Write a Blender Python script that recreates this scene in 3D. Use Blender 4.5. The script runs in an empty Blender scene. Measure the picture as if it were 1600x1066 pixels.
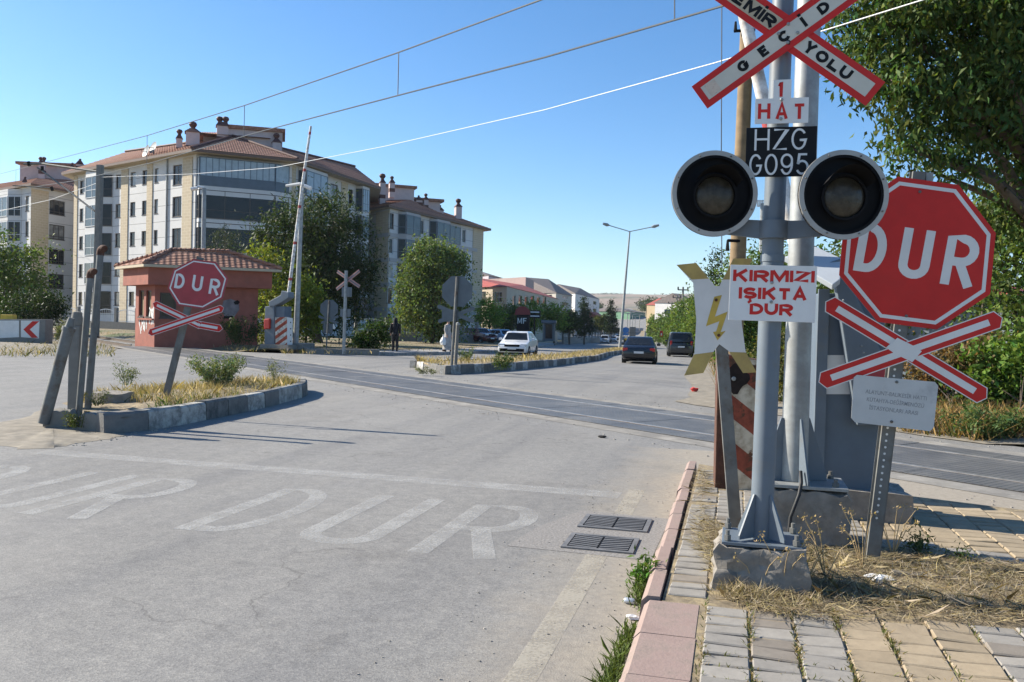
import bpy, bmesh, math, random
import numpy as np
from mathutils import Vector, Matrix
R = math.radians
random.seed(7); RNG = np.random.default_rng(11)
SC = bpy.context.scene; COL = SC.collection

# ------------------------------------------------------------------ camera, sky, sun, exposure
FPX = 1330.0; CAMH = 1.55; PITCH = -1.2; ROLL = 1.4; YAW = 14.7
_f = Vector((-math.sin(R(YAW))*math.cos(R(PITCH)), math.cos(R(YAW))*math.cos(R(PITCH)), math.sin(R(PITCH))))
_r0 = Vector((math.cos(R(YAW)), math.sin(R(YAW)), 0)); _u0 = _r0.cross(_f)
_u = _u0*math.cos(R(ROLL)) - _r0*math.sin(R(ROLL)); _r = _r0*math.cos(R(ROLL)) + _u0*math.sin(R(ROLL))
CAM = Vector((0, 0, CAMH))
cd = bpy.data.cameras.new('camera'); cam = bpy.data.objects.new('camera', cd); COL.objects.link(cam)
cd.sensor_width = 36; cd.lens = 36*FPX/1600; cd.clip_start = .05; cd.clip_end = 9000
m3 = Matrix((_r, _u, -_f)).transposed(); cam.matrix_world = Matrix.Translation(CAM) @ m3.to_4x4()
SC.camera = cam
SUN_EL = 32; SHADOW_AZ = -4
w = bpy.data.worlds.new('World'); SC.world = w; w.use_nodes = True
nt = w.node_tree; bg = nt.nodes['Background']; sky = nt.nodes.new('ShaderNodeTexSky')
sky.sky_type = 'NISHITA'; sky.sun_disc = False; sky.sun_elevation = R(SUN_EL); sky.sun_rotation = R(-86)
sky.air_density = 1.0; sky.dust_density = .7; sky.ozone_density = 3.0; sky.altitude = 900
hs = nt.nodes.new('ShaderNodeHueSaturation'); hs.inputs['Saturation'].default_value = 1.25; nt.links.new(sky.outputs[0], hs.inputs['Color']); nt.links.new(hs.outputs[0], bg.inputs[0]); bg.inputs[1].default_value = .1
sl = bpy.data.lights.new('sun', 'SUN'); sl.energy = 5.0; sl.angle = R(.5); sl.color = (1, .93, .80)
so = bpy.data.objects.new('sun', sl); COL.objects.link(so)
sd = Vector((math.cos(R(SUN_EL))*math.cos(R(SHADOW_AZ)), math.cos(R(SUN_EL))*math.sin(R(SHADOW_AZ)), -math.sin(R(SUN_EL))))
so.rotation_euler = sd.to_track_quat('-Z', 'Y').to_euler(); so.location = (-40, 0, 40)
SC.view_settings.view_transform = 'Standard'; SC.view_settings.look = 'None'
SC.view_settings.exposure = .98; SC.view_settings.gamma = 1

# ------------------------------------------------------------------ measuring helpers
def ray(px, py): return _f + _r*((px-800)/FPX) - _u*((py-533)/FPX)
def P(px, py, d): return CAM + ray(px, py)*d
def PX(p):
    v = Vector(p)-CAM; d = v.dot(_f); return (800+FPX*v.dot(_r)/d, 533-FPX*v.dot(_u)/d, d)
_TS = [-999, 0, 4, 21.6, 41, 76, 122, 156, 212, 284, 343, 486, 830, 3000, 5200]
_TZ = [0, 0, 0, -.4, -.75, -1.5, -2.4, -2.3, 0, 5, 9.5, 16, 24, 150, 158]
def T(x, y): return float(np.interp((y-13.3+.8*max(x, -160))/1.28, _TS, _TZ))
def gnd(px, py, z=0.0):
    d = ray(px, py); return CAM + d*((z-CAMH)/d.z)
def ter(px, py, off=0.0):
    d = ray(px, py); t = 2.0
    while t < 900:
        p = CAM+d*t
        if p.z <= T(p.x, p.y)+off: return p
        t += .05 if t < 80 else .3
    return p

# ------------------------------------------------------------------ materials (procedural)
def nodes(name):
    m = bpy.data.materials.new(name); m.use_nodes = True
    return m, m.node_tree, m.node_tree.nodes['Principled BSDF']
def N(nt, t, **kw):
    n = nt.nodes.new('ShaderNode'+t)
    for k, v in kw.items():
        if k in n.inputs: n.inputs[k].default_value = v
        else: setattr(n, k, v)
    return n
def col4(c): return (c[0], c[1], c[2], 1)
def coords(nt): return N(nt, 'TexCoord').outputs['Object']
def noise(nt, vec, scale, detail=5, rough=.6):
    n = N(nt, 'TexNoise', Scale=scale, Detail=detail, Roughness=rough); nt.links.new(vec, n.inputs['Vector']); return n.outputs['Fac']
def ramp(nt, fac, stops):
    n = N(nt, 'ValToRGB'); e = n.color_ramp.elements
    e[0].position, e[0].color = stops[0][0], col4(stops[0][1]); e[1].position, e[1].color = stops[-1][0], col4(stops[-1][1])
    for p, c in stops[1:-1]:
        q = e.new(p); q.color = col4(c)
    nt.links.new(fac, n.inputs[0]); return n.outputs[0]
def step(nt, fac, a, b):
    n = N(nt, 'MapRange', clamp=True); n.inputs[1].default_value = a; n.inputs[2].default_value = b
    nt.links.new(fac, n.inputs[0]); return n.outputs[0]
def math_(nt, op, a, b=0.0):
    n = N(nt, 'Math', operation=op)
    for i, v in enumerate((a, b)):
        if isinstance(v, (int, float)): n.inputs[i].default_value = v
        else: nt.links.new(v, n.inputs[i])
    return n.outputs[0]
def mix(nt, fac, a, b, blend='MIX'):
    n = N(nt, 'Mix', data_type='RGBA', blend_type=blend)
    if isinstance(fac, (int, float)): n.inputs[0].default_value = fac
    else: nt.links.new(fac, n.inputs[0])
    for i, v in ((6, a), (7, b)):
        if isinstance(v, tuple): n.inputs[i].default_value = col4(v)
        else: nt.links.new(v, n.inputs[i])
    return n.outputs[2]
def bump(nt, b, h, strength=.3, dist=.01):
    n = N(nt, 'Bump', Strength=strength, Distance=dist); nt.links.new(h, n.inputs['Height']); nt.links.new(n.outputs[0], b.inputs['Normal'])
def mul(c, k): return tuple(min(1, x*k) for x in c)
def M(name, c, var=.2, scale=3, rough=.6, metal=0, bmp=.15, bs=40, dirt=None, dscale=2, dlo=.55, dhi=.7, spec=.5):
    m, nt, b = nodes(name); v = coords(nt)
    cc = ramp(nt, noise(nt, v, scale), [(.3, mul(c, 1-var)), (.7, mul(c, 1+var))])
    if dirt: cc = mix(nt, step(nt, noise(nt, v, dscale, 8, .7), dlo, dhi), cc, dirt)
    nt.links.new(cc, b.inputs['Base Color'])
    b.inputs['Roughness'].default_value = rough; b.inputs['Metallic'].default_value = metal; b.inputs['Specular IOR Level'].default_value = spec
    if bmp: bump(nt, b, noise(nt, v, bs), bmp, .004)
    return m
def xyz(nt, v):
    n = N(nt, 'SeparateXYZ'); nt.links.new(v, n.inputs[0]); return n.outputs
def stripes(name, c1, c2, kx, ky, kz, rust=None, rlo=.58, duty=.5, phase=0.0):
    m, nt, b = nodes(name); v = coords(nt); s = xyz(nt, v)
    q = math_(nt, 'ADD', math_(nt, 'ADD', math_(nt, 'MULTIPLY', s[0], kx), math_(nt, 'MULTIPLY', s[1], ky)), math_(nt, 'ADD', math_(nt, 'MULTIPLY', s[2], kz), phase))
    c = mix(nt, math_(nt, 'GREATER_THAN', math_(nt, 'FRACT', q), duty), c1, c2)
    c = mix(nt, step(nt, noise(nt, v, 9), .4, .75), c, (.30, .22, .15), 'MULTIPLY')
    if rust:
        rf = step(nt, noise(nt, v, 3.2, 9, .65), rlo, rlo+.03)
        c = mix(nt, rf, c, ramp(nt, noise(nt, v, 25), [(.3, (.03, .015, .01)), (.7, rust)]))
    nt.links.new(c, b.inputs['Base Color']); b.inputs['Roughness'].default_value = .65
    bump(nt, b, noise(nt, v, 60), .2, .003)
    return m
def attr_mat(name, rough=.8, trans=0.0, bmp=0, bs=60, var=.0, spec=.3):
    m, nt, b = nodes(name); a = N(nt, 'Attribute', attribute_name='col'); c = a.outputs['Color']
    v = coords(nt)
    if var: c = mix(nt, 1.0, c, ramp(nt, noise(nt, v, 14, 8, .7), [(.25, (1-var,)*3), (.75, (1, 1, 1))]), 'MULTIPLY')
    nt.links.new(c, b.inputs['Base Color']); b.inputs['Roughness'].default_value = rough; b.inputs['Specular IOR Level'].default_value = spec
    if bmp: bump(nt, b, noise(nt, v, bs, 8), bmp, .004)
    if trans:
        out = nt.nodes['Material Output']; tr = N(nt, 'BsdfTranslucent'); ms = N(nt, 'MixShader'); ms.inputs[0].default_value = trans
        tc = mix(nt, 1.0, c, (1.0, 1.0, .45), 'MULTIPLY'); nt.links.new(tc, tr.inputs[0])
        nt.links.new(b.outputs[0], ms.inputs[1]); nt.links.new(tr.outputs[0], ms.inputs[2]); nt.links.new(ms.outputs[0], out.inputs[0])
    return m

MAT = {}
MAT['leaf'] = attr_mat('leaf', .55, .38, spec=.2)
MAT['blade'] = attr_mat('grass_blade', .8, .25)
MAT['paver'] = attr_mat('paver_concrete', .85, bmp=.35, bs=90, var=.3)
MAT['bark'] = M('bark', (.10, .075, .055), .35, 9, .9, bmp=.5, bs=30)
MAT['galv'] = M('galvanised_steel', (.30, .31, .305), .25, 7, .55, .3, .05, 60, dirt=(.22, .21, .19), dscale=3, dlo=.5, dhi=.75)
MAT['galv_old'] = M('weathered_steel', (.165, .165, .155), .3, 5, .7, .2, .1, 60, dirt=(.12, .09, .065), dscale=4, dlo=.5, dhi=.65)
MAT['grey_paint'] = M('grey_paint', (.125, .152, .18), .12, 4, .5, 0, .05, 50, dirt=(.16, .15, .13), dscale=3.5, dlo=.54, dhi=.74)
MAT['grey_blue'] = M('cabinet_paint', (.10, .13, .165), .1, 4, .55, 0, .05, 40, dirt=(.16, .16, .16), dlo=.6, dhi=.85)
MAT['sign_back'] = M('sign_back_grey', (.115, .135, .15), .12, 4, .55, .2, .03)
MAT['sign_red'] = M('sign_red', (.55, .022, .018), .10, 6, .5, 0, .03, spec=.3, dirt=(.50, .03, .024), dlo=.5, dhi=.8)
MAT['sign_red_old'] = M('sign_red_faded', (.36, .03, .04), .15, 5, .45, 0, .03, dirt=(.30, .05, .06))
MAT['sign_white'] = M('sign_white', (.68, .67, .645), .06, 6, .42, 0, .02, dirt=(.62, .60, .56), dlo=.55, dhi=.8)
MAT['sign_cream'] = M('sign_cream', (.55, .52, .44), .08, 6, .45, 0, .02, dirt=(.50, .45, .36), dlo=.55, dhi=.8)
MAT['sign_tan'] = M('sign_tan', (.46, .38, .26), .2, 6, .5, 0, .02, dirt=(.3, .22, .14), dlo=.5, dhi=.7)
MAT['sign_black'] = M('sign_black', (.010, .010, .011), .2, 8, .6, 0, .02, spec=.2)
MAT['black'] = M('black_plastic', (.007, .007, .008), .2, 8, .7, 0, .02, spec=.15)
MAT['rubber'] = M('tyre_rubber', (.02, .02, .02), .2, 8, .85, 0, .1)
MAT['yellow'] = M('sign_yellow_faded', (.46, .33, .10), .2, 6, .55, 0, .04, dirt=(.28, .2, .09), dlo=.5, dhi=.75)
MAT['bolt_yellow'] = M('bolt_yellow', (.52, .36, .06), .15, 9, .5, 0, .04, dirt=(.35, .12, .05), dlo=.62, dhi=.72)
MAT['rust'] = M('rust', (.085, .035, .02), .5, 8, .85, 0, .4, 40, dirt=(.16, .06, .025), dscale=6)
MAT['concrete'] = M('rough_concrete', (.235, .21, .18), .22, 12, .95, 0, 1.0, 30, dirt=(.18, .155, .125), dscale=9)
MAT['concrete_top'] = M('crumbled_concrete', (.30, .265, .225), .55, 30, .95, 0, 1.0, 60)
MAT['concrete_pole'] = M('concrete_pole', (.20, .19, .17), .15, 5, .9, 0, .3, 30)
MAT['wood'] = M('brown_pole', (.22, .15, .08), .25, 5, .85, 0, .3, 25)
MAT['boom'] = stripes('boom_bands', (.75, .74, .72), (.42, .05, .05), 0, 0, 1/1.6, duty=.92, phase=.1)
MAT['guard'] = stripes('guard_stripes', (.58, .51, .39), (.29, .06, .028), 1.9, 0, 2.5, rust=(.13, .05, .02), rlo=.535)
MAT['guard2'] = stripes('guard_stripes_far', (.66, .62, .54), (.42, .07, .03), -2.2, 0, 2.9, rust=(.1, .04, .02), rlo=.66)
MAT['lens'] = M('smoked_lens', (.045, .038, .027), .4, 30, .3, 0, .6, 70, spec=.3)
MAT['glass'] = M('window_glass', (.014, .017, .021), .3, .4, .06, 0, 0, spec=.25)
MAT['glass_blue'] = M('balcony_glass', (.045, .065, .085), .25, .6, .08, 0, 0, spec=.5)
MAT['blind'] = M('pale_blinds', (.30, .37, .42), .15, 2, .3, 0, 0)
MAT['panel_blue'] = M('blue_panel', (.06, .085, .12), .15, 2, .3, 0, 0)
MAT['curtain'] = M('curtain_pane', (.22, .22, .21), .5, 1.3, .15, 0, 0)
MAT['frame_dark'] = M('window_frame_brown', (.055, .04, .035), .2, 8, .5, 0, 0)
MAT['frame_white'] = M('window_frame_white', (.55, .56, .57), .1, 8, .5, 0, 0)
MAT['cable'] = M('black_cable', (.015, .015, .016), .1, 8, .6, 0, 0)
MAT['wire'] = M('wire_dark', (.06, .065, .07), .1, 8, .5, .2, 0)
MAT['wire_white'] = M('wire_white', (.75, .75, .74), .05, 8, .5, 0, 0)
MAT['steel'] = M('rail_steel', (.33, .32, .31), .3, 6, .42, .6, .05)
MAT['rail_rust'] = M('rail_side_rust', (.10, .07, .05), .3, 10, .8, .1, .2)
MAT['pink'] = M('hut_red_plaster', (.30, .095, .064), .16, 2.5, .85, 0, .2, 30, dirt=(.21, .085, .062), dlo=.55, dhi=.75)
MAT['white_wall'] = M('chimney_plaster', (.55, .44, .42), .08, 2, .85, 0, .1)
MAT['brown_cap'] = M('chimney_cap', (.09, .035, .028), .3, 6, .7, 0, .1)
MAT['soffit'] = M('soffit', (.46, .38, .27), .08, 3, .8, 0, 0)
MAT['gutter'] = M('gutter', (.12, .07, .05), .1, 3, .6, 0, 0)
MAT['grate'] = M('cast_iron', (.20, .19, .18), .2, 10, .6, .4, .2)
MAT['skin'] = M('skin', (.45, .26, .18), .1, 8, .6, 0, 0)
MAT['cloth_black'] = M('black_cloth', (.012, .012, .016), .3, 6, .9, 0, .2)
MAT['cloth_grey'] = M('pale_grey_cloth', (.36, .34, .32), .2, 6, .9, 0, .2)
MAT['bag'] = M('white_plastic', (.75, .75, .74), .1, 6, .5, 0, .3, 20)
MAT['foil'] = M('litter_foil', (.5, .53, .56), .3, 20, .3, .4, .4)
MAT['chrome'] = M('chrome', (.6, .6, .6), .1, 6, .2, .9, 0)
MAT['tail'] = M('red_lamp', (.42, .012, .012), .3, 8, .2, 0, 0)
MAT['head'] = M('headlamp', (.6, .62, .64), .2, 12, .15, .2, 0)
MAT['red_plain'] = M('red_plain', (.45, .03, .02), .15, 6, .5, 0, 0)
def paint(name, c, rough=.25):
    m, nt, b = nodes(name); v = coords(nt)
    nt.links.new(ramp(nt, noise(nt, v, 2), [(.3, mul(c, .92)), (.7, mul(c, 1.05))]), b.inputs['Base Color'])
    b.inputs['Roughness'].default_value = rough; b.inputs['Coat Weight'].default_value = .35; b.inputs['Coat Roughness'].default_value = .08
    return m
for k, c in {'car_white': (.72, .72, .72), 'car_black': (.008, .009, .014), 'car_grey': (.03, .033, .036), 'car_red': (.10, .018, .018), 'car_blue': (.25, .36, .48), 'car_silver': (.42, .44, .46)}.items():
    MAT[k] = paint(k+'_paint', c)

def make_asphalt():
    m, nt, b = nodes('asphalt'); v = coords(nt); s = xyz(nt, v)
    base = ramp(nt, noise(nt, v, .3, 6), [(.3, (.222, .214, .201)), (.7, (.27, .261, .246))])
    st = N(nt, 'TexVoronoi', Scale=120); nt.links.new(v, st.inputs['Vector']); sc_ = N(nt, 'SeparateColor'); nt.links.new(st.outputs['Color'], sc_.inputs[0])
    c = mix(nt, 1.0, base, ramp(nt, sc_.outputs[0], [(0, (.74, .74, .75)), (.35, (.93, .93, .93)), (.75, (1.04, 1.04, 1.03)), (1, (1.22, 1.2, 1.17))]), 'MULTIPLY')
    c = mix(nt, 1.0, c, ramp(nt, noise(nt, v, 9, 8, .8), [(.32, (.78, .78, .79)), (.68, (1.14, 1.13, 1.11))]), 'MULTIPLY')
    mp = N(nt, 'Mapping'); mp.inputs['Scale'].default_value = (1.0, .05, 1); nt.links.new(v, mp.inputs[0])
    tr = noise(nt, mp.outputs[0], 1.3, 5)
    c = mix(nt, step(nt, tr, .46, .7), c, (.80, .81, .84), 'MULTIPLY')
    c = mix(nt, step(nt, noise(nt, v, .7, 9, .8), .54, .68), c, (.80, .79, .78), 'MULTIPLY')
    c = mix(nt, math_(nt, 'MULTIPLY', step(nt, noise(nt, v, .17, 5, .7), .5, .72), .5), c, (.33, .31, .28))
    d1 = step(nt, math_(nt, 'ADD', s[0], math_(nt, 'MULTIPLY', noise(nt, v, 2.5, 8, .75), 1.1)), -.75, .05); near = math_(nt, 'LESS_THAN', s[1], 11.0)
    c = mix(nt, math_(nt, 'MULTIPLY', math_(nt, 'MULTIPLY', d1, near), .75), c, ramp(nt, noise(nt, v, 20, 6, .7), [(.3, (.27, .23, .18)), (.7, (.40, .345, .27))]))
    vo = N(nt, 'TexVoronoi', feature='DISTANCE_TO_EDGE', Scale=.42)
    wv = N(nt, 'VectorMath', operation='ADD'); nz = N(nt, 'TexNoise', Scale=1.6, Detail=8); nt.links.new(v, nz.inputs['Vector'])
    nt.links.new(v, wv.inputs[0]); nt.links.new(nz.outputs['Color'], wv.inputs[1]); nt.links.new(wv.outputs[0], vo.inputs['Vector'])
    cr = math_(nt, 'MULTIPLY', step(nt, vo.outputs['Distance'], .005, .001), step(nt, noise(nt, v, .25, 3), .48, .56))
    c = mix(nt, math_(nt, 'MULTIPLY', cr, .6), c, (.08, .075, .07))
    c = mix(nt, math_(nt, 'MULTIPLY', step(nt, noise(nt, v, 2.6, 4), .68, .74), .4), c, (.13, .125, .12))
    c = mix(nt, step(nt, noise(nt, v, 5.5, 2), .80, .81), c, (.05, .05, .05))
    nt.links.new(c, b.inputs['Base Color']); b.inputs['Roughness'].default_value = .85; b.inputs['Specular IOR Level'].default_value = .25
    bump(nt, b, st.outputs['Distance'], .3, .004)
    return m
MAT['asphalt'] = make_asphalt()
def make_marking(name, c, lo=.42, hi=.58, dens=.8):
    m, nt, b = nodes(name); v = coords(nt)
    nt.links.new(ramp(nt, noise(nt, v, 60, 3), [(.3, mul(c, .8)), (.7, mul(c, 1.05))]), b.inputs['Base Color']); b.inputs['Roughness'].default_value = .8
    f = math_(nt, 'MULTIPLY', step(nt, math_(nt, 'ADD', math_(nt, 'MULTIPLY', noise(nt, v, 3.5, 9, .75), .7), math_(nt, 'MULTIPLY', noise(nt, v, 60, 3), .3)), lo, hi), dens)
    out = nt.nodes['Material Output']; tr = N(nt, 'BsdfTransparent'); ms = N(nt, 'MixShader')
    nt.links.new(f, ms.inputs[0]); nt.links.new(tr.outputs[0], ms.inputs[1]); nt.links.new(b.outputs[0], ms.inputs[2]); nt.links.new(ms.outputs[0], out.inputs[0])
    return m
MAT['mark'] = make_marking('faded_white_paint', (.49, .48, .455), .35, .58, .58)
MAT['mark_edge'] = make_marking('faded_edge_paint', (.47, .425, .345), .35, .54, .68)
def make_panel():
    m, nt, b = nodes('crossing_rubber'); v = coords(nt)
    mp = N(nt, 'Mapping'); mp.inputs['Rotation'].default_value = (0, 0, R(38.66)); nt.links.new(v, mp.inputs[0])
    q = xyz(nt, mp.outputs[0])
    rib = math_(nt, 'ABSOLUTE', math_(nt, 'SINE', math_(nt, 'MULTIPLY', q[1], 44)))
    gx = step(nt, math_(nt, 'ABSOLUTE', math_(nt, 'SINE', math_(nt, 'MULTIPLY', q[0], 40))), .1, .35)
    h = math_(nt, 'MULTIPLY', rib, gx)
    c = ramp(nt, noise(nt, v, 1.1, 9, .75), [(.3, (.09, .09, .092)), (.52, (.135, .133, .13)), (.75, (.21, .2, .185))])
    c = mix(nt, step(nt, h, .35, .0), c, (.35, .35, .36), 'MULTIPLY')
    c = mix(nt, math_(nt, 'MULTIPLY', step(nt, noise(nt, v, .6, 7, .7), .52, .68), .55), c, (.25, .23, .20))
    nt.links.new(c, b.inputs['Base Color']); b.inputs['Roughness'].default_value = .5; b.inputs['Specular IOR Level'].default_value = .4
    bump(nt, b, h, .8, .012)
    return m
MAT['panel'] = make_panel()
def make_ground():
    m, nt, b = nodes('dry_ground'); v = coords(nt)
    c = ramp(nt, noise(nt, v, .25, 9, .7), [(.3, (.16, .13, .07)), (.5, (.26, .20, .115)), (.7, (.34, .28, .19))])
    c = mix(nt, step(nt, noise(nt, v, .13, 6), .52, .62), c, (.10, .12, .045))
    c = mix(nt, 1.0, c, ramp(nt, noise(nt, v, 18, 6, .7), [(.3, (.6, .6, .6)), (.7, (1.15, 1.15, 1.15))]), 'MULTIPLY')
    nt.links.new(c, b.inputs['Base Color']); b.inputs['Roughness'].default_value = .95; bump(nt, b, noise(nt, v, 25, 8, .7), .8, .05)
    return m
MAT['ground'] = make_ground()
MAT['dirt'] = M('sandy_dirt', (.23, .20, .155), .3, 5, .95, 0, .9, 40, dirt=(.19, .155, .11), dscale=6)
MAT['straw_dirt'] = M('straw_littered_dirt', (.21, .165, .105), .4, 14, .95, 0, .9, 50, dirt=(.34, .265, .15), dscale=9, dlo=.5, dhi=.6)
MAT['ballast'] = M('ballast', (.16, .14, .12), .5, 25, .95, 0, 1.0, 30)
def make_hills():
    m, nt, b = nodes('fields'); v = coords(nt)
    mp = N(nt, 'Mapping'); mp.inputs['Scale'].default_value = (.004, .0016, .02); nt.links.new(v, mp.inputs[0])
    vo = N(nt, 'TexVoronoi', Scale=1.0); nt.links.new(mp.outputs[0], vo.inputs['Vector'])
    q = N(nt, 'SeparateColor'); nt.links.new(vo.outputs['Color'], q.inputs[0])
    c = ramp(nt, q.outputs[0], [(0, (.17, .115, .085)), (.3, (.21, .15, .11)), (.55, (.25, .185, .135)), (.8, (.15, .12, .085)), (1, (.29, .225, .155))])
    c = mix(nt, step(nt, noise(nt, v, .006, 6), .58, .64), c, (.10, .105, .065))
    nt.links.new(c, b.inputs['Base Color']); b.inputs['Roughness'].default_value = 1
    return m
MAT['hills'] = make_hills()
def make_siding(name, c, pitch, groove, vertical=0):
    m, nt, b = nodes(name); v = coords(nt); s = xyz(nt, v)
    g = math_(nt, 'LESS_THAN', math_(nt, 'FRACT', math_(nt, 'MULTIPLY', s[2], 1/pitch)), groove)
    cc = ramp(nt, noise(nt, v, .6, 6), [(.3, mul(c, .93)), (.7, mul(c, 1.04))])
    cc = mix(nt, g, cc, mul(c, .35)); nt.links.new(cc, b.inputs['Base Color']); b.inputs['Roughness'].default_value = .7
    return m
MAT['siding'] = make_siding('white_siding', (.58, .57, .56), 1.68, .035)
MAT['siding_grey'] = make_siding('grey_render', (.40, .38, .37), 3.2, .02)
def make_brick(name, c1, c2, mortar, sc, w=.5, h=.25, off=.5):
    m, nt, b = nodes(name); v = coords(nt); s = xyz(nt, v)
    cb = N(nt, 'CombineXYZ'); nt.links.new(math_(nt, 'ADD', s[0], math_(nt, 'MULTIPLY', s[1], .77)), cb.inputs[0]); nt.links.new(s[2], cb.inputs[1])
    br = N(nt, 'TexBrick', Scale=sc); br.offset = off
    br.inputs['Color1'].default_value = col4(c1); br.inputs['Color2'].default_value = col4(c2); br.inputs['Mortar'].default_value = col4(mortar)
    br.inputs['Mortar Size'].default_value = .03; br.inputs['Brick Width'].default_value = w; br.inputs['Row Height'].default_value = h
    nt.links.new(cb.outputs[0], br.inputs['Vector']); nt.links.new(br.outputs['Color'], b.inputs['Base Color']); b.inputs['Roughness'].default_value = .85
    return m
MAT['beige'] = make_brick('beige_brick', (.47, .38, .26), (.51, .42, .29), (.57, .48, .35), 1.0, .6, .32)
def make_tiles(name, c1, c2, row):
    m, nt, b = nodes(name); v = coords(nt); s = xyz(nt, v)
    f = math_(nt, 'FRACT', math_(nt, 'MULTIPLY', s[2], 1/row))
    a = math_(nt, 'ADD', math_(nt, 'MULTIPLY', s[0], .8), math_(nt, 'MULTIPLY', s[1], .6))
    c = ramp(nt, noise(nt, v, 2.2, 7, .75), [(.3, c1), (.7, c2)])
    c = mix(nt, step(nt, f, .3, .0), c, (.2, .16, .16), 'MULTIPLY')  # shade along each tile row put into the colour
    nt.links.new(c, b.inputs['Base Color']); b.inputs['Roughness'].default_value = .8
    bump(nt, b, math_(nt, 'ADD', f, math_(nt, 'MULTIPLY', math_(nt, 'SINE', math_(nt, 'MULTIPLY', a, 24)), .4)), .7, .06)
    return m
MAT['tiles'] = make_tiles('clay_roof_tiles', (.24, .10, .065), (.44, .235, .16), .17)
MAT['tiles_red'] = make_tiles('red_roof_tiles', (.34, .06, .05), (.42, .10, .08), .3)
MAT['tiles_grey'] = make_tiles('grey_roof_tiles', (.12, .10, .095), (.19, .16, .15), .3)
MAT['kerb_red'] = M('reddish_kerbstone', (.30, .215, .185), .15, 5, .9, 0, .6, 60, dirt=(.22, .175, .145), dscale=5, dlo=.48, dhi=.66)
def make_attr_kerb():
    m, nt, b = nodes('painted_kerbstone'); a = N(nt, 'Attribute', attribute_name='col'); v = coords(nt)
    c = mix(nt, step(nt, noise(nt, v, 5, 9, .75), .40, .60), a.outputs['Color'], (.19, .18, .165))
    nt.links.new(c, b.inputs['Base Color']); b.inputs['Roughness'].default_value = .9; bump(nt, b, noise(nt, v, 35, 8), .5, .01)
    return m
MAT['kerb_bw'] = make_attr_kerb()

# ------------------------------------------------------------------ mesh helpers
class Fr:
    """flat frame: origin o, right r, up u, normal n towards the viewer"""
    def __init__(s, o, r, u): s.o = Vector(o); s.r = Vector(r).normalized(); s.n = s.r.cross(Vector(u)).normalized(); s.u = s.n.cross(s.r).normalized()
    def pt(s, x, y, z=0): return s.o + s.r*x + s.u*y + s.n*z
    def loc(s, px, py):
        d = ray(px, py); t = (s.o-CAM).dot(s.n)/d.dot(s.n); q = CAM+d*t-s.o; return (q.dot(s.r), q.dot(s.u))
    def rolled(s, deg, x=0, y=0):
        a = R(deg); return Fr(s.pt(x, y), s.r*math.cos(a)-s.u*math.sin(a), s.u*math.cos(a)+s.r*math.sin(a))
    def moved(s, x, y, z=0): return Fr(s.pt(x, y, z), s.r, s.u)
def facing(px, py, d, yaw=0): return Fr(P(px, py, d), (math.cos(R(yaw)), math.sin(R(yaw)), 0), (0, 0, 1))

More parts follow.
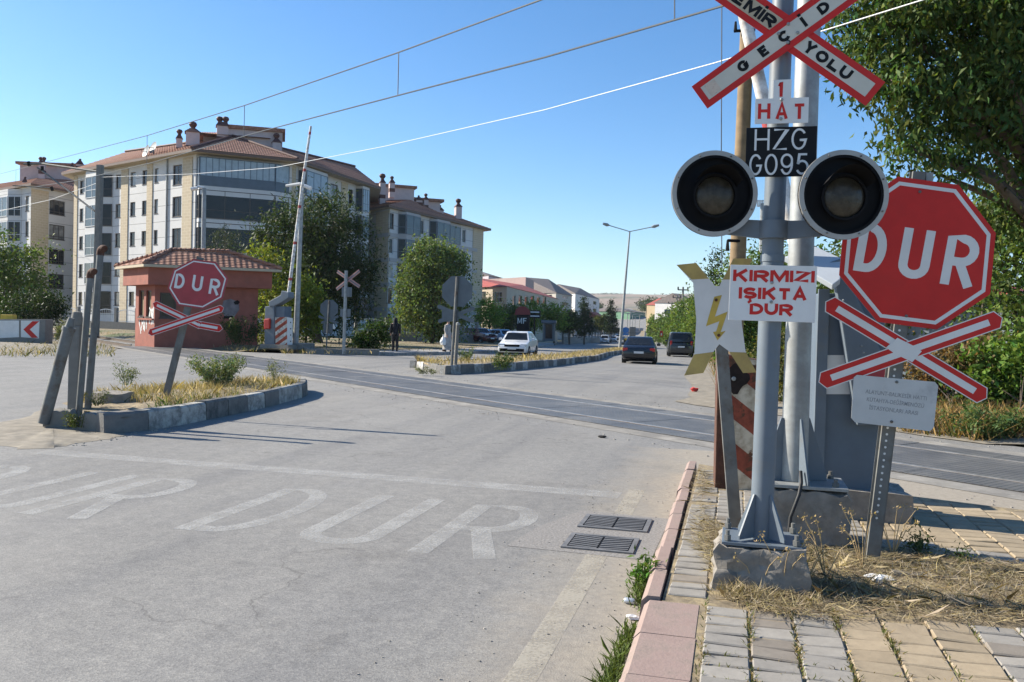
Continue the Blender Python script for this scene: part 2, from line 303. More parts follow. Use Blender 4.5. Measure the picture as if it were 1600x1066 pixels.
class MB:
    def __init__(s): s.v = []; s.f = []; s.m = []; s.c = []
    def add(s, vs, fs, mi=0, c=None):
        k = len(s.v); s.v += [tuple(p) for p in vs]
        for f in fs: s.f.append([i+k for i in f]); s.m.append(mi); s.c.append(c)
        return s
    def box(s, c, size, rot=None, mi=0, col=None):
        c = Vector(c); a, b, h = (q/2 for q in size); vs = []
        for z in (-h, h):
            for x, y in ((-a, -b), (a, -b), (a, b), (-a, b)):
                p = Vector((x, y, z)); vs.append(c+(rot @ p if rot else p))
        return s.add(vs, [(3, 2, 1, 0), (4, 5, 6, 7), (0, 1, 5, 4), (1, 2, 6, 5), (2, 3, 7, 6), (3, 0, 4, 7)], mi, col)
    def fbox(s, fr, x0, y0, x1, y1, z0, z1, mi=0, col=None):
        vs = [fr.pt(x, y, z) for z in (z0, z1) for x, y in ((x0, y0), (x1, y0), (x1, y1), (x0, y1))]
        return s.add(vs, [(3, 2, 1, 0), (4, 5, 6, 7), (0, 1, 5, 4), (1, 2, 6, 5), (2, 3, 7, 6), (3, 0, 4, 7)], mi, col)
    def prism(s, fr, pts, z0, z1, mi=0, side=None):
        a = sum(pts[i][0]*pts[(i+1) % len(pts)][1]-pts[(i+1) % len(pts)][0]*pts[i][1] for i in range(len(pts)))
        if a < 0: pts = pts[::-1]
        n = len(pts); vs = [fr.pt(x, y, z0) for x, y in pts]+[fr.pt(x, y, z1) for x, y in pts]
        s.add(vs, [list(range(n))[::-1], list(range(n, 2*n))], mi)
        k = len(s.v)-2*n
        for i in range(n):
            j = (i+1) % n; s.f.append([k+i, k+j, k+n+j, k+n+i]); s.m.append(mi if side is None else side); s.c.append(None)
        return s
    def ring(s, fr, outer, inner, z, mi=0):
        n = len(outer); vs = [fr.pt(x, y, z) for x, y in outer]+[fr.pt(x, y, z) for x, y in inner]
        return s.add(vs, [(i, (i+1) % n, n+(i+1) % n, n+i) for i in range(n)], mi)
    def poly(s, pts, mi=0, c=None): return s.add(pts, [list(range(len(pts)))], mi, c)
    def tube(s, pts, r, seg=10, mi=0, cap=True, c=None):
        pts = [Vector(p) for p in pts]; n = len(pts); rs = r if isinstance(r, (list, tuple)) else [r]*n
        vs = []; t0 = None
        for i, p in enumerate(pts):
            t = (pts[min(i+1, n-1)]-pts[max(i-1, 0)]).normalized()
            if t0 is None:
                a = Vector((1, 0, 0)) if abs(t.x) < .8 else Vector((0, 1, 0)); x = t.cross(a).normalized()
            else: x = (x-t*x.dot(t)).normalized()
            y = t.cross(x); t0 = t
            for k in range(seg):
                an = 2*math.pi*k/seg; vs.append(p+(x*math.cos(an)+y*math.sin(an))*rs[i])
        fs = [(i*seg+k, i*seg+(k+1) % seg, (i+1)*seg+(k+1) % seg, (i+1)*seg+k) for i in range(n-1) for k in range(seg)]
        if cap: fs += [list(range(seg))[::-1], [(n-1)*seg+k for k in range(seg)]]
        return s.add(vs, fs, mi, c)
    def lathe(s, fr, prof, seg=28, mi=0):
        """prof: (radius, z along fr.n)"""
        vs = [fr.pt(r*math.cos(2*math.pi*k/seg), r*math.sin(2*math.pi*k/seg), z) for r, z in prof for k in range(seg)]
        n = len(prof)
        return s.add(vs, [(i*seg+k, i*seg+(k+1) % seg, (i+1)*seg+(k+1) % seg, (i+1)*seg+k) for i in range(n-1) for k in range(seg)], mi)
    def disc(s, fr, r, z, seg=28, mi=0): return s.poly([fr.pt(r*math.cos(2*math.pi*k/seg), r*math.sin(2*math.pi*k/seg), z) for k in range(seg)], mi)
    def build(s, name, mats, parent=None, smooth=0, bevel=0, jitter=0, sub=0):
        o0 = Vector((0, 0, 0)); q = parent
        while q is not None: o0 += Vector(q.location); q = q.parent
        me = bpy.data.meshes.new(name); vs = [tuple(Vector(p)-o0) for p in s.v]
        me.from_pydata(vs, [], s.f)
        if not isinstance(mats, (list, tuple)): mats = [mats]
        for m in mats: me.materials.append(MAT[m] if isinstance(m, str) else m)
        if max(s.m, default=0): me.polygons.foreach_set('material_index', s.m)
        if any(c is not None for c in s.c):
            at = me.attributes.new('col', 'FLOAT_COLOR', 'FACE'); at.data.foreach_set('color', [x for c in s.c for x in col4(c or (.3, .3, .3))])
        if bevel or sub or jitter:
            bm = bmesh.new(); bm.from_mesh(me); bmesh.ops.remove_doubles(bm, verts=bm.verts, dist=1e-5)
            if bevel: bmesh.ops.bevel(bm, geom=[e for e in bm.edges if len(e.link_faces) == 2 and e.calc_face_angle(0) > .5], offset=bevel, segments=2, affect='EDGES', profile=.6)
            if sub: bmesh.ops.subdivide_edges(bm, edges=bm.edges, cuts=sub, use_grid_fill=True)
            if jitter:
                for v in bm.verts: v.co += Vector(RNG.normal(0, jitter, 3))
            bm.to_mesh(me); bm.free()
        if smooth:
            me.polygons.foreach_set('use_smooth', [True]*len(me.polygons)); me.set_sharp_from_angle(angle=R(smooth))
        o = bpy.data.objects.new(name, me); COL.objects.link(o); o.parent = parent
        return o
def each(mb, name, mats, parent, per=1, **kw):
    """build every separate piece of a shape collection as a part of its own"""
    n = len(mb.v); up = list(range(n))
    def fd(i):
        while up[i] != i: up[i] = up[up[i]]; i = up[i]
        return i
    for f in mb.f:
        for i in f[1:]: up[fd(i)] = fd(f[0])
    order = []; grp = {}
    for k, f in enumerate(mb.f):
        r = fd(f[0])
        if r not in grp: grp[r] = []; order.append(r)
        grp[r].append(k)
    out = []
    for j in range(0, len(order), per):
        q = MB()
        for r in order[j:j+per]:
            ids = sorted({i for k in grp[r] for i in mb.f[k]}); mp = {i: a for a, i in enumerate(ids)}; base = len(q.v); q.v += [mb.v[i] for i in ids]
            for k in grp[r]: q.f.append([base+mp[i] for i in mb.f[k]]); q.m.append(mb.m[k]); q.c.append(mb.c[k])
        out.append(q.build(name, mats, parent, **kw))
    return out
def thing(name, label, cat, loc=(0, 0, 0), group=None):
    o = bpy.data.objects.new(name, None); COL.objects.link(o); o.location = loc; o.empty_display_size = .2
    return tag(o, label, cat, group)
def tag(o, label, cat, group=None):
    o['label'] = label; o['category'] = cat
    if group: o['group'] = group
    return o
def kind(o, k): o['kind'] = k; return o
def relabel(o, label): o['label'] = label; return o
def copy_tree(o, parent=None):
    c = o.copy(); COL.objects.link(c); c.parent = parent
    for ch in o.children: copy_tree(ch, c)
    return c

_TC = {}
def text_geo(body, off=0.0, sp=1.0):
    k = (body, off, sp)
    if k in _TC: return _TC[k]
    cu = bpy.data.curves.new('t', 'FONT'); cu.body = body; cu.size = 1; cu.offset = off; cu.space_character = sp; cu.resolution_u = 4
    o = bpy.data.objects.new('t', cu); COL.objects.link(o)
    dg = bpy.context.evaluated_depsgraph_get(); dg.update()
    me = bpy.data.meshes.new_from_object(o.evaluated_get(dg))
    v = [(p.co.x, p.co.y) for p in me.vertices]; f = [tuple(p.vertices) for p in me.polygons]
    bpy.data.objects.remove(o); bpy.data.curves.remove(cu); bpy.data.meshes.remove(me)
    _TC[k] = (v, f); return v, f
def text(mb, fr, body, cx, cy, wd, ht, z, mi=0, off=0.02, sp=1.0):
    """lettering scaled to a wd x ht box centred at (cx, cy) of the frame"""
    v, f = text_geo(body, off, sp)
    x0, x1 = min(p[0] for p in v), max(p[0] for p in v); y0, y1 = min(p[1] for p in v), max(p[1] for p in v)
    mb.add([fr.pt(cx+((p[0]-x0)/(x1-x0)-.5)*wd, cy+((p[1]-y0)/(y1-y0)-.5)*ht, z) for p in v], f, mi)
def stroke(mb, fr, pts, w, z, mi=0):
    n = len(pts); L = []; Rr = []
    for i in range(n):
        a = Vector(pts[max(i-1, 0)]); b = Vector(pts[min(i+1, n-1)]); p = Vector(pts[i]); t = (b-a).normalized(); q = Vector((-t.y, t.x))
        k = 1.0
        if 0 < i < n-1:
            t1 = (p-a).normalized(); k = 1/max(.5, abs(t1.dot(t)))
        L.append(p+q*w/2*k); Rr.append(p-q*w/2*k)
    mb.add([fr.pt(p.x, p.y, z) for p in L]+[fr.pt(p.x, p.y, z) for p in Rr], [(n+i, n+i+1, i+1, i) for i in range(n-1)], mi)
def _arc(ax, ay, rx, ry, a0, a1, n=10): return [(ax+rx*math.cos(R(a0+(a1-a0)*i/n)), ay+ry*math.sin(R(a0+(a1-a0)*i/n))) for i in range(n+1)]
def glyph(ch, q):
    """centre lines of a capital in the unit box; q = width/height of the letter, keeps round parts round"""
    A = _arc
    G = {'U': [[(0, 1), (0, .5*q)]+A(.5, .5*q, .5, .5*q, 180, 360)[1:]+[(1, 1)]],
         'D': [[(0, 0), (0, 1), (.35, 1)]+A(.35, .5, .65, .5, 90, -90, 14)[1:], [(.4, 0), (0, 0)]],
         'R': [[(0, 0), (0, 1), (.5, 1)]+A(.5, .73, .5, .27, 90, -90)[1:], [(.55, .46), (0, .46)], [(.45, .46), (1, 0)]],
         'E': [[(1, 1), (0, 1), (0, 0), (1, 0)], [(0, .52), (.88, .52)]], 'L': [[(0, 1), (0, 0), (1, 0)]], 'H': [[(0, 0), (0, 1)], [(1, 0), (1, 1)], [(0, .52), (1, .52)]],
         'T': [[(0, 1), (1, 1)], [(.5, 1), (.5, 0)]], 'I': [[(.5, 0), (.5, 1)]], 'M': [[(0, 0), (0, 1)], [(.06, .97), (.5, .18), (.94, .97)], [(1, 1), (1, 0)]],
         'A': [[(0, 0), (.5, 1), (1, 0)], [(.2, .33), (.8, .33)]], 'K': [[(0, 0), (0, 1)], [(1, 1), (.02, .42)], [(.33, .6), (1, 0)]], 'Z': [[(0, 1), (1, 1), (0, 0), (1, 0)]],
         'Y': [[(0, 1), (.5, .45), (1, 1)], [(.5, .47), (.5, 0)]], 'O': [A(.5, .5, .5, .5, 90, 450, 24)], '0': [A(.5, .5, .5, .5, 90, 450, 24)],
         'G': [A(.5, .5, .5, .5, 35, 325, 20)+[(1, .45), (.55, .45)]], 'C': [A(.5, .5, .5, .5, 40, 320, 20)],
         'S': [A(.5, .74, .48, .26, 25, 255, 12)+A(.5, .25, .5, .25, 90, -160, 12)], '1': [[(.15, .72), (.6, 1), (.6, 0)]],
         '9': [A(.5, .68, .48, .32, 0, 360, 18), A(.48, .5, .5, .5, 15, -150, 14)], '5': [[(.9, 1), (.2, 1), (.08, .5)]+A(.48, .33, .5, .33, 145, -155, 16)], 'F': [[(1, 1), (0, 1), (0, 0)], [(0, .52), (.85, .52)]]}
    return G[ch]
def traffic_letter(mb, fr, ch, cx, cy, wd, ht, sw, z, mi=0):
    base = {'Ç': 'C', 'Ş': 'S', 'İ': 'I'}.get(ch, ch); w_, h_ = wd-sw, ht-sw
    ins = 0.0 if base in 'UHMAIKTYL1' else sw/2   # verticals end flush, bars sit inside the box
    for k, pl in enumerate(glyph(base, w_/max(.001, ht))):
        pts = []
        for x, y in pl:
            yy = (sw/2+y*h_) if base in 'DREGCSOZ095FL' else y*ht
            if y == 0 and ((base in 'RDF' and k == 0) or (base == 'R' and k == 2 and x == 1) or base == 'K') and x in (0, 1): yy = 0
            if base in 'U' and y < .9: yy = sw/2+y*(ht-sw/2)
            if base == 'T' and y == 1 and k == 0: yy = ht-sw/2
            pts.append((cx-wd/2+sw/2+x*w_, cy-ht/2+yy))
        if base == 'L': pts[-1] = (pts[-1][0]+sw/2, pts[-1][1]); 
        stroke(mb, fr, pts, sw, z+.0004*k, mi)
    if ch in 'ÇŞ': stroke(mb, fr, [(cx, cy-ht/2), (cx+sw*.2, cy-ht/2-sw*.6), (cx-sw*.5, cy-ht/2-sw*1.25)], sw*.7, z+.0009, mi)
    if ch == 'İ': mb.add([fr.pt(cx+a*sw/2, cy+ht/2+b, z) for a, b in ((-1, sw*.45), (1, sw*.45), (1, sw*1.35), (-1, sw*1.35))], [(0, 1, 2, 3)], mi)
def word(mb, fr, s, cx, cy, wd, ht, sw, z, mi=0, gap=.55):
    """word in capitals filling wd x ht; relative letter widths as in a plain bold sans"""
    rel = [{'I': .0, 'İ': .0, 'M': 1.25, 'L': .85, 'E': .9, 'O': 1.08, '1': .6}.get(c, 1) for c in s]
    unit = (wd-sw*len(s)-gap*sw*(len(s)-1))/max(.001, sum(rel)); x = cx-wd/2
    for c, r_ in zip(s, rel):
        w_ = sw+unit*r_; traffic_letter(mb, fr, c, x+w_/2, cy, w_, ht, sw, z, mi); x += w_+gap*sw
def np_mesh(name, verts, quads, cols, mat, parent=None, tri=False, smooth=False):
    """fast mesh: verts (n,3), faces of k corners, one colour per face"""
    o0 = Vector((0, 0, 0)); q = parent
    while q is not None: o0 += Vector(q.location); q = q.parent
    verts = np.asarray(verts, dtype=np.float32)-np.array(o0, dtype=np.float32)
    k = quads.shape[1]; me = bpy.data.meshes.new(name); me.vertices.add(len(verts)); me.vertices.foreach_set('co', verts.ravel())
    me.loops.add(quads.size); me.loops.foreach_set('vertex_index', quads.ravel().astype(np.int32))
    me.polygons.add(len(quads)); me.polygons.foreach_set('loop_start', np.arange(0, quads.size, k, dtype=np.int32))
    me.update(calc_edges=True)
    at = me.attributes.new('col', 'FLOAT_COLOR', 'FACE'); c = np.ones((len(quads), 4), np.float32); c[:, :3] = cols; at.data.foreach_set('color', c.ravel())
    me.materials.append(MAT[mat] if isinstance(mat, str) else mat)
    o = bpy.data.objects.new(name, me); COL.objects.link(o); o.parent = parent
    return o
def leaves(name, pts, size, cols, parent=None, asp=.5, droop=.3, mat='leaf'):
    n = len(pts); a = RNG.normal(size=(n, 3)); a[:, 2] -= droop; a /= np.linalg.norm(a, axis=1)[:, None]
    b = np.cross(a, RNG.normal(size=(n, 3))); b /= np.linalg.norm(b, axis=1)[:, None]
    s = (size*RNG.uniform(.6, 1.3, n))[:, None]/2
    nn = np.cross(a, b)*s*.25
    v = np.stack([pts-a*s, pts+b*s*asp-a*s*.1+nn, pts+a*s, pts-b*s*asp-a*s*.1+nn], 1).reshape(-1, 3)
    return np_mesh(name, v, np.arange(4*n).reshape(n, 4), cols, mat, parent)
def crown_points(blobs, n, clump=.35, per=45, hollow=.35):
    vol = np.array([b[1][0]*b[1][1]*b[1][2] for b in blobs])**.75; out = []; tint = []
    for b, k in zip(blobs, (n*vol/vol.sum()).astype(int)):
        nc = max(4, k//per); d = RNG.normal(size=(nc, 3)); d /= np.linalg.norm(d, axis=1)[:, None]
        rr = RNG.uniform(hollow, 1, nc)**.6; out_ = RNG.random(nc) < .14; rr[out_] *= RNG.uniform(1.05, 1.28, nc)[out_]; cc = d*rr[:, None]*np.array(b[1])+np.array(b[0])
        idx = RNG.integers(0, nc, k); cs = clump*RNG.uniform(.45, 1.5, nc); tc = RNG.normal(0, 1, nc)
        out.append(cc[idx]+RNG.normal(size=(k, 3))*cs[idx][:, None]*np.array([1, 1, .75])); tint.append(tc[idx])
    return np.concatenate(out), np.concatenate(tint)
def leaf_cols(tint, c, var=.25, yel=.15):
    n = len(tint); k = 1+var*.5*tint+RNG.normal(0, var*.6, n); k = np.clip(k, .4, 1.9)[:, None]
    c = np.array(c)[None, :]*k; y = np.clip(RNG.normal(0, yel, n)+.1*tint*yel, -.3, .6)[:, None]
    c[:, 0:1] *= 1+y; c[:, 2:3] *= 1-y*.5
    return np.clip(c, .003, .9)
def blades(name, base, h, wd, cols, parent=None, lean=.35, flat=False):
    n = len(base); an = RNG.uniform(0, 2*np.pi, n); side = np.stack([np.cos(an), np.sin(an), np.zeros(n)], 1)*wd/2
    h = (h*RNG.uniform(.4, 1.15, n))[:, None]
    if flat:
        a2 = RNG.uniform(0, 2*np.pi, n); up = np.stack([np.cos(a2), np.sin(a2), RNG.uniform(-.05, .25, n)], 1); side = np.cross(up, np.array([0, 0, 1.0]))*wd/2
        up2 = up+RNG.normal(0, .15, (n, 3))
    else:
        up = RNG.normal(0, lean, (n, 3)); up[:, 2] = 1; up2 = up+RNG.normal(0, lean, (n, 3)); up2[:, 2] = np.abs(up[:, 2])*.9
    mid = base+up*h*.55; tip = mid+up2*h*.45
    v = np.stack([base-side, base+side, mid+side*.8, tip, mid-side*.8], 1).reshape(-1, 3)
    return np_mesh(name, v, np.arange(5*n).reshape(n, 5), cols, 'blade', parent)

# ================================================================== THE SETTING
def interp(rows, y, k): return float(np.interp(y, [q[0] for q in rows], [q[k] for q in rows]))
def sheet(name, ys, xl, xr, nc, zf, mat):
    mb = MB(); vs = []; fs = []
    for y in ys:
        for i in range(nc+1):
            x = xl(y)+(xr(y)-xl(y))*i/nc; vs.append((x, y, zf(x, y)))
    for j in range(len(ys)-1):
        for i in range(nc): a = j*(nc+1)+i; fs.append((a, a+1, a+nc+2, a+nc+1))
    mb.add(vs, fs); return kind(mb.build(name, mat, smooth=60), 'structure')
def span(a, b, n): return [a+(b-a)*i/n for i in range(n+1)]
# ground to the horizon, then rolling fields
gy = span(-40, 60, 40)+span(60, 200, 36)[1:]+span(200, 760, 50)[1:]
gx = sorted(set([round(v, 2) for v in span(-400, -80, 20)+span(-80, 30, 50)+span(30, 400, 20)]))
mb = MB(); vs = [(x, y, T(x, y)-(.07 if y < 70 else .07+min(.5, (y-70)*.01))) for y in gy for x in gx]; nx = len(gx)
mb.add(vs, [(j*nx+i, j*nx+i+1, (j+1)*nx+i+1, (j+1)*nx+i) for j in range(len(gy)-1) for i in range(nx-1)])
kind(mb.build('ground', 'ground', smooth=60), 'structure')
mb = MB(); hy = span(740, 5200, 44); hx = span(-4200, 2600, 60)
def hz(x, y):
    k = min(1, max(0, (y-760)/900))
    return T(x*.1-60, y)-.8+k*(9*math.sin(x*.0031+1.2)+6*math.sin(x*.0083+y*.002)+5*math.sin(y*.0041+x*.0012))+(0 if y < 3600 else -.02*(y-3600))
mb.add([(x, y, hz(x, y)) for y in hy for x in hx], [(j*61+i, j*61+i+1, (j+1)*61+i+1, (j+1)*61+i) for j in range(44) for i in range(60)])
kind(mb.build('hills', 'hills', smooth=60), 'structure')
# far side surround so no edge of the ground sheet shows from a step aside
mb = MB()
for a, b in (((-4200, -600), (-400, 760)), ((400, -600), (2600, 760)), ((-400, -600), (400, -40))):
    n = 8
    mb.add([(a[0]+(b[0]-a[0])*i/n, a[1]+(b[1]-a[1])*j/n, min(T(a[0]+(b[0]-a[0])*i/n, a[1]+(b[1]-a[1])*j/n), T(-400 if b[0] < 0 else 400, a[1]+(b[1]-a[1])*j/n))-.08) for j in range(n+1) for i in range(n+1)],
           [(j*(n+1)+i, j*(n+1)+i+1, (j+1)*(n+1)+i+1, (j+1)*(n+1)+i) for j in range(n) for i in range(n)])
kind(mb.build('plain', 'ground', smooth=60), 'structure')

# ---- the road: one asphalt sheet through the crossing, then the two carriageways
RR = [(-12, 8), (10.3, 8), (12, 5.2), (13.2, 3.9), (14.7, 2.5), (16.5, .3), (18, -.8), (25, -1.1), (46, -1.9), (66, -2.7), (88, -3.8), (110, -5), (190, -13.5), (303, -25), (434, -44), (488, -54), (760, -92)]
kl = [ter(*p) for p in ((480, 553), (590, 556), (640, 556), (700, 554.5), (781, 551), (838, 544), (866, 540))]
RL = [(-12, -34), (24, -29), (31, -28)]+sorted([(p.y, p.x) for p in kl])+[(213, -41), (285, -52), (434, -66), (488, -74), (760, -110)]
XR = lambda y: interp(RR, y, 1)
XL = lambda y: interp(RL, y, 1)
ry = span(-12, 40, 52)+span(40, 130, 45)[1:]+span(130, 760, 60)[1:]
sheet('road', ry, XL, XR, 24, lambda x, y: T(x, y), 'asphalt')

# ---- railway: panels, rails, ballast
TO = Vector((0, 13.3, 0)); TT = Vector((1, -.8, 0)).normalized(); TN = Vector((.8, 1, 0)).normalized()
def trk(t, n, z): return TO+TT*t+TN*n+Vector((0, 0, z))
mb = MB()
for n0, n1 in ((-1.32, -.80), (-.69, .69), (.80, 1.32)):
    for k in range(41):
        t0 = -35.0+k*1.2; t1 = t0+1.19; dz = RNG.normal(0, .0025)
        mb.add([trk(t0, n0, .004), trk(t1, n0, .004), trk(t1, n1, .004), trk(t0, n1, .004), trk(t0, n0, .014+dz), trk(t1, n0, .014+dz), trk(t1, n1, .014+dz), trk(t0, n1, .014+dz)],
               [(4, 5, 6, 7), (0, 1, 5, 4), (1, 2, 6, 5), (2, 3, 7, 6), (3, 0, 4, 7)])
kind(mb.build('crossing_deck', 'panel'), 'structure')
mb = MB()
for a, b in ((-.80, -.69), (.69, .80)): mb.add([trk(-35.0, a, .005), trk(13.8, a, .005), trk(13.8, b, .005), trk(-35.0, b, .005)], [(0, 1, 2, 3)])
kind(mb.build('flange_dark_strip', 'rubber'), 'structure')  # flat dark strips stand in for the shade inside the flange gaps
mb = MB()
for s in (-1, 1):   # concrete strips cast against the outer panels
    a, b = sorted((s*1.34, s*1.75))
    mb.add([trk(-35.0, a, .004), trk(14, a, .004), trk(14, b, .004), trk(-35.0, b, .004)], [(0, 1, 2, 3)])
kind(mb.build('crossing_edge_strip', M('worn_concrete_strip', (.26, .24, .21), .3, 3, .9, 0, .6, 50, dirt=(.19, .175, .155), dscale=2, dlo=.45, dhi=.6)), 'structure')
for s, lab in ((-1, 'nearer steel rail of the track, worn bright across the road'), (1, 'farther steel rail of the track, running past the red hut')):
    mb = MB()
    for t0, t1, z0, z1 in ((-35.0, 15, .0, .02), (-160, -35.0, -.07, .12)):
        for w_, za, zb, mi in ((.06, z1-.03, z1, 0), (.14, z0-.02, z0+.012, 1), (.03, z0, z1-.02, 1)):
            c = s*.752
            mb.add([trk(t, c+q*w_/2, z) for z in (za, zb) for t, q in ((t0, -1), (t1, -1), (t1, 1), (t0, 1))], [(3, 2, 1, 0), (4, 5, 6, 7), (0, 1, 5, 4), (1, 2, 6, 5), (2, 3, 7, 6), (3, 0, 4, 7)], mi)
    tag(mb.build('rail', ['steel', 'rail_rust']), lab, 'rail', 'rails of the railway track')
mb = MB(); n = 60
prof = [(-3.2, -.10), (-1.7, -.045), (1.7, -.045), (3.2, -.10)]
mb.add([trk(-160+i*2.18, a, z+RNG.normal(0, .012)) for i in range(n+1) for a, z in prof], [(i*4+k, (i+1)*4+k, (i+1)*4+k+1, i*4+k+1) for i in range(n) for k in range(3)])
kind(mb.build('ballast_bed', 'ballast'), 'structure')

# ---- kerbs
def path_at(pts, d):
    for a, b in zip(pts, pts[1:]):
        a, b = Vector(a), Vector(b); L = (b-a).length
        if d <= L: return a+(b-a)*(d/L), (b-a).normalized()
        d -= L
    return Vector(pts[-1]), (Vector(pts[-1])-Vector(pts[-2])).normalized()
def plen(pts): return sum((Vector(b)-Vector(a)).length for a, b in zip(pts, pts[1:]))
def kerb(name, pts, wd, h, seg, cols, mat, zf=T, side=1, wob=.01, lift=0.0):
    """row of kerbstones along 2D points; side=1: the width goes to the left of the path"""
    mb = MB(); L = plen(pts); n = max(1, int(L/seg)); pts = [tuple(p) for p in pts]
    for i in range(n):
        a, _ = path_at(pts, i*L/n+.006); b, _ = path_at(pts, (i+1)*L/n-.006); t = (b-a).normalized(); q = Vector((-t.y, t.x))*side
        j = [RNG.normal(0, wob) for _ in range(3)]; c = cols[i % len(cols)]; k = 1+RNG.normal(0, .12)
        o = []
        for p in (a, b):
            z = zf(p.x, p.y)
            o.append([(p.x+q.x*(s_*wd+ch)+q.x*j[0], p.y+q.y*(s_*wd+ch)+q.y*j[0], z+zz) for s_, ch, zz in ((0, -.02, -.1), (0, 0, h-.03+j[1]), (0, .03, h+j[1]), (1, -.02, h+j[1]), (1, 0, -.1))])
        vs = o[0]+o[1]; fs = [(k_, k_+1, k_+6, k_+5) for k_ in range(4)]+[(4, 3, 2, 1, 0), (5, 6, 7, 8, 9)]
        if side == 1: fs = [f[::-1] for f in fs]
        mb.add(vs, fs, 0, mul(c, k))
    return kind(mb.build(name, mat), 'structure')
BW = [(.14, .13, .12), (.44, .42, .38), (.42, .40, .36), (.085, .082, .077), (.11, .105, .096)]
isl1 = [(-7.80, 9.2), (-7.62, 9.32), (-7.5, 10.12), (-7.58, 11.2), (-7.73, 12.68), (-8.1, 14.9), (-8.5, 16.0), (-9.1, 16.6)]
isl1b = [(-9.1, 16.6), (-9.75, 15.6), (-10.0, 13), (-10.1, 11.3)]
kerb('traffic_island_kerb', isl1, .2, .27, .62, [BW[0], BW[1], BW[2], BW[3], BW[4], BW[1]], 'kerb_bw', side=1)
kerb('traffic_island_kerb', isl1b, .2, .22, .62, [BW[0], BW[4]], 'kerb_bw', side=1)
def fill(name, outline, h, mat, zf=T, bumpy=.03, inset=.12):
    """island top: fan of rings from the outline to a slightly higher middle"""
    c = sum((Vector(p) for p in outline), Vector((0, 0)))/len(outline); mb = MB(); n = len(outline); vs = []
    for k, f in enumerate((1, .8, .55, .3)):
        for p in outline:
            q = c+(Vector(p)-c)*(f if k else 1-inset/(Vector(p)-c).length); vs.append((q.x, q.y, zf(q.x, q.y)+h+(0 if k == 0 else .03*k+RNG.normal(0, bumpy))))
    vs.append((c.x, c.y, zf(c.x, c.y)+h+.1)); fs = [(k*n+i, k*n+(i+1) % n, (k+1)*n+(i+1) % n, (k+1)*n+i) for k in range(3) for i in range(n)]
    fs += [(3*n+i, 3*n+(i+1) % n, 4*n) for i in range(n)]
    mb.add(vs, fs); return kind(mb.build(name, mat, smooth=80), 'structure')
O1 = isl1+isl1b[1:]+[(-9.7, 10.4), (-8.75, 9.75), (-8.1, 9.5)]
fill('traffic_island_soil', O1, .2, 'straw_dirt', bumpy=.012)
# far median
m2 = [ter(*p) for p in ((652, 577), (690, 586), (740, 583), (800, 579), (862, 573), (935, 563))]
med = [(p.x, p.y) for p in m2]+[(XR(y)-6.0, y) for y in (58, 70, 90)]
medb = [(XR(y)-7.6, y) for y in (90, 70, 58)]+[(m2[4].x-1.9, m2[4].y+1), (m2[3].x-2.2, m2[3].y+1), (m2[2].x-2.4, m2[2].y+1.2), (m2[0].x-.4, m2[0].y+1.0)]
WT = (.62, .60, .56)
kerb('median_kerb', med, .22, .27, .75, [WT, BW[0], BW[3], BW[4], BW[1], BW[0]], 'kerb_bw', side=1)
kerb('median_kerb', medb+[med[0]], .22, .25, .75, [BW[0], BW[1]], 'kerb_bw', side=1)
kerb('median_kerb', [(XR(y)-6.0, y) for y in (92, 110, 150, 190, 303)], .22, .22, 1.5, [BW[1], BW[0]], 'kerb_bw', side=1)
mb = MB(); fr_ = []; ys = span(0, 1, 40); La = plen(med); Lb = plen(medb[::-1]); vs = []
for i in range(41):
    a, _ = path_at(med, La*i/40); b, _ = path_at([med[0]]+medb[::-1], plen([med[0]]+medb[::-1])*i/40)
    for k in range(5): q = a+(b-a)*(.05+.9*k/4); vs.append((q.x, q.y, T(q.x, q.y)+.22+.05*math.sin(math.pi*k/4)+RNG.normal(0, .012)))
mb.add(vs, [(i*5+k, (i+1)*5+k, (i+1)*5+k+1, i*5+k+1)[::-1] for i in range(40) for k in range(4)])
kind(mb.build('median_soil', 'straw_dirt', smooth=70), 'structure')
sheet('median_soil', span(92, 303, 40), lambda y: XR(y)-7.4, lambda y: XR(y)-6.2, 2, lambda x, y: T(x, y)+.15, 'straw_dirt')
# right-hand verge of the far road: sandy edge
sheet('sandy_verge', span(13.3, 20, 10)+span(20, 300, 90)[1:], lambda y: XR(y)-.25+.2*math.sin(y*1.7), lambda y: XR(y)+9+(4 if y < 25 else 0), 5, lambda x, y: T(x, y)+.012+max(0, min(.12, (x-XR(y))*.05)), 'dirt')

# ---- left side of the far road: kerb, pavement, raised verge, sidewalk
VZ = lambda x, y: T(x, y)+.17
kpts = [(p.x, p.y) for p in kl]
kerb('pavement_kerb', kpts[1:], .2, .16, 1.2, [(.32, .31, .29)], 'kerb_bw', side=1)
kerb('pavement_kerb', [(XL(y), y) for y in (120, 160, 213, 285)], .2, .16, 2, [(.32, .31, .29)], 'kerb_bw', side=1)
mb = MB()   # low concrete wall at the foot of the barrier
kw = [ter(443, 547), ter(480, 553), ter(592, 556)]
for a, b in zip(kw, kw[1:]):
    mb.prism(Fr((0, 0, 0), (1, 0, 0), (0, 1, 0)), [(a.x, a.y), (b.x, b.y), (b.x-.1, b.y+.3), (a.x-.1, a.y+.3)], -.3, .2+.02*RNG.normal())
wl = mb.build('low_concrete_wall', 'concrete', bevel=.02); tag(wl, 'low grey concrete wall between the track and the red-white cross on a pole', 'low wall')
sheet('pavement', span(kpts[1][1], 120, 60), lambda y: XL(y)-2.8, lambda y: XL(y)-.15, 3, lambda x, y: T(x, y)+.15, M('pavement_slabs', (.30, .28, .26), .2, 3, .9, 0, .3, 30, dirt=(.22, .2, .17)))
ns = [2.0, 2.6, 3.4, 5, 7, 9]+span(11, 95, 40); vs = []; nt_ = 70
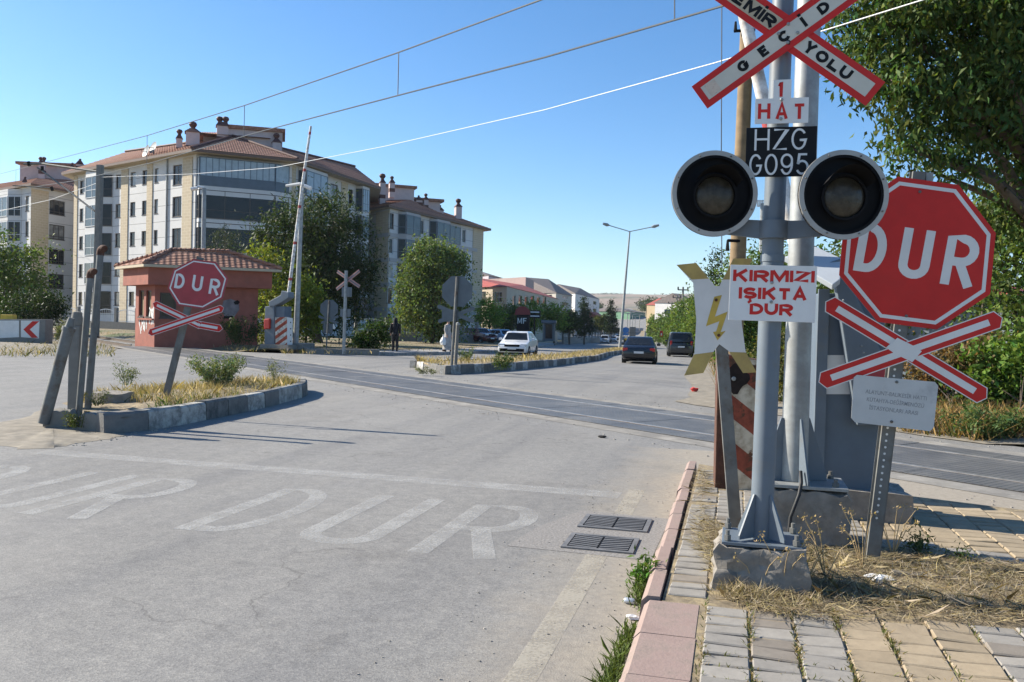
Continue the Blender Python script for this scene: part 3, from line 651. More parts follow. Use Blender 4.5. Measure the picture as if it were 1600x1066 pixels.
for n_ in ns:
    tm = -160.0
    while tm < 60:
        q = trk(tm, n_, 0)
        if q.x > XL(q.y)-(2.75 if q.y > kpts[1][1] else .12): break
        tm += .1
    for i in range(nt_+1):
        q = trk(-160+(tm+160)*(i/nt_)**.6, n_, 0); vs.append((q.x, q.y, T(q.x, q.y)-.06+.23*min(1, (n_-2.0)/1.4)+.03*math.sin(q.x*1.3)*math.sin(q.y*.9)))
mb = MB(); mb.add(vs, [(j*(nt_+1)+i, j*(nt_+1)+i+1, (j+1)*(nt_+1)+i+1, (j+1)*(nt_+1)+i) for j in range(len(ns)-1) for i in range(nt_)])
kind(mb.build('verge', 'ground', smooth=60), 'structure')
mb = MB(); pts = [gnd(*p) for p in ((-120, 560), (0, 556), (60, 551), (135, 546), (112, 541), (60, 533.5), (-120, 523))]
c = sum(pts, Vector())/len(pts)
mb.add([p+Vector((0, 0, .006)) for p in pts]+[c+(p-c)*.7+Vector((0, 0, .12)) for p in pts]+[c+Vector((0, 0, .16))], [(i, (i+1) % 7, 7+(i+1) % 7, 7+i) for i in range(7)]+[(7+i, 7+(i+1) % 7, 14) for i in range(7)])
kind(mb.build('dirt_mound', 'dirt', smooth=80), 'structure')
rg = np.random.default_rng(21); pts = []
for px, py in ((-60, 684), (-10, 696), (40, 702), (85, 700), (130, 692), (175, 686), (198, 680), (180, 664), (150, 645), (110, 638), (70, 640), (30, 655), (-60, 670)):
    q = gnd(px, py); pts.append(q)
full = []
for i in range(len(pts)):
    for f in (0, .33, .67): q = pts[i].lerp(pts[(i+1) % len(pts)], f); full.append(q+Vector((rg.normal(0, .04), rg.normal(0, .035), 0)))
c = sum(full, Vector())/len(full); n = len(full); vs = []
for k, (f, z) in enumerate(((1, .003), (.85, .014), (.5, .017), (.25, .019))): vs += [c+(p-c)*f+Vector((0, 0, z+(rg.normal(0, .003) if k else 0))) for p in full]
mb = MB(); mb.add(vs+[c+Vector((0, 0, .02))], [(k*n+i, k*n+(i+1) % n, (k+1)*n+(i+1) % n, (k+1)*n+i) for k in range(3) for i in range(n)]+[(3*n+i, 3*n+(i+1) % n, 4*n) for i in range(n)])
kind(mb.build('dirt_heap', 'dirt', smooth=80), 'structure')

# ---- right-hand pavement: kerbstones, pavers laid one by one
kerb('red_kerb', [(-.42, 1.0), (-.42, 4.46)], .30, .13, .47, [(.37, .25, .215), (.35, .235, .20), (.39, .27, .235)], 'kerb_red', zf=lambda x, y: 0, side=-1, wob=.004)
kerb('red_kerb', [(-.44, 4.47), (-.46, 9.15)], .115, .14, .5, [(.37, .25, .215)], 'kerb_red', zf=lambda x, y: 0, side=-1, wob=.003)
mb = MB()
mb.add([(-.13, 0, .124), (9, 0, .124), (9, 6.1, .124), (4.2, 7.1, .124), (1.3, 8.15, .124), (-.33, 9.1, .124), (-.33, 4.47, .124)], [(0, 1, 2, 3, 4, 5, 6)])
kind(mb.build('pavement_bedding', 'straw_dirt'), 'structure')
TAN = (.37, .295, .20); GRY = (.315, .29, .255); GR2 = (.26, .225, .185)
mb = MB(); PW, PH = .208, .134
def far_edge(x): return 9.05-.62*(x+.35) if x < 1.3 else 8.03-.3*(x-1.3)
bare = lambda x, y: ((x-.85)/1.05)**2+((y-5.08)/.55)**2 < 1 or (-.05 < x < .35 and 4.5 < y < 5.0)
for i in range(-2, 42):
    for j in range(60):
        x = -.105+i*PW; y = .7+j*PH+(.02*math.sin(i*2.1)); cx, cy = x+PW/2, y+PH/2
        if cy > far_edge(cx)-.08 or (x < -.12 and y < 4.42) or x < -.32: continue
        if bare(cx, cy) and RNG.random() < .8: continue
        if x < .05 and y > 4.4 and RNG.random() < .15: continue
        tac = (.52 < cx-.04*(cy-4) < 1.12 and cy < 4.9) or (cx > .98 and cy > 6.25-.25*(cx-1.3) and cy < 7.95)
        c = mul(TAN if tac else (GRY if RNG.random() < .85 else GR2), 1+RNG.normal(0, .07))
        sink = .012*math.sin(cx*3.1+1)*math.sin(cy*2.3)+RNG.normal(0, .0022); g = .004+abs(RNG.normal(0, .0018)); ax, ay = RNG.normal(0, .007, 2); b_ = .006
        zt = .133+sink*.5; hx_, hy_ = PW/2-g, PH/2-g-.003
        top = [(cx+sx*(hx_-b_), cy+sy*(hy_-b_), zt+sx*ax*.35+sy*ay*.35) for sx, sy in ((-1, -1), (1, -1), (1, 1), (-1, 1))]
        mid = [(cx+sx*hx_, cy+sy*hy_, zt-b_+sx*ax*.35+sy*ay*.35) for sx, sy in ((-1, -1), (1, -1), (1, 1), (-1, 1))]
        bot = [(p[0], p[1], .09) for p in mid]
        vs = top+mid+bot; fs = [(0, 1, 2, 3)]+[(4+k, 4+(k+1) % 4, (k+1) % 4, k) for k in range(4)]+[(8+k, 8+(k+1) % 4, 4+(k+1) % 4, 4+k) for k in range(4)]
        mb.add(vs, fs, 0, c)
kind(mb.build('pavement', 'paver'), 'structure')

# ---- road markings (thin sheets)
GF = Fr((0, 0, .0015), (1, 0, 0), (0, 1, 0))
mb = MB(); mb.poly([GF.pt(-7.4, 7.62), GF.pt(-.98, 7.62), GF.pt(-.98, 7.9), GF.pt(-7.4, 7.9)]); kind(mb.build('stop_line', 'mark'), 'structure')
mb = MB()
for y0, y1, x0, x1 in ((.5, 3.45, -.92, -.83), (3.5, 6.0, -.93, -.79), (6.0, 6.35, -.93, -.79), (6.95, 8.1, -.93, -.78)):
    mb.poly([GF.pt(x0, y0), GF.pt(x1, y0), GF.pt(x1, y1), GF.pt(x0, y1)])
kind(mb.build('edge_line', 'mark_edge'), 'structure')
for xs in ((-3.6, -2.7, -1.78), (-6.78, -5.75, -4.98)):
    mb = MB()
    for ch, x in zip('DUR', xs):
        fl = Fr((x, 6.15, .001), (1, 0, 0), (0, 1, 0)); traffic_letter(mb, fl, ch, 0, 0, .62, 1.65, .15, .001)
    kind(mb.build('road_lettering', 'mark'), 'structure')

# ---- drain grates
for (x0, y0, x1, y1), lab in (((-1.13, 6.41, -.6, 6.85), 'rectangular iron drain grate nearer the stop line, asphalt patch round it'), ((-1.13, 5.77, -.63, 6.19), 'rectangular iron drain grate nearer the viewer, litter on its corner')):
    t = thing('drain_grate', lab, 'drain grate', ((x0+x1)/2, (y0+y1)/2, 0), 'drain grates in the gutter')
    f = MB(); a = .035
    for p in ((x0, y0, x1, y0+a), (x0, y1-a, x1, y1), (x0, y0+a, x0+a, y1-a), (x1-a, y0+a, x1, y1-a)): f.box(((p[0]+p[2])/2, (p[1]+p[3])/2, .006), (p[2]-p[0], p[3]-p[1], .014))
    f.build('frame', 'grate', t)
    f = MB(); f.box(((x0+x1)/2, (y0+y1)/2, .0055), (x1-x0-2*a, y1-y0-2*a, .002)); f.build('well_shade', 'black', t)  # flat black sheet in place of the shaded depth below the bars
    f = MB(); n = 7
    for k in range(n):
        yc = y0+a+(y1-y0-2*a)*(k+.5)/n
        for s_ in (-1, 1):
            xc = (x0+x1)/2+s_*(x1-x0-2*a)*.25
            f.box((xc, yc, .0105), ((x1-x0-2*a)*.47, .022, .006), Matrix.Rotation(s_*.16, 3, 'Z'))
    f.build('bars', 'grate', t)
mb = MB(); mb.add([(-1.5, 5.7, .002), (-.5, 5.66, .002), (-.47, 6.95, .002), (-1.2, 7.0, .002), (-1.42, 6.3, .002)], [(0, 1, 2, 3, 4)])
kind(mb.build('asphalt_patch', M('coarse_patch', (.22, .205, .19), .35, 60, .9, 0, 1.0, 60)), 'structure')

# ================================================================== SIGNS AND POSTS IN THE FOREGROUND
def scale_pts(pts, k, c=None):
    if c is None: c = (sum(p[0] for p in pts)/len(pts), sum(p[1] for p in pts)/len(pts))
    return [(c[0]+(p[0]-c[0])*k, c[1]+(p[1]-c[1])*k) for p in pts]
def octagon_sign(fr, pts, parent, red='sign_red', letters=None, lw=None, back='sign_back'):
    """octagonal plate; letters = [(char, x, y, w, h)] in the frame, tilt in degrees"""
    b = MB(); b.prism(fr, pts, -.003, 0, 0, 1); b.poly([fr.pt(x, y, -.0032) for x, y in (pts if sum(pts[i][0]*pts[(i+1) % 8][1]-pts[(i+1) % 8][0]*pts[i][1] for i in range(8)) < 0 else pts[::-1])], 1)
    o = b.build('octagon_plate', [red, back], parent)
    b = MB(); b.ring(fr, scale_pts(pts, .935), scale_pts(pts, .885), .0008)
    b.build('white_border', 'sign_white', o)
    b = MB()
    for ch, x, y, w_, h_, tilt in letters: traffic_letter(b, fr.rolled(tilt, x, y), ch, 0, 0, w_, h_, lw, .001)
    b.build('lettering', 'sign_white', o)
    return o
def arrow_arm(fr, a, b, wd, z, parent, red='sign_red', tip=.6, ta=1, tb=1):
    """one arm of the red and white cross: white with a red margin, pointed ends"""
    a, b = Vector(a), Vector(b); t = (b-a).normalized(); q = Vector((-t.y, t.x)); h = wd/2
    def outl(k, e): return [tuple(p) for p in (a-t*e*.9+q*0, a+t*(h*tip-e*.6)*ta-q*h*k, b-t*(h*tip-e*.6)*tb-q*h*k, b+t*e*.9*tb, b-t*(h*tip-e*.6)*tb+q*h*k, a+t*(h*tip-e*.6)*ta+q*h*k)]
    m = MB(); m.prism(fr, outl(1.12, .006), z-.003, z-.0002, 0, 1); m.prism(fr, outl(1.0, 0), z-.0002, z+.0004, 2)
    L = (b-a).length; i0, i1 = h*1.5*ta, L-h*1.5*tb
    m.poly([fr.pt(*(a+t*s_+q*k*h*.40), z+.001) for s_, k in ((i0, -1), (i1, -1), (i1, 1), (i0, 1))], 0)
    return m
def bolt(mb, fr, x, y, z, r=.009, mi=0): mb.lathe(fr.moved(x, y), [(r, z), (r, z+.006), (r*.6, z+.009), (.0005, z+.0095)], 8, mi)
def rot_chunk(name, lo, hi, mats, parent, cuts=3, jit=.012, taper=.88, bevel=.015):
    """roughly cast concrete block"""
    b = MB(); (x0, y0, z0), (x1, y1, z1) = lo, hi; cx, cy = (x0+x1)/2, (y0+y1)/2
    vs = [(x, y, z0) for x, y in ((x0, y0), (x1, y0), (x1, y1), (x0, y1))]+[(cx+(x-cx)*taper, cy+(y-cy)*taper, z1) for x, y in ((x0, y0), (x1, y0), (x1, y1), (x0, y1))]
    b.add(vs, [(3, 2, 1, 0), (0, 1, 5, 4), (1, 2, 6, 5), (2, 3, 7, 6), (3, 0, 4, 7)], 0); b.add(vs[4:], [(0, 1, 2, 3)], 1)
    return b.build(name, mats, parent, sub=cuts, jitter=jit, smooth=35)

# ---- flashing-light signal with its boards
D = 4.75; base = P(1189, 838, D); top = P(1226, -60, D)
t = thing('crossing_signal', 'grey level crossing signal post with two unlit round lamps and a red-edged crossbuck on top', 'crossing signal', (base.x, base.y, .13))
rot_chunk('footing', (base.x-.265, base.y-.2, .05), (base.x+.265, base.y+.27, base.z-.03), ['concrete', 'concrete_top'], t, 7, .011, .86)
ax = (top-base).normalized()
b = MB(); b.box(base+Vector((.0, .02, -.018)), (.42, .36, .018)); b.build('base_plate', 'grey_paint', t, bevel=.003)
b = MB()
for x, y in ((-.18, -.13), (.18, -.13), (-.18, .17), (.18, .17)):
    b.tube([base+Vector((x, y, -.01)), base+Vector((x, y, .05))], .011, 8); b.tube([base+Vector((x, y, -.005)), base+Vector((x, y, .022))], .021, 6)
each(b, 'anchor_bolt', 'galv_old', t, per=2)
b = MB(); b.tube([base-Vector((0, 0, .01)), base+ax*1.55], .062, 28); b.build('pole', 'grey_paint', t, smooth=40)
b = MB(); b.tube([base+ax*1.55, base+ax*3.6], .058, 28); b.tube([base+ax*1.53, base+ax*1.57], .066, 28); b.build('upper_pole', 'grey_paint', t, smooth=40)
b = MB()
for a in (45, 135, 225, 315):
    f = Fr(base, (math.cos(R(a)), math.sin(R(a)), 0), (0, 0, 1)); b.prism(f, [(.058, 0), (.17, 0), (.17, .02), (.066, .24), (.058, .24)], -.005, .005)
each(b, 'gusset', 'grey_paint', t)
# crossbuck: two arms, lettering
fr = facing(1231, 53, D-.09, 2)
def arm(fr, p0, p1, wd, z, margin, red, white):
    a, c = Vector(fr.loc(*p0)), Vector(fr.loc(*p1)); f = Fr(fr.pt(*a), fr.r*(c-a).x+fr.u*(c-a).y, fr.n.cross(fr.r*(c-a).x+fr.u*(c-a).y)); L = (c-a).length; h = wd/2
    m = MB(); m.fbox(f, 0, -h, L, h, z-.003, z, 0); g = margin
    m.poly([f.pt(x, y, z+.0012) for x, y in ((g, -h+g), (L-g, -h+g), (L-g, h-g), (g, h-g))], 1)
    return m, f, L
cb = arm(fr, (1094, -44), (1368, 147), .155, 0, .035, 0, 0)
o = cb[0].build('crossbuck_arm', ['sign_red', 'sign_cream', 'sign_tan'], t); relabel(o, 'crossbuck arm with a stained tan upper half reading DEMİR YOLU')
f, L = cb[1], cb[2]
b = MB(); b.poly([f.pt(x, y, .0018) for x, y in ((.036, -.0425), (L*.5-.05, -.0425), (L*.5-.05, .0425), (.036, .0425))]); b.build('stained_panel', 'sign_tan', o)
b = MB(); word(b, f, 'DEMİR', L*.285, 0, .36, .062, .0175, .0026, gap=.4); word(b, f, 'YOLU', L*.735, 0, .30, .062, .0175, .0026, gap=.8); b.build('lettering', 'sign_black', o)
ca = arm(fr, (1093, 153), (1369, -47), .155, .006, .035, 0, 0)
o = ca[0].build('crossbuck_arm', ['sign_red', 'sign_cream'], t); relabel(o, 'crossbuck arm reading GEÇİDİ')
f, L = ca[1], ca[2]; b = MB()
for ch, k, w_, h_ in (('G', .255, .062, .062), ('E', .375, .052, .060), ('Ç', .49, .064, .078), ('İ', .60, .0176, .078), ('D', .71, .06, .06), ('İ', .815, .0176, .078)): traffic_letter(b, f, ch, L*k, 0, w_, .060, .0175, .0086)
b.build('lettering', 'sign_black', o)
b = MB(); b.poly([f.pt(x, y, .0078) for x, y in ((.055, -.036), (.12, -.036), (.12, .036), (.055, .036))]); b.build('sticker', M('sticker_tan', (.55, .45, .36), .2, 20, .5, dirt=(.35, .2, .15), dscale=20), o)
b = MB()
for x, y in ((-.05, .0), (.05, .0), (0, .05), (0, -.05)): bolt(b, fr, x, y, .007)
each(b, 'bolt', 'galv', t)
# plates: 1 HAT, number board, KIRMIZI board
def board(fr, x0, y0, x1, y1, name, mat, parent, th=.004, lab=None):
    b = MB(); b.fbox(fr, x0, y0, x1, y1, -th, 0); o = b.build(name, mat, parent, bevel=.0015)
    if lab: relabel(o, lab)
    return o
fr = facing(1222, 172, D-.08, 2); x0, y0 = fr.loc(1179, 194); x1, y1 = fr.loc(1264, 152); x2, _ = fr.loc(1208, 150); x3, y3 = fr.loc(1237, 124)
b = MB(); b.prism(fr, [(x0, y0), (x1, y0), (x1, y1), (x3, y1), (x3, y3), (x2, y3), (x2, y1), (x0, y1)], -.004, 0)
o = b.build('track_count_plate', 'sign_white', t); relabel(o, 'small white plate reading 1 HAT')
b = MB()
q = fr.loc(1220, 140); traffic_letter(b, fr, '1', q[0], q[1], .038, .080, .016, .001)
for ch, px in (('H', 1194), ('A', 1221.5), ('T', 1249)): q = fr.loc(px, 174); traffic_letter(b, fr, ch, q[0], q[1], .066, .084, .017, .001)
b.build('lettering', 'sign_red', o); b = MB(); bolt(b, fr, *fr.loc(1221, 156), 0); bolt(b, fr, *fr.loc(1220, 186), 0); each(b, 'bolt', 'galv', o)
fr = facing(1220, 237, D-.075, 2); x0, y0 = fr.loc(1164, 277); x1, y1 = fr.loc(1277, 197)
o = board(fr, x0, y0, x1, y1, 'number_board', 'sign_black', t, lab='black board with white characters HZG G095')
b = MB(); q = fr.loc(1219.5, 218); word(b, fr, 'HZG', q[0], q[1], .275, .117, .0115, .001, gap=1.5); q = fr.loc(1217, 257); word(b, fr, 'G095', q[0], q[1], .315, .117, .0115, .001, gap=1.2); b.build('lettering', 'sign_white', o)
fr = facing(1208, 458, D-.09, 0).rolled(.6); x0, y0 = fr.loc(1138, 500); x1, y1 = fr.loc(1277, 416)
o = board(fr, x0, y0, x1, y1, 'instruction_board', 'sign_white', t, lab='white board reading KIRMIZI IŞIKTA DUR in red')
b = MB()
for s_, px, py, wd, ht in (('KIRMIZI', 1208.5, 431.5, 122, 18), ('IŞIKTA', 1207, 459, 102, 24), ('DUR', 1205, 483.5, 65, 17.5)):
    q = fr.loc(px, py); word(b, fr, s_, q[0], q[1], wd*(D-.09)/FPX, 18*(D-.09)/FPX, .0178, .001, gap=.3)
b.build('lettering', 'sign_red', o); b = MB(); bolt(b, fr, *fr.loc(1206, 442), 0); bolt(b, fr, *fr.loc(1205, 472), 0); each(b, 'bolt', 'galv', o)
# lamps on a cross bracket
lf = facing(1116, 303, 4.72, 14); rf = facing(1317, 305, 4.52, 14)
mid = base+ax*((P(1210, 360, D)-base).length)
b = MB(); b.tube([mid-ax*.05, mid+ax*.05], .078, 24); b.build('clamp', 'grey_paint', t, smooth=40)
b = MB()
for fx in (lf, rf):
    e = fx.pt(0, -.17, -.12); c = mid+(e-mid).normalized()*.07; h = Vector((0, 0, 1)); n = (e-c).normalized().cross(h)*.02
    b.add([c-h*.05-n, c-h*.05+n, c+h*.05+n, c+h*.05-n, e-h*.03-n, e-h*.03+n, e+h*.05+n, e+h*.05-n], [(0, 1, 2, 3), (7, 6, 5, 4), (0, 4, 5, 1), (1, 5, 6, 2), (2, 6, 7, 3), (3, 7, 4, 0)])
b.build('bracket', 'grey_paint', t)
for fx, lab in ((lf, 'left round lamp'), (rf, 'right round lamp')):
    r = .237
    b = MB(); b.lathe(fx, [(r-.04, .012), (r-.002, .012), (r, .009), (r, -.012), (r-.004, -.016), (.05, -.02)], 48)
    o = b.build('lamp_head', 'black', t, smooth=30); relabel(o, lab)
    b = MB(); b.lathe(fx, [(r-.026, .013), (r-.026, .016), (r, .016), (r, -.004)], 48); b.build('rim', M('rim_aluminium', (.36, .345, .32), .1, 9, .5, .2, .05, dirt=(.4, .37, .33)), o, smooth=30)
    b = MB()
    for k in range(8): bolt(b, fx, (r-.016)*math.cos(k*math.pi/4+.4), (r-.016)*math.sin(k*math.pi/4+.4), .016, .005)
    each(b, 'rim_screw', 'galv_old', o)
    b = MB(); b.lathe(fx.moved(0, -.015), [(.118, .0125), (.122, .03), (.11, .03), (.105, .014)], 32); b.build('lens_ring', 'black', o, smooth=30)
    b = MB(); b.lathe(fx.moved(0, -.015), [(.105, .018), (.085, .032), (.05, .043), (.001, .047)], 32)
    b.build('lens', 'lens', o, smooth=60)
    b = MB()   # visor: a quarter hood over the lens
    vs = []
    for k in range(15):
        a = R(25+130*k/14); vs += [fx.pt(.13*math.cos(a), -.015+.13*math.sin(a), .013), fx.pt(.135*math.cos(a), .0+.135*math.sin(a), .16-.03*abs(k-7)/7)]
    b.add(vs, [(2*k, 2*k+1, 2*k+3, 2*k+2) for k in range(14)]); b.build('visor', 'black', o, smooth=60)
    b = MB(); b.lathe(fx.moved(0, 0, -.02), [(.12, 0), (.11, -.12), (.001, -.125)], 24); b.build('lamp_housing', 'black', o, smooth=40)

# ---- right stop sign with cross and grey plate on a perforated post
D = 5.15; fr = facing(1434, 396, D, 4)
t = thing('stop_sign', 'large clean red DUR stop sign standing in straw, grey plate below its cross', 'stop sign', gnd(1362, 885, .13))
pts = [fr.loc(*p) for p in ((1403, 276), (1498, 289), (1556, 364), (1547, 460), (1464, 515), (1371, 503), (1311, 430), (1320, 333))]
k = D/FPX; le = []
for ch, px, py, w_, h_ in (('D', 1362, 388, 44, 77), ('U', 1431, 397, 46, 78), ('R', 1501, 407, 48, 80)): q = fr.loc(px, py); le.append((ch, q[0], q[1], w_*k, h_*k, 8.0))
octagon_sign(fr, pts, t, 'sign_red', le, 13.5*k)
f2 = fr.moved(0, 0, -.012); pb = f2.pt(*f2.loc(1362, 885)); pt_ = f2.pt(*f2.loc(1437, 268)); ax = (pt_-pb).normalized()
b = MB(); side = fr.r-ax*fr.r.dot(ax); side.normalize(); nn = side.cross(ax).normalized()
pf = Fr(pb, side, ax); L = (pt_-pb).length
for x0, x1, z0, z1 in ((-.036, .036, -.004, 0), (-.036, -.032, -.03, -.004), (.032, .036, -.03, -.004), (-.05, -.036, -.032, -.028), (.036, .05, -.032, -.028)): b.fbox(pf, x0, -.1, x1, L, z0, z1)
o = b.build('post', 'galv_old', t)
b = MB()
for k2 in range(46):
    y = .3+k2*.04
    if y < L-.1: b.disc(pf.moved(-.005, y), .0075, .0008, 8)
each(b, 'bolt_hole', 'sign_white', o)
fc = facing(1421, 545, D-.02, 4)
m1 = arrow_arm(fc, fc.loc(1291, 472), fc.loc(1541, 622), .098, 0, t); m1.build('cross_arm', ['sign_white', 'sign_back', 'sign_red'], t)
m2_ = arrow_arm(fc, fc.loc(1280, 597), fc.loc(1565, 497), .098, .004, t); m2_.build('cross_arm', ['sign_white', 'sign_back', 'sign_red'], t)
b = MB(); q = [fc.loc(*p) for p in ((1402, 528), (1428, 541), (1440, 549), (1425, 566), (1398, 553), (1384, 543))]
b.poly([fc.pt(x, y, .0056) for x, y in q[::-1]]); b.build('cross_centre', 'sign_white', t)
fp = facing(1398, 630, D-.015, 4)
q = [fp.loc(*p) for p in ((1339, 586), (1461, 597), (1466, 603), (1459, 668), (1453, 674), (1336, 660), (1330, 653), (1334, 590))]
b = MB(); b.prism(fp, q, -.003, 0); o = b.build('grey_plate', M('plate_grey', (.52, .52, .505), .06, 7, .5, dirt=(.34, .34, .34)), t); relabel(o, 'pale grey plate with almost bleached-out writing')
b = MB(); f = fp.rolled(5)
for i, (s_, px, py, wd) in enumerate((('ALAYUNT-BALIKESİR HATTI', 1400, 616, 90), ('KÜTAHYA-DEĞİRMENÖZÜ', 1399, 628, 84), ('İSTASYONLARI ARASI', 1396, 640, 72))): q = f.loc(px, py); text(b, f, s_, q[0], q[1], wd*D/FPX, 8.5*D/FPX, .0008, 0, .005)
b.build('lettering', M('bleached_ink', (.25, .255, .26), .25, 40, .5), o)
b = MB(); bolt(b, fp, *fp.loc(1401, 597), 0); bolt(b, fp, *fp.loc(1393, 659), 0); bolt(b, fr, *fr.loc(1437, 300), .001); bolt(b, fr, *fr.loc(1416, 494), .001); each(b, 'bolt', 'galv_old', t)
b = MB(); b.fbox(fr.moved(*fr.loc(1446, 274)), -.05, -.03, -.01, .02, -.06, -.02); b.fbox(fr.moved(*fr.loc(1446, 274)), .01, -.03, .05, .02, -.06, -.02); b.build('clamp', 'galv', t)

# ---- electrification warning: white and yellow X with a lightning bolt
D = 5.9; fr = facing(1118, 500, D, 5)
t = thing('warning_sign', 'white hourglass-shaped sign with yellow tips and a lightning bolt on a leaning flat post', 'warning sign', gnd(1152, 828, .13))
Q = lambda *pp: [fr.loc(*p) for p in pp]
outl = Q((1057, 414), (1088, 411), (1117, 447), (1124, 447), (1146, 404), (1176, 404), (1160, 441), (1157, 470), (1159, 506), (1165, 549), (1182, 582), (1161, 583), (1139, 549), (1124, 538), (1116, 548), (1099, 583), (1069, 587), (1085, 552), (1088, 500), (1083, 442))
b = MB(); b.prism(fr, outl, -.004, 0, 0, 1); o = b.build('sign_plate', ['sign_white', 'sign_back'], t)
b = MB()
for pp in (((1057, 414), (1088, 411), (1107.5, 435.5), (1080.5, 437)), ((1146, 404), (1176, 404), (1161.5, 437), (1129.5, 437)), ((1115, 550), (1099, 583), (1069, 587), (1084.5, 554)), ((1139.5, 550), (1166, 551), (1182, 582), (1161, 583))):
    q = Q(*pp); q = q if sum(q[i][0]*q[(i+1) % 4][1]-q[(i+1) % 4][0]*q[i][1] for i in range(4)) > 0 else q[::-1]; b.poly([fr.pt(x, y, .001) for x, y in q])
each(b, 'yellow_tip', 'yellow', o)
b = MB(); q = Q((1116, 464), (1128, 461), (1117, 495), (1137, 487), (1126, 519), (1134, 517), (1121, 532), (1114, 519), (1119, 518), (1124, 502), (1103, 510)); b.prism(fr, q, .0004, .0016); b.build('lightning_bolt', 'bolt_yellow', o)
b = MB(); bolt(b, fr, *fr.loc(1119, 469), .002, .011); bolt(b, fr, *fr.loc(1123, 524), .002, .011); each(b, 'bolt', 'rust', o)
f2 = fr.moved(0, 0, -.006); pb = f2.pt(*f2.loc(1150, 828)); pt_ = f2.pt(*f2.loc(1121, 455)); ax = (pt_-pb).normalized(); pf = Fr(pb, fr.r-ax*fr.r.dot(ax), ax)
b = MB(); L = (pt_-pb).length; b.fbox(pf, -.042, -.05, .042, L, -.02, 0); b.fbox(pf, -.042, -.05, -.036, L, -.06, -.02); b.build('post', 'galv_old', t, bevel=.003)

# ---- galvanised mast on its own block, with cable
D = 5.75; base = P(1240, 750, D); top = P(1266, -40, D); ax = (top-base).normalized()
t = thing('signal_mast', 'thick galvanised steel mast with gusset plates on a rough concrete block behind the signal post', 'mast', (base.x, base.y, .13))
rot_chunk('footing', (base.x-.25, base.y-.22, .05), (base.x+.34, base.y+.3, base.z-.035), ['concrete', 'concrete_top'], t, 7, .010, .95)
b = MB(); b.tube([base, base+ax*3.7], [.088, .076], 30); b.build('pole', 'galv', t, smooth=40)
b = MB(); b.box(base+Vector((.045, 0, -.012)), (.56, .42, .022)); b.build('base_plate', 'galv', t, bevel=.003)
b = MB()
for a in (0, 90, 180, 270):
    f = Fr(base, (math.cos(R(a+20)), math.sin(R(a+20)), 0), (0, 0, 1)); b.prism(f, [(.08, 0), (.23, 0), (.23, .03), (.1, .42), (.08, .42)], -.006, .006)
each(b, 'gusset', 'grey_paint', t)
b = MB()
for x, y in ((-.2, -.16), (.25, -.16), (-.2, .16), (.25, .16)): b.tube([base+Vector((x, y, 0)), base+Vector((x, y, .05))], .013, 8); b.tube([base+Vector((x, y, 0)), base+Vector((x, y, .025))], .024, 6)
each(b, 'anchor_bolt', 'galv_old', t, per=2)
b = MB(); q = [base+Vector((.03, -.17, .09)), base+Vector((.035, -.2, .02)), base+Vector((.02, -.25, -.05)), base+Vector((-.03, -.262, -.2)), base+Vector((-.045, -.27, -.4)), base+Vector((-.03, -.33, -.5))]
b.tube(q, .012, 10); b.build('cable', 'cable', t, smooth=60)

# ---- barrier machine with raised boom
D = 6.5; fr = facing(1330, 620, D, 6); Q = lambda *pp: [fr.loc(*p) for p in pp]
t = thing('barrier_machine', 'blue-grey barrier cabinet with angled boom arm partly hidden behind the large DUR sign', 'barrier', gnd(1335, 815, .13))
b = MB(); q = Q((1280, 458), (1384, 462), (1376, 790), (1278, 790)); b.prism(fr, q, -.42, 0); o = b.build('cabinet', 'grey_blue', t, bevel=.012)
b = MB(); x, y = fr.loc(1278, 452); x2, y2 = fr.loc(1287, 790); b.fbox(fr, x, y2, x2-.012, y+.0, .001, .03); b.build('edge_rail', 'grey_paint', t, bevel=.004)
b = MB(); q = Q((1287, 555), (1330, 555), (1330, 616), (1287, 616)); b.prism(fr, q, .001, .006); b.build('reflective_band', 'sign_white', t)
b = MB(); q = Q((1290, 412), (1314, 404), (1319, 438), (1350, 500), (1382, 580), (1388, 660), (1334, 662), (1318, 560), (1301, 447)); b.prism(fr, q, .02, .12, 0); o = b.build('boom_carrier', 'grey_paint', t, bevel=.008)
fh = Fr(P(1272, 415, D-.1), (.93, .1, .12), (.15, .72, .62)); q = [fh.loc(*p) for p in ((1226, 401), (1274, 385), (1314, 403), (1313, 436), (1301, 445), (1274, 429))]
b = MB(); b.prism(fh, q, -.05, 0); b.build('boom_head', M('boom_head_paint', (.42, .45, .48), .06, 5, .45), o, bevel=.006)  # plate tilted sunwards; sunlit look of the arm top also put into the paler colour
b = MB(); q = Q((1334, 560), (1382, 560), (1388, 655), (1336, 655)); b.prism(fr, q, .121, .126); b.build('red_panel', 'sign_red_old', o)
b = MB()
for px, py in ((1312, 470), (1318, 498), (1340, 540), (1343, 550), (1344, 560), (1345, 570)): bolt(b, fr, *fr.loc(px, py), .12, .008)
each(b, 'bolt', 'galv', o)
b = MB(); q = [fr.pt(*fr.loc(px, py), .07) for px, py in ((1244, 396), (1180, 112), (1150, -20))]; b.tube(q, [.055, .05, .045], 14); b.build('boom', 'boom', t, smooth=40)
bx = fr.pt(*fr.loc(1330, 800)); rot_chunk('footing', (bx.x-.34, bx.y-.12, .05), (bx.x+.42, bx.y+.5, .34), ['concrete', 'concrete_top'], t, 4, .008, .96)

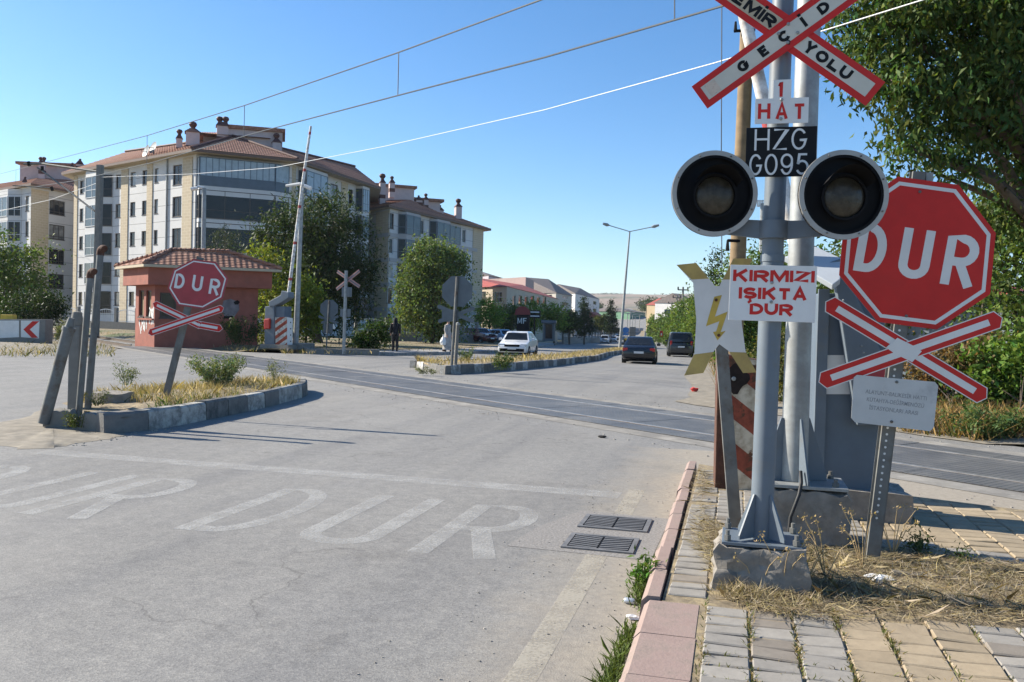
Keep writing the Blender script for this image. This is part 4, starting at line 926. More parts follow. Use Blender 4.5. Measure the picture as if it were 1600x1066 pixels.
# ---- rusty striped guard post
gb = gnd(1152, 768, .11); dx = .21
t = thing('guard_post', 'badly rusted steel guard post with red and cream diagonal stripes beside the kerb', 'guard post', gb)
fr = Fr(gb+Vector((0, 0, 0)), (math.cos(R(4)), math.sin(R(4)), 0), (0, 0, 1)); Q = lambda *pp: [fr.loc(*p) for p in pp]
b = MB(); q = Q((1117, 770), (1190, 770), (1200, 565), (1122, 552)); b.prism(fr, q, -.36, -.012); b.build('body', 'rust', t, bevel=.006)
b = MB(); q = Q((1136, 768), (1189, 768), (1199, 566), (1140, 556)); b.prism(fr, q, -.012, 0); o = b.build('striped_face', 'guard', t)
b = MB(); f = fr.moved(*fr.loc(1150, 592)); hole = [(.1*math.cos(a)*(1+.25*math.sin(3*a+1)), .12*math.sin(a)*(1+.2*math.cos(4*a))) for a in [2*math.pi*i/18 for i in range(18)]]
b.poly([f.pt(x, y, .0015) for x, y in hole], 0); b.build('burnt_hole', M('hole_rust', (.02, .012, .01), .6, 12, .95, 0, .5), o)
b = MB(); bolt(b, f, -.02, 0, .002, .02); b.build('bolt', 'galv', o)

# ---- brown pole behind
D = 16.5; b0 = P(1143, 640, D); b0.z = T(b0.x, b0.y); tp = P(1168, 30, D)
t = thing('utility_pole', 'plain brown round pole rising behind the crossbuck, insulators near its top', 'pole', b0)
b = MB(); b.tube([b0-Vector((0, 0, .3)), tp], [.17, .13], 18); b.build('pole', 'wood', t, smooth=40)
b = MB(); q = tp+Vector((0, -.1, -.25)); b.tube([q+Vector((-.25, 0, 0)), q+Vector((.15, 0, 0))], .03, 8); b.tube([q+Vector((-.22, 0, .0)), q+Vector((-.22, 0, .18))], [.035, .02], 8)
q2 = P(1147, 380, D-.2); b.tube([q2+Vector((-.12, 0, .05)), q2+Vector((.1, .1, .05))], .03, 8); b.tube([q2+Vector((-.12, 0, .06)), q2+Vector((-.12, 0, -.15))], [.02, .04], 8); b.build('bracket', 'black', t)

# ================================================================== LEFT ISLAND
D = 12.7; fr = facing(309, 446, D, 2); Q = lambda *pp: [fr.loc(*p) for p in pp]
sb = fr.pt(*fr.loc(259, 616))
t = thing('stop_sign', 'leaning smaller DUR stop sign with a bent cross in the weedy traffic island', 'stop sign', sb)
k = D/FPX; le = []
for ch, px, py, w_, h_ in (('D', 281, 439.5, 17, 24), ('U', 308.5, 443, 18, 24.5), ('R', 335.5, 448, 18, 25)): q = fr.loc(px, py); le.append((ch, q[0], q[1], w_*k, h_*k, 9))
octagon_sign(fr, Q((302, 405), (337.6, 409.6), (356.5, 435), (348.3, 466), (317.3, 483), (278, 477.3), (261.6, 451), (270.7, 421.7)), t, 'sign_red_old', le, 4.4*k)
f2 = fr.moved(0, 0, -.04); a = sb-Vector((0, 0, .3)); c = f2.pt(*f2.loc(312, 402)); a = f2.pt(*f2.loc(253, 640))
pf = Fr(a, fr.r-(c-a).normalized()*fr.r.dot((c-a).normalized()), c-a); b = MB(); L = (c-a).length
for x0, x1, z0, z1 in ((-.05, .05, -.005, 0), (-.05, -.044, -.04, -.005), (.044, .05, -.04, -.005)): b.fbox(pf, x0, 0, x1, L, z0, z1)
b.build('post', 'galv_old', t)
fc = facing(292, 497, D-.03, 2)
m_ = arrow_arm(fc, fc.loc(232, 521), fc.loc(350, 481), .098, .006, t, tip=.9); m_.build('cross_arm', ['sign_white', 'sign_back', 'sign_red'], t)
m_ = arrow_arm(fc, fc.loc(239, 474), fc.loc(313, 509), .098, 0, t, tip=.9, tb=0); m_.build('cross_arm', ['sign_white', 'sign_back', 'sign_red'], t)
fb = Fr(fc.pt(*fc.loc(311, 508)), fc.r*.93-fc.n*.25, fc.u); o = arrow_arm(fb, (-.005, .006), (.345, -.05), .098, .003, t, tip=.9, ta=0).build('cross_arm', ['sign_white', 'sign_back', 'sign_red'], t); relabel(o, 'bent end of the cross arm')
# vent pipes and old posts at the island's end
def bent_pipe(name, label, base_px, top_px, d, r, hook):
    a = P(*base_px, d); c = P(*top_px, d); o = thing(name, label, 'pipe', a, 'old pipes and posts at the end of the traffic island')
    ax = (c-a).normalized(); s_ = Vector((1, -.25, 0)).normalized()
    pts_ = [a-ax*.3, a+ax*.5*(c-a).length, c-ax*r]+[c+s_*hook*(1-math.cos(R(x)))+ax*hook*math.sin(R(x)) for x in (0, 25, 50, 75, 100, 125)]
    b = MB(); b.tube(pts_[:3], r, 14); b.build('pipe', 'galv_old', o, smooth=50)
    b = MB(); b.tube(pts_[2:], r*1.12, 14); b.build('elbow', 'rust', o, smooth=50); return o
bent_pipe('vent_pipe', 'shorter steel pipe with a hooked rusty top standing in the island', (124, 636), (141, 430), 11.6, .043, .05)
bent_pipe('vent_pipe', 'tallest steel pipe with a hooked rusty top standing in the island', (138, 628), (157, 394), 11.9, .045, .05)
a = P(113, 632, 11.9); c = P(121, 500, 11.9); t = thing('rail_post', 'thick weathered concrete post with a cut cap in the traffic island', 'post', a, 'old pipes and posts at the end of the traffic island')
b = MB(); f = Fr(a, (.96, .25, 0), c-a); b.fbox(f, -.075, -.3, .075, (c-a).length-.08, -.15, 0); b.build('shaft', 'concrete_pole', t, bevel=.02)
b = MB(); f = f.moved(0, (c-a).length+.05, -.075); b.lathe(Fr(f.o-f.u*.13, f.r, -f.n), [(.082, 0), (.085, .05), (.06, .19), (.0, .2)], 16); b.build('cap', 'concrete_pole', t, smooth=50)
a = P(74, 640, 11.3); c = P(112, 497, 11.3); t = thing('leaning_pipe', 'grey pipe leaning hard to the right against the thick post', 'pipe', a, 'old pipes and posts at the end of the traffic island')
b = MB(); b.tube([a-(c-a)*.15, a+(c-a)*.88], .075, 16); b.build('pipe', 'galv_old', t, smooth=50)
b = MB(); b.tube([a+(c-a)*.86, a+(c-a)*.9], .085, 16); b.tube([a+(c-a)*.9, c], [.055, .04], 14); b.build('coupling', 'galv_old', t, smooth=50)
# loose blocks
def chunk(name, label, cx, cy, z, sx, sy, sz, rz, mat='concrete', group=None, seed=0):
    b = MB(); rg = np.random.default_rng(seed); n = 7; r = [1+rg.normal(0, .09) for _ in range(n)]
    lo = [(cx+sx*r[i]*math.cos(2*math.pi*i/n+rz), cy+sy*r[i]*math.sin(2*math.pi*i/n+rz), z-.05) for i in range(n)]
    hi = [(cx+(p[0]-cx)*.92, cy+(p[1]-cy)*.92, z+sz+rg.normal(0, .015)) for p in lo]
    b.add(lo+hi, [list(range(n))[::-1], list(range(n, 2*n))]+[(i, (i+1) % n, n+(i+1) % n, n+i) for i in range(n)])
    return tag(b.build(name, mat, sub=2, jitter=.006, smooth=40), label, 'concrete block', group)
q = gnd(172, 628, .25); chunk('concrete_block', 'flat-topped grey concrete block lying on the island beside the pipes', q.x, q.y+.1, .22, .30, .24, .17, .3, seed=2)
for px, py, lab, sd in ((86, 670, 'leftmost broken kerbstone at the island end, pale and clean', 4), (140, 675, 'broken kerbstone with green weeds on its left, against the painted kerb', 5)):
    q = gnd(px, py); b = MB(); f = Fr(q, (.98, .2 if sd == 4 else -.1, 0), (0, 0, 1)); b.prism(f, [(-.17, -.05), (.17, -.05), (.165, .12), (.12, .235), (-.10, .245), (-.165, .17)], -.26, 0)
    tag(b.build('broken_kerbstone', 'concrete_pole', sub=3, jitter=.009, smooth=40), lab, 'kerbstone', 'broken kerbstones at the island end')
# chevron board at the far left
D = 38.5; fr = facing(35, 517, D, 16); Q = lambda *pp: [fr.loc(*p) for p in pp]
t = thing('chevron_barrier', 'grey concrete barrier with a white panel and red chevron beside the rails', 'barrier block', fr.pt(*fr.loc(35, 537)))
b = MB(); q = Q((-40, 499), (71, 499), (70, 537), (-40, 543)); b.prism(fr, q, -.7, 0); b.build('block', 'concrete_pole', t, bevel=.03)
b = MB(); q = Q((-30, 501), (30, 501), (30, 527), (-30, 530)); b.prism(fr, q, .002, .02); b.build('panel', 'sign_white', t)
b = MB(); q = Q((33, 501), (62, 501), (61, 529), (33, 527)); b.prism(fr, q, .002, .02); o = b.build('panel', 'sign_white', t)
b = MB(); q = Q((51, 502), (62, 502), (47, 515), (60, 528), (50, 528), (37, 515)); b.prism(fr, q, .021, .026); b.build('chevron', 'sign_red', o)
fr2 = facing(12, 496, D+.35, 16); b = MB(); x, y = fr2.loc(2, 500); x2, y2 = fr2.loc(22, 492); b.fbox(fr2, x, y, x2, y2, -.25, .1); tag(b.build('yellow_box', M('yellow_plastic', (.55, .36, .04), .15, 6, .5), bevel=.04), 'small yellow box lying on top of the chevron barrier', 'box')

# ================================================================== LEFT SIDE OF THE CROSSING
def at_ground(px, py, d):
    q = P(px, py, d); return q
VD = 38.0
# red keeper's hut
D = 40.0; fr0 = facing(320, 480, D, 0)
A = P(211, 529, 42); B = P(241, 532, 40); C = P(402, 536, 41.5)
zg = .12; ze = P(300, 447, 40).z; zt = P(300, 418, 40).z
A.z = B.z = C.z = 0
Dk = A+(C-B)
hut = thing('keeper_hut', 'small red plastered crossing keeper hut with clay tile roof, windows and a graffiti scrawl', 'hut', (B.x, B.y, zg))
class Wall:
    """upright wall from A to B (left to right as seen), zb..zt; holes are (s0, z0, s1, z1)"""
    def __init__(s, A, B, zb, zt):
        s.A = Vector((A[0], A[1], 0)); s.B = Vector((B[0], B[1], 0)); s.L = (s.B-s.A).length; s.zb = zb; s.zt = zt; s.fr = Fr(s.A, s.B-s.A, (0, 0, 1)); s.holes = []
    def sz(s, px, py): return s.fr.loc(px, py)
    def geo(s, mb, mi=0, depth=.16, reveal=None):
        H = s.holes; xs = sorted({0.0, s.L, *[min(s.L, max(0, h[k])) for h in H for k in (0, 2)]}); zs = sorted({s.zb, s.zt, *[h[k] for h in H for k in (1, 3)]})
        inh = lambda x, z: any(h[0] < x < h[2] and h[1] < z < h[3] for h in H)
        for a, b in zip(xs, xs[1:]):
            run = None
            for c, d in list(zip(zs, zs[1:]))+[(None, None)]:
                solid = c is not None and not inh((a+b)/2, (c+d)/2)
                if solid: run = (run[0], d) if run else (c, d)
                elif run: mb.poly([s.fr.pt(a, run[0]), s.fr.pt(b, run[0]), s.fr.pt(b, run[1]), s.fr.pt(a, run[1])], mi); run = None
        for x0, z0, x1, z1 in H:
            for p, q in (((x0, z0), (x0, z1)), ((x0, z1), (x1, z1)), ((x1, z1), (x1, z0)), ((x1, z0), (x0, z0))):
                mb.poly([s.fr.pt(*p), s.fr.pt(*q), s.fr.pt(*q, -depth), s.fr.pt(*p, -depth)], mi if reveal is None else reveal)
def window(fr, x0, z0, x1, z1, parent, n=2, bars=(), fmat='frame_dark', pane='glass', depth=.13, fw=.06, name='window', sill=True):
    b = MB(); z_, zz = -depth, -depth+.05
    b.fbox(fr, x0, z0, x0+fw, z1, z_, zz); b.fbox(fr, x1-fw, z0, x1, z1, z_, zz); b.fbox(fr, x0+fw, z0, x1-fw, z0+fw, z_, zz); b.fbox(fr, x0+fw, z1-fw, x1-fw, z1, z_, zz)
    for k in range(1, n): x = x0+(x1-x0)*k/n; b.fbox(fr, x-fw*.4, z0+fw, x+fw*.4, z1-fw, z_, zz-.01)
    for k in bars: z = z0+(z1-z0)*k; b.fbox(fr, x0+fw, z-fw*.4, x1-fw, z+fw*.4, z_, zz-.012)
    if sill: b.fbox(fr, x0-.04, z0-.06, x1+.04, z0, -depth, .05)
    o = b.build(name, fmat, parent)
    b = MB(); b.poly([fr.pt(x0+fw*.5, z0+fw*.5, z_+.015), fr.pt(x1-fw*.5, z0+fw*.5, z_+.015), fr.pt(x1-fw*.5, z1-fw*.5, z_+.015), fr.pt(x0+fw*.5, z1-fw*.5, z_+.015)]); b.build('pane', pane, o)
    return o
w1, w2, w3 = Wall(A, B, zg-.3, zt), Wall(B, C, zg-.3, zt), Wall(C, C+(A-B), zg-.3, zt)
def hole(w, px0, py0, px1, py1):
    x0, z1 = w.sz(px0, py0); x1, z0 = w.sz(px1, py1); h = (max(.05, x0), z0, min(w.L-.05, x1), z1); w.holes.append(h); return h
h = [hole(w1, 217, 454, 224.5, 495), hole(w1, 228.5, 454, 236, 495), hole(w2, 250, 457, 275, 497)]
b = MB(); [w_.geo(b) for w_ in (w1, w2, w3)]; b.poly([p+Vector((0, 0, zt-.05)) for p in (A, B, C, Dk)], 0)
b.poly([p+Vector((0, 0, z)) for p, z in ((Dk, zg-.3), (A, zg-.3), (A, zt), (Dk, zt))], 0); b.build('wall', 'pink', hut)
for w_, q, pm in ((w1, h[0], 'wood'), (w1, h[1], 'wood'), (w2, h[2], 'glass')): window(w_.fr, *q, hut, 1, (), 'frame_dark', pm, .14, .07, 'window')
b = MB()   # projecting cornice band under the roof
cen = (A+B+C+Dk)/4
def grow(p, m):
    q = p-cen; u, v = (C-B).normalized(), (A-B).normalized(); a_, b_ = q.dot(u), q.dot(v)
    # oblique corner offsets along both wall directions
    s1 = 1 if (p-B).dot(u) > 1 else -1; s2 = 1 if (p-B).dot(v) > 1 else -1
    return p+u*m*s1+v*m*s2
c1 = [grow(p, .45) for p in (A, B, C, Dk)]
b.add([p+Vector((0, 0, ze)) for p in c1]+[p+Vector((0, 0, zt+.02)) for p in c1], [(3, 2, 1, 0), (4, 5, 6, 7), (0, 1, 5, 4), (1, 2, 6, 5), (2, 3, 7, 6), (3, 0, 4, 7)]); b.build('cornice', 'pink', hut, bevel=.02)
c2 = [grow(p, .75) for p in (A, B, C, Dk)]; zr = P(313, 397, 43).z
r1 = (c2[0]+c2[1])/2+(C-B).normalized()*1.9; r2 = (c2[2]+c2[3])/2-(C-B).normalized()*1.9
b = MB(); e = [p+Vector((0, 0, zt+.06)) for p in c2]; r1.z = r2.z = zr
NS = 9
def roof_plane(b, lo0, lo1, hi1, hi0, rows=9, lift=.03):
    for k in range(rows):
        f0, f1 = k/rows, (k+1)/rows; up = Vector((0, 0, lift))
        a_, b_, c_, d_ = lo0.lerp(hi0, f0), lo1.lerp(hi1, f0), lo1.lerp(hi1, f1), lo0.lerp(hi0, f1)
        b.poly([a_+up, b_+up, c_, d_]); b.poly([a_, b_, b_+up, a_+up])
roof_plane(b, e[1], e[2], r2, r1); roof_plane(b, e[0], e[1], r1, r1); roof_plane(b, e[2], e[3], r2, r2); roof_plane(b, e[3], e[0], r1, r2)
ro = b.build('roof', 'tiles', hut)
b = MB(); b.poly(e[::-1]); 
for i in range(4): b.poly([e[i]-Vector((0, 0, .12)), e[(i+1) % 4]-Vector((0, 0, .12)), e[(i+1) % 4], e[i]])
b.poly([p-Vector((0, 0, .12)) for p in e][::-1]); b.build('fascia', 'soffit', ro)
b = MB()
for p, q in ((r1, r2), (e[0], r1), (e[1], r1), (e[2], r2), (e[3], r2)):
    n_ = 12
    for k in range(n_): b.tube([p.lerp(q, k/n_)+Vector((0, 0, .04)), p.lerp(q, (k+1.06)/n_)+Vector((0, 0, .07))], [.075, .1], 8)
b.build('ridge_tiles', 'tiles', ro)
b = MB(); q = [w2.sz(*p_) for p_ in ((349, 470), (360, 467), (373, 472), (374, 484), (366, 495), (352, 497), (346, 484))]; b.prism(w2.fr, q, .002, .008); b.build('bare_plaster', M('bare_plaster', (.20, .17, .17), .3, 3, .9, 0, .4), hut)
b = MB(); q = [w2.sz(*p_) for p_ in ((365, 472), (371, 469), (375, 472), (372, 476), (367, 476))]; b.prism(w2.fr, q, .009, .012); q = [w2.sz(*p_) for p_ in ((350, 494), (364, 494), (364, 498), (350, 498))]; b.prism(w2.fr, q, .009, .012); each(b, 'wall_hole_shade', 'black', hut)  # flat black patches painted for the shade inside a hole and a slot
b = MB(); x, z = w1.sz(219, 515); rg = np.random.default_rng(3)
for k in range(5):
    pts = [(x+k*.22+rg.normal(0, .06), z+.5*j/5+rg.normal(0, .08)) for j in range(6)]; stroke(b, w1.fr, pts, .09, .006+.001*k)
for k in range(4):
    pts = [(w1.L-.6+k*.15+rg.normal(0, .05), z+.3+.8*j/4+rg.normal(0, .05)) for j in range(5)]; stroke(b, w1.fr, pts, .11, .006+.001*k)
b.build('graffiti', 'sign_white', hut)
b = MB(); x, z = w2.sz(350, 500); b.fbox(w2.fr, x-.1, z-.1, x+.75, z+.02, -.1, .12); x, z = w1.sz(217, 497); b.fbox(w1.fr, x-.1, z-.08, x+2.3 if x+2.3 < w1.L else w1.L-.1, z, -.1, .1); each(b, 'window_ledge', 'pink', hut)

# barrier machine on the far side, mast, signals seen from behind
D = VD; fr = facing(430, 500, D, -8); Q = lambda *pp: [fr.loc(*p) for p in pp]
def cz(x, y): return (400+x/7.62, 420+y/7.62)
t = thing('barrier_machine', 'grey level crossing barrier with long red-banded boom raised nearly upright beside the hut', 'barrier', P(418, 540, D))
b = MB(); b.prism(fr, Q(cz(105, 450), cz(215, 440), cz(220, 940), cz(98, 940)), -.5, 0); b.build('cabinet', 'grey_paint', t, bevel=.03)
b = MB(); b.prism(fr, Q(cz(205, 445), cz(325, 450), cz(322, 600), cz(205, 600)), -.6, -.1); b.build('motor_box', 'grey_blue', t, bevel=.02)
b = MB(); b.prism(fr, Q(cz(160, 390), cz(300, 312), cz(312, 262), cz(395, 282), cz(396, 345), cz(300, 408), cz(216, 450), cz(160, 450)), -.35, .05); o = b.build('boom_carrier', 'grey_paint', t, bevel=.03)
b = MB(); b.tube([fr.pt(*fr.loc(448, 456), -.15), fr.pt(*fr.loc(469, 290), -.15), fr.pt(*fr.loc(482.5, 196), -.15)], [.075, .065, .05], 12); b.build('boom', 'boom', t, smooth=40)
b = MB(); b.prism(fr, Q(cz(112, 600), cz(180, 592), cz(176, 715), cz(112, 722)), .0, .12); b.build('warning_lamp', 'red_plain', t, bevel=.04)
b = MB(); b.fbox(fr, *fr.loc(412, 546), *fr.loc(456, 539), -.9, .25); b.build('plinth', 'concrete', t)
fr = facing(440, 518, D-.3, 10); t = thing('guard_post', 'far guard post with orange-red and white stripes beside the grey barrier', 'guard post', P(442, 540, D-.3))
b = MB(); b.prism(fr, Q(cz(228, 580), cz(370, 574), cz(370, 915), cz(232, 915)), -.02, 0); b.build('striped_face', 'guard2', t)
f2 = Fr(fr.pt(*fr.loc(*cz(370, 745))), Vector((.55, .83, 0)), (0, 0, 1)); x0, z0 = 0, -.62*1.0
b = MB(); q = [f2.loc(*p) for p in (cz(371, 576), cz(438, 590), cz(434, 912), cz(371, 915))]; b.prism(f2, q, -.25, 0); b.build('side_face', 'sign_white', t)
b = MB()
for k in range(4): b.disc(f2.moved(*f2.loc(*cz(412, 640+k*75))), .03, .003, 8)
each(b, 'bolt_hole', 'black', t)
# mast with a lamp bracket
D = VD+.6; a = P(462, 534, D); c = P(472, 290, D)
t = thing('signal_mast', 'slim grey mast with a white tee-shaped bracket on top beside the striped guard post', 'mast', a)
b = MB(); b.tube([a-Vector((0, 0, .3)), c], [.13, .09], 14); b.build('pole', 'galv', t, smooth=40)
fr = facing(467, 292, D-.15, 0); b = MB(); b.tube([fr.pt(*fr.loc(447, 290.5)), fr.pt(*fr.loc(469, 287.5)), fr.pt(*fr.loc(486, 295))], [.06, .08, .09], 8); b.build('bracket', 'sign_white', t)
b = MB(); b.fbox(facing(463, 545, D-.2, 0), -.65, -.3, .5, .25, -.8, .3); b.build('footing', 'concrete_pole', t, bevel=.03)
# camera pole behind the hut
D = 47; a = P(316, 545, D); c = P(319, 294, D); t = thing('camera_pole', 'pale pole with a small camera arm on top rising behind the hut roof', 'camera pole', a)
b = MB(); b.tube([a, c], [.16, .11], 12); b.build('pole', 'galv', t, smooth=40); b = MB(); b.tube([c, c+Vector((-.35, -.1, .08))], .07, 8); b.build('arm', 'sign_white', t)
b = MB(); b.tube([c+Vector((-.3, -.15, -.02)), c+Vector((-.62, -.3, -.1))], .11, 10); b.build('camera', 'sign_white', t)
# signal seen from behind
D = 37; fr = facing(540, 490, D, -10); a = P(537, 546, D); c = P(541, 423, D)
t = thing('crossing_signal', 'far crossing signal seen from behind with faded red cross and two small grey boxes', 'crossing signal', a)
b = MB(); b.tube([a-Vector((0, 0, .2)), c], .07, 12); b.build('pole', 'galv', t, smooth=40)
for p0, p1, z in (((525, 424), (560, 448), -.1), ((524, 452), (560, 423), -.09)):
    x0, y0 = fr.loc(*p0); x1, y1 = fr.loc(*p1); f = Fr(fr.pt(x0, y0, z), fr.r*(x1-x0)+fr.u*(y1-y0), fr.u); L = math.hypot(x1-x0, y1-y0)
    b = MB(); b.fbox(f, 0, -.075, L, .075, 0, .01, 0); b.fbox(f, 0, -.03, L, .03, .011, .014, 1); b.build('crossbuck_arm', [MAT.setdefault('pale_pink', M('faded_pink', (.40, .20, .18), .15, 5, .6)), 'sign_back'], t)
b = MB(); b.fbox(fr, *fr.loc(534, 464), *fr.loc(547, 449), -.15, .02); b.build('lamp_box', 'sign_back', t, bevel=.02)
b = MB(); b.fbox(fr, *fr.loc(531.5, 495), *fr.loc(547, 483), -.05, .0); b.build('board_back', 'sign_back', t)
def sign_back(name, label, octp, d, base_px, post_w, cross, plates, yaw=0, extra=None):
    fr = facing(sum(p[0] for p in octp)/8, sum(p[1] for p in octp)/8, d, yaw); t = thing(name, label, 'stop sign', P(*base_px, d))
    b = MB(); b.prism(fr, [fr.loc(*p) for p in octp], -.004, 0); b.build('octagon_plate', 'sign_back', t)
    cx = sum(p[0] for p in octp)/8; cy = min(p[1] for p in octp)
    b = MB(); b.tube([fr.pt(*fr.loc(*base_px), .04)-Vector((0, 0, .3)), fr.pt(*fr.loc(cx+.5, cy+1), .04)], post_w, 8); b.build('post', 'galv_old', t)
    for i, (p0, p1) in enumerate(cross):
        x0, y0 = fr.loc(*p0); x1, y1 = fr.loc(*p1); f = Fr(fr.pt(x0, y0, -.012*i-.006), fr.r*(x1-x0)+fr.u*(y1-y0), fr.u); L = math.hypot(x1-x0, y1-y0)
        b = MB(); b.prism(f, [(0, 0), (.04, -.06), (L-.04, -.06), (L, 0), (L-.04, .06), (.04, .06)], -.005, 0); b.build('cross_arm', 'sign_back', t)
    for i, q in enumerate(plates):
        b = MB(); b.prism(fr, [fr.loc(*p) for p in q[0]], -.03-.01*i, -.026-.01*i); b.build('plate', q[1], t)
    return t
def octpts(cx, cy, r, tilt): return [(cx+r*1.082*math.cos(R(22.5+45*k+tilt)), cy+r*1.082*math.sin(R(22.5+45*k+tilt))) for k in range(8)]
sign_back('stop_sign', 'far octagonal sign seen from behind, between the yellow-green shrub and the red cross', octpts(514.3, 482.5, 13.9, 2), 39, (510, 546), .035, [((497, 494), (527, 505)), ((501, 505), (529, 494))],
          [([(505, 505), (520, 506), (519, 521), (504, 521)], 'sign_back'), ([(517.5, 507), (521, 506), (523.5, 512), (522, 515), (518.5, 513)], 'sign_white')])
sign_back('stop_sign', 'octagonal sign seen from behind with grey cross in the far median', octpts(714.5, 455.5, 23.6, 1), 25.2, (705.5, 573), .045, [((683, 478), (741, 503)), ((684, 503), (742, 481))],
          [([(690, 483), (716, 484), (716, 502), (690, 503)], 'sign_back')])
D = 25.5; a = P(711, 571, D); c = P(715.5, 505, D); t = thing('bollard_post', 'short plain grey post beside the octagonal sign in the far median', 'post', a)
b = MB(); b.tube([a-Vector((0, 0, .2)), c], .055, 12); b.build('post', 'concrete_pole', t, smooth=40); b = MB(); b.lathe(Fr(c, (1, 0, 0), (0, 1, 0)), [(.058, -.06), (.06, 0), (.02, .03), (.001, .03)], 12); b.build('cap', 'galv', t)

# catenary pole with bracket arm, and wires
D = 54; a = P(149, 530, D); c = P(157, 258, D); t = thing('catenary_pole', 'tall square concrete railway pole with a long bracket arm and strut reaching left', 'catenary pole', a)
b = MB(); f = Fr(a, (1, .1, 0), c-a); b.fbox(f, -.17, -.4, .17, (c-a).length, -.17, .17); b.build('shaft', 'concrete_pole', t, bevel=.03)
dv = D+2; b = MB(); b.tube([P(151, 268, D), P(66, 256, dv), P(37, 256.5, dv)], .07, 8); b.tube([P(148, 330, D), P(66, 267, dv), P(58, 262, dv)], .06, 8); b.build('bracket_arm', 'galv_old', t)
b = MB(); b.tube([P(44, 253, dv), P(46, 259, dv)], .12, 8); b.tube([P(66, 260, dv), P(66, 267, dv)], .1, 8); b.tube([P(80, 292, dv), P(82, 298, dv)], .1, 8); each(b, 'insulator', 'black', t)
b = MB(); b.tube([P(82, 294, dv), P(20, 290, dv)], .04, 6); b.build('steady_arm', 'galv_old', t)
def wire(name, label, pts, r, mat='wire', n=12, sag=0.0, cat='overhead wire', group=None):
    V = [Vector(p) for p in pts]; out = []
    for a, c in zip(V, V[1:]):
        for i in range(n+(1 if c is V[-1] else 0)): f = i/n; out.append(a.lerp(c, f)-Vector((0, 0, sag*4*f*(1-f))))
    b = MB(); b.tube(out, r, 6); return tag(b.build(name, mat), label, cat, group)
def over_track(px, py, n=0.0):
    """the point above the track centre line seen at that pixel"""
    d = ray(px, py); o = TO+TN*n; t_ = (o-CAM).dot(TN)/d.dot(TN); return CAM+d*t_
w1p = [over_track(*p) for p in ((-110, 302), (0, 272), (230, 212), (382, 165), (620, 83), (845, 0), (1000, -62))]
wire('messenger_wire', 'upper thin dark overhead railway wire crossing the sky from top centre to the left edge', w1p, .018, n=4)
w2p = [over_track(*p) for p in ((-30, 305), (120, 282), (235, 255), (410, 205), (623, 149), (850, 90), (1090, 21), (1330, -50))]
wire('contact_wire', 'lower dark overhead railway wire running towards the red-edged crossbuck', w2p, .018, n=4)
def on(pts, px):
    for a, c in zip(pts, pts[1:]):
        xa, xc = PX(a)[0], PX(c)[0]
        if xa <= px <= xc:
            lo, hi = 0.0, 1.0
            for _ in range(30):
                m_ = (lo+hi)/2; lo, hi = (m_, hi) if PX(a.lerp(c, m_))[0] < px else (lo, m_)
            return a.lerp(c, lo)
for px, lab in ((25, 'leftmost short wire dropper hanging above the left building'), (230, 'wire dropper hanging above the satellite dishes'), (382, 'wire dropper hanging above the roof attic'), (623, 'longest wire dropper against open sky right of the roofs')):
    u_ = on(w1p, px); l_ = on(w2p, px)
    if u_ and l_: l_ = Vector((u_.x, u_.y, max(l_.z, u_.z-3.2))); wire('wire_dropper', lab, [u_, l_], .012, n=1, cat='wire dropper', group='droppers between the overhead wires')
q = [P(1054, -30, 15), P(1054, 33, 15)]; wire('wire_dropper', 'wire dropper at the top edge left of the crossbuck', q, .012, n=1, cat='wire dropper', group='droppers between the overhead wires')
wire('stay_wire', 'thin dark upright wire hanging left of the crossbuck beside the brown pole', [P(1128, -40, 16), P(1127, 240, 16), P(1128, 420, 16)], .011, n=1, cat='wire')
wc = [P(*p) for p in ((157, 277, 54), (300, 272, 46), (430, 262, 40), (600, 229, 32), (850, 172, 24), (1115, 99, 17), (1290, 47, 14.5), (1445, -1, 13), (1700, -85, 11))]
wire('white_cable', 'white insulated cable sweeping across the sky from the railway pole to the top right', wc, .012, 'wire_white', n=5)
wire('white_cable', 'fainter white cable running down from the railway pole to the left edge', [P(155, 285, 54), P(80, 312, 60), P(0, 330, 66), P(-80, 350, 72)], .02, 'wire_white', n=4)

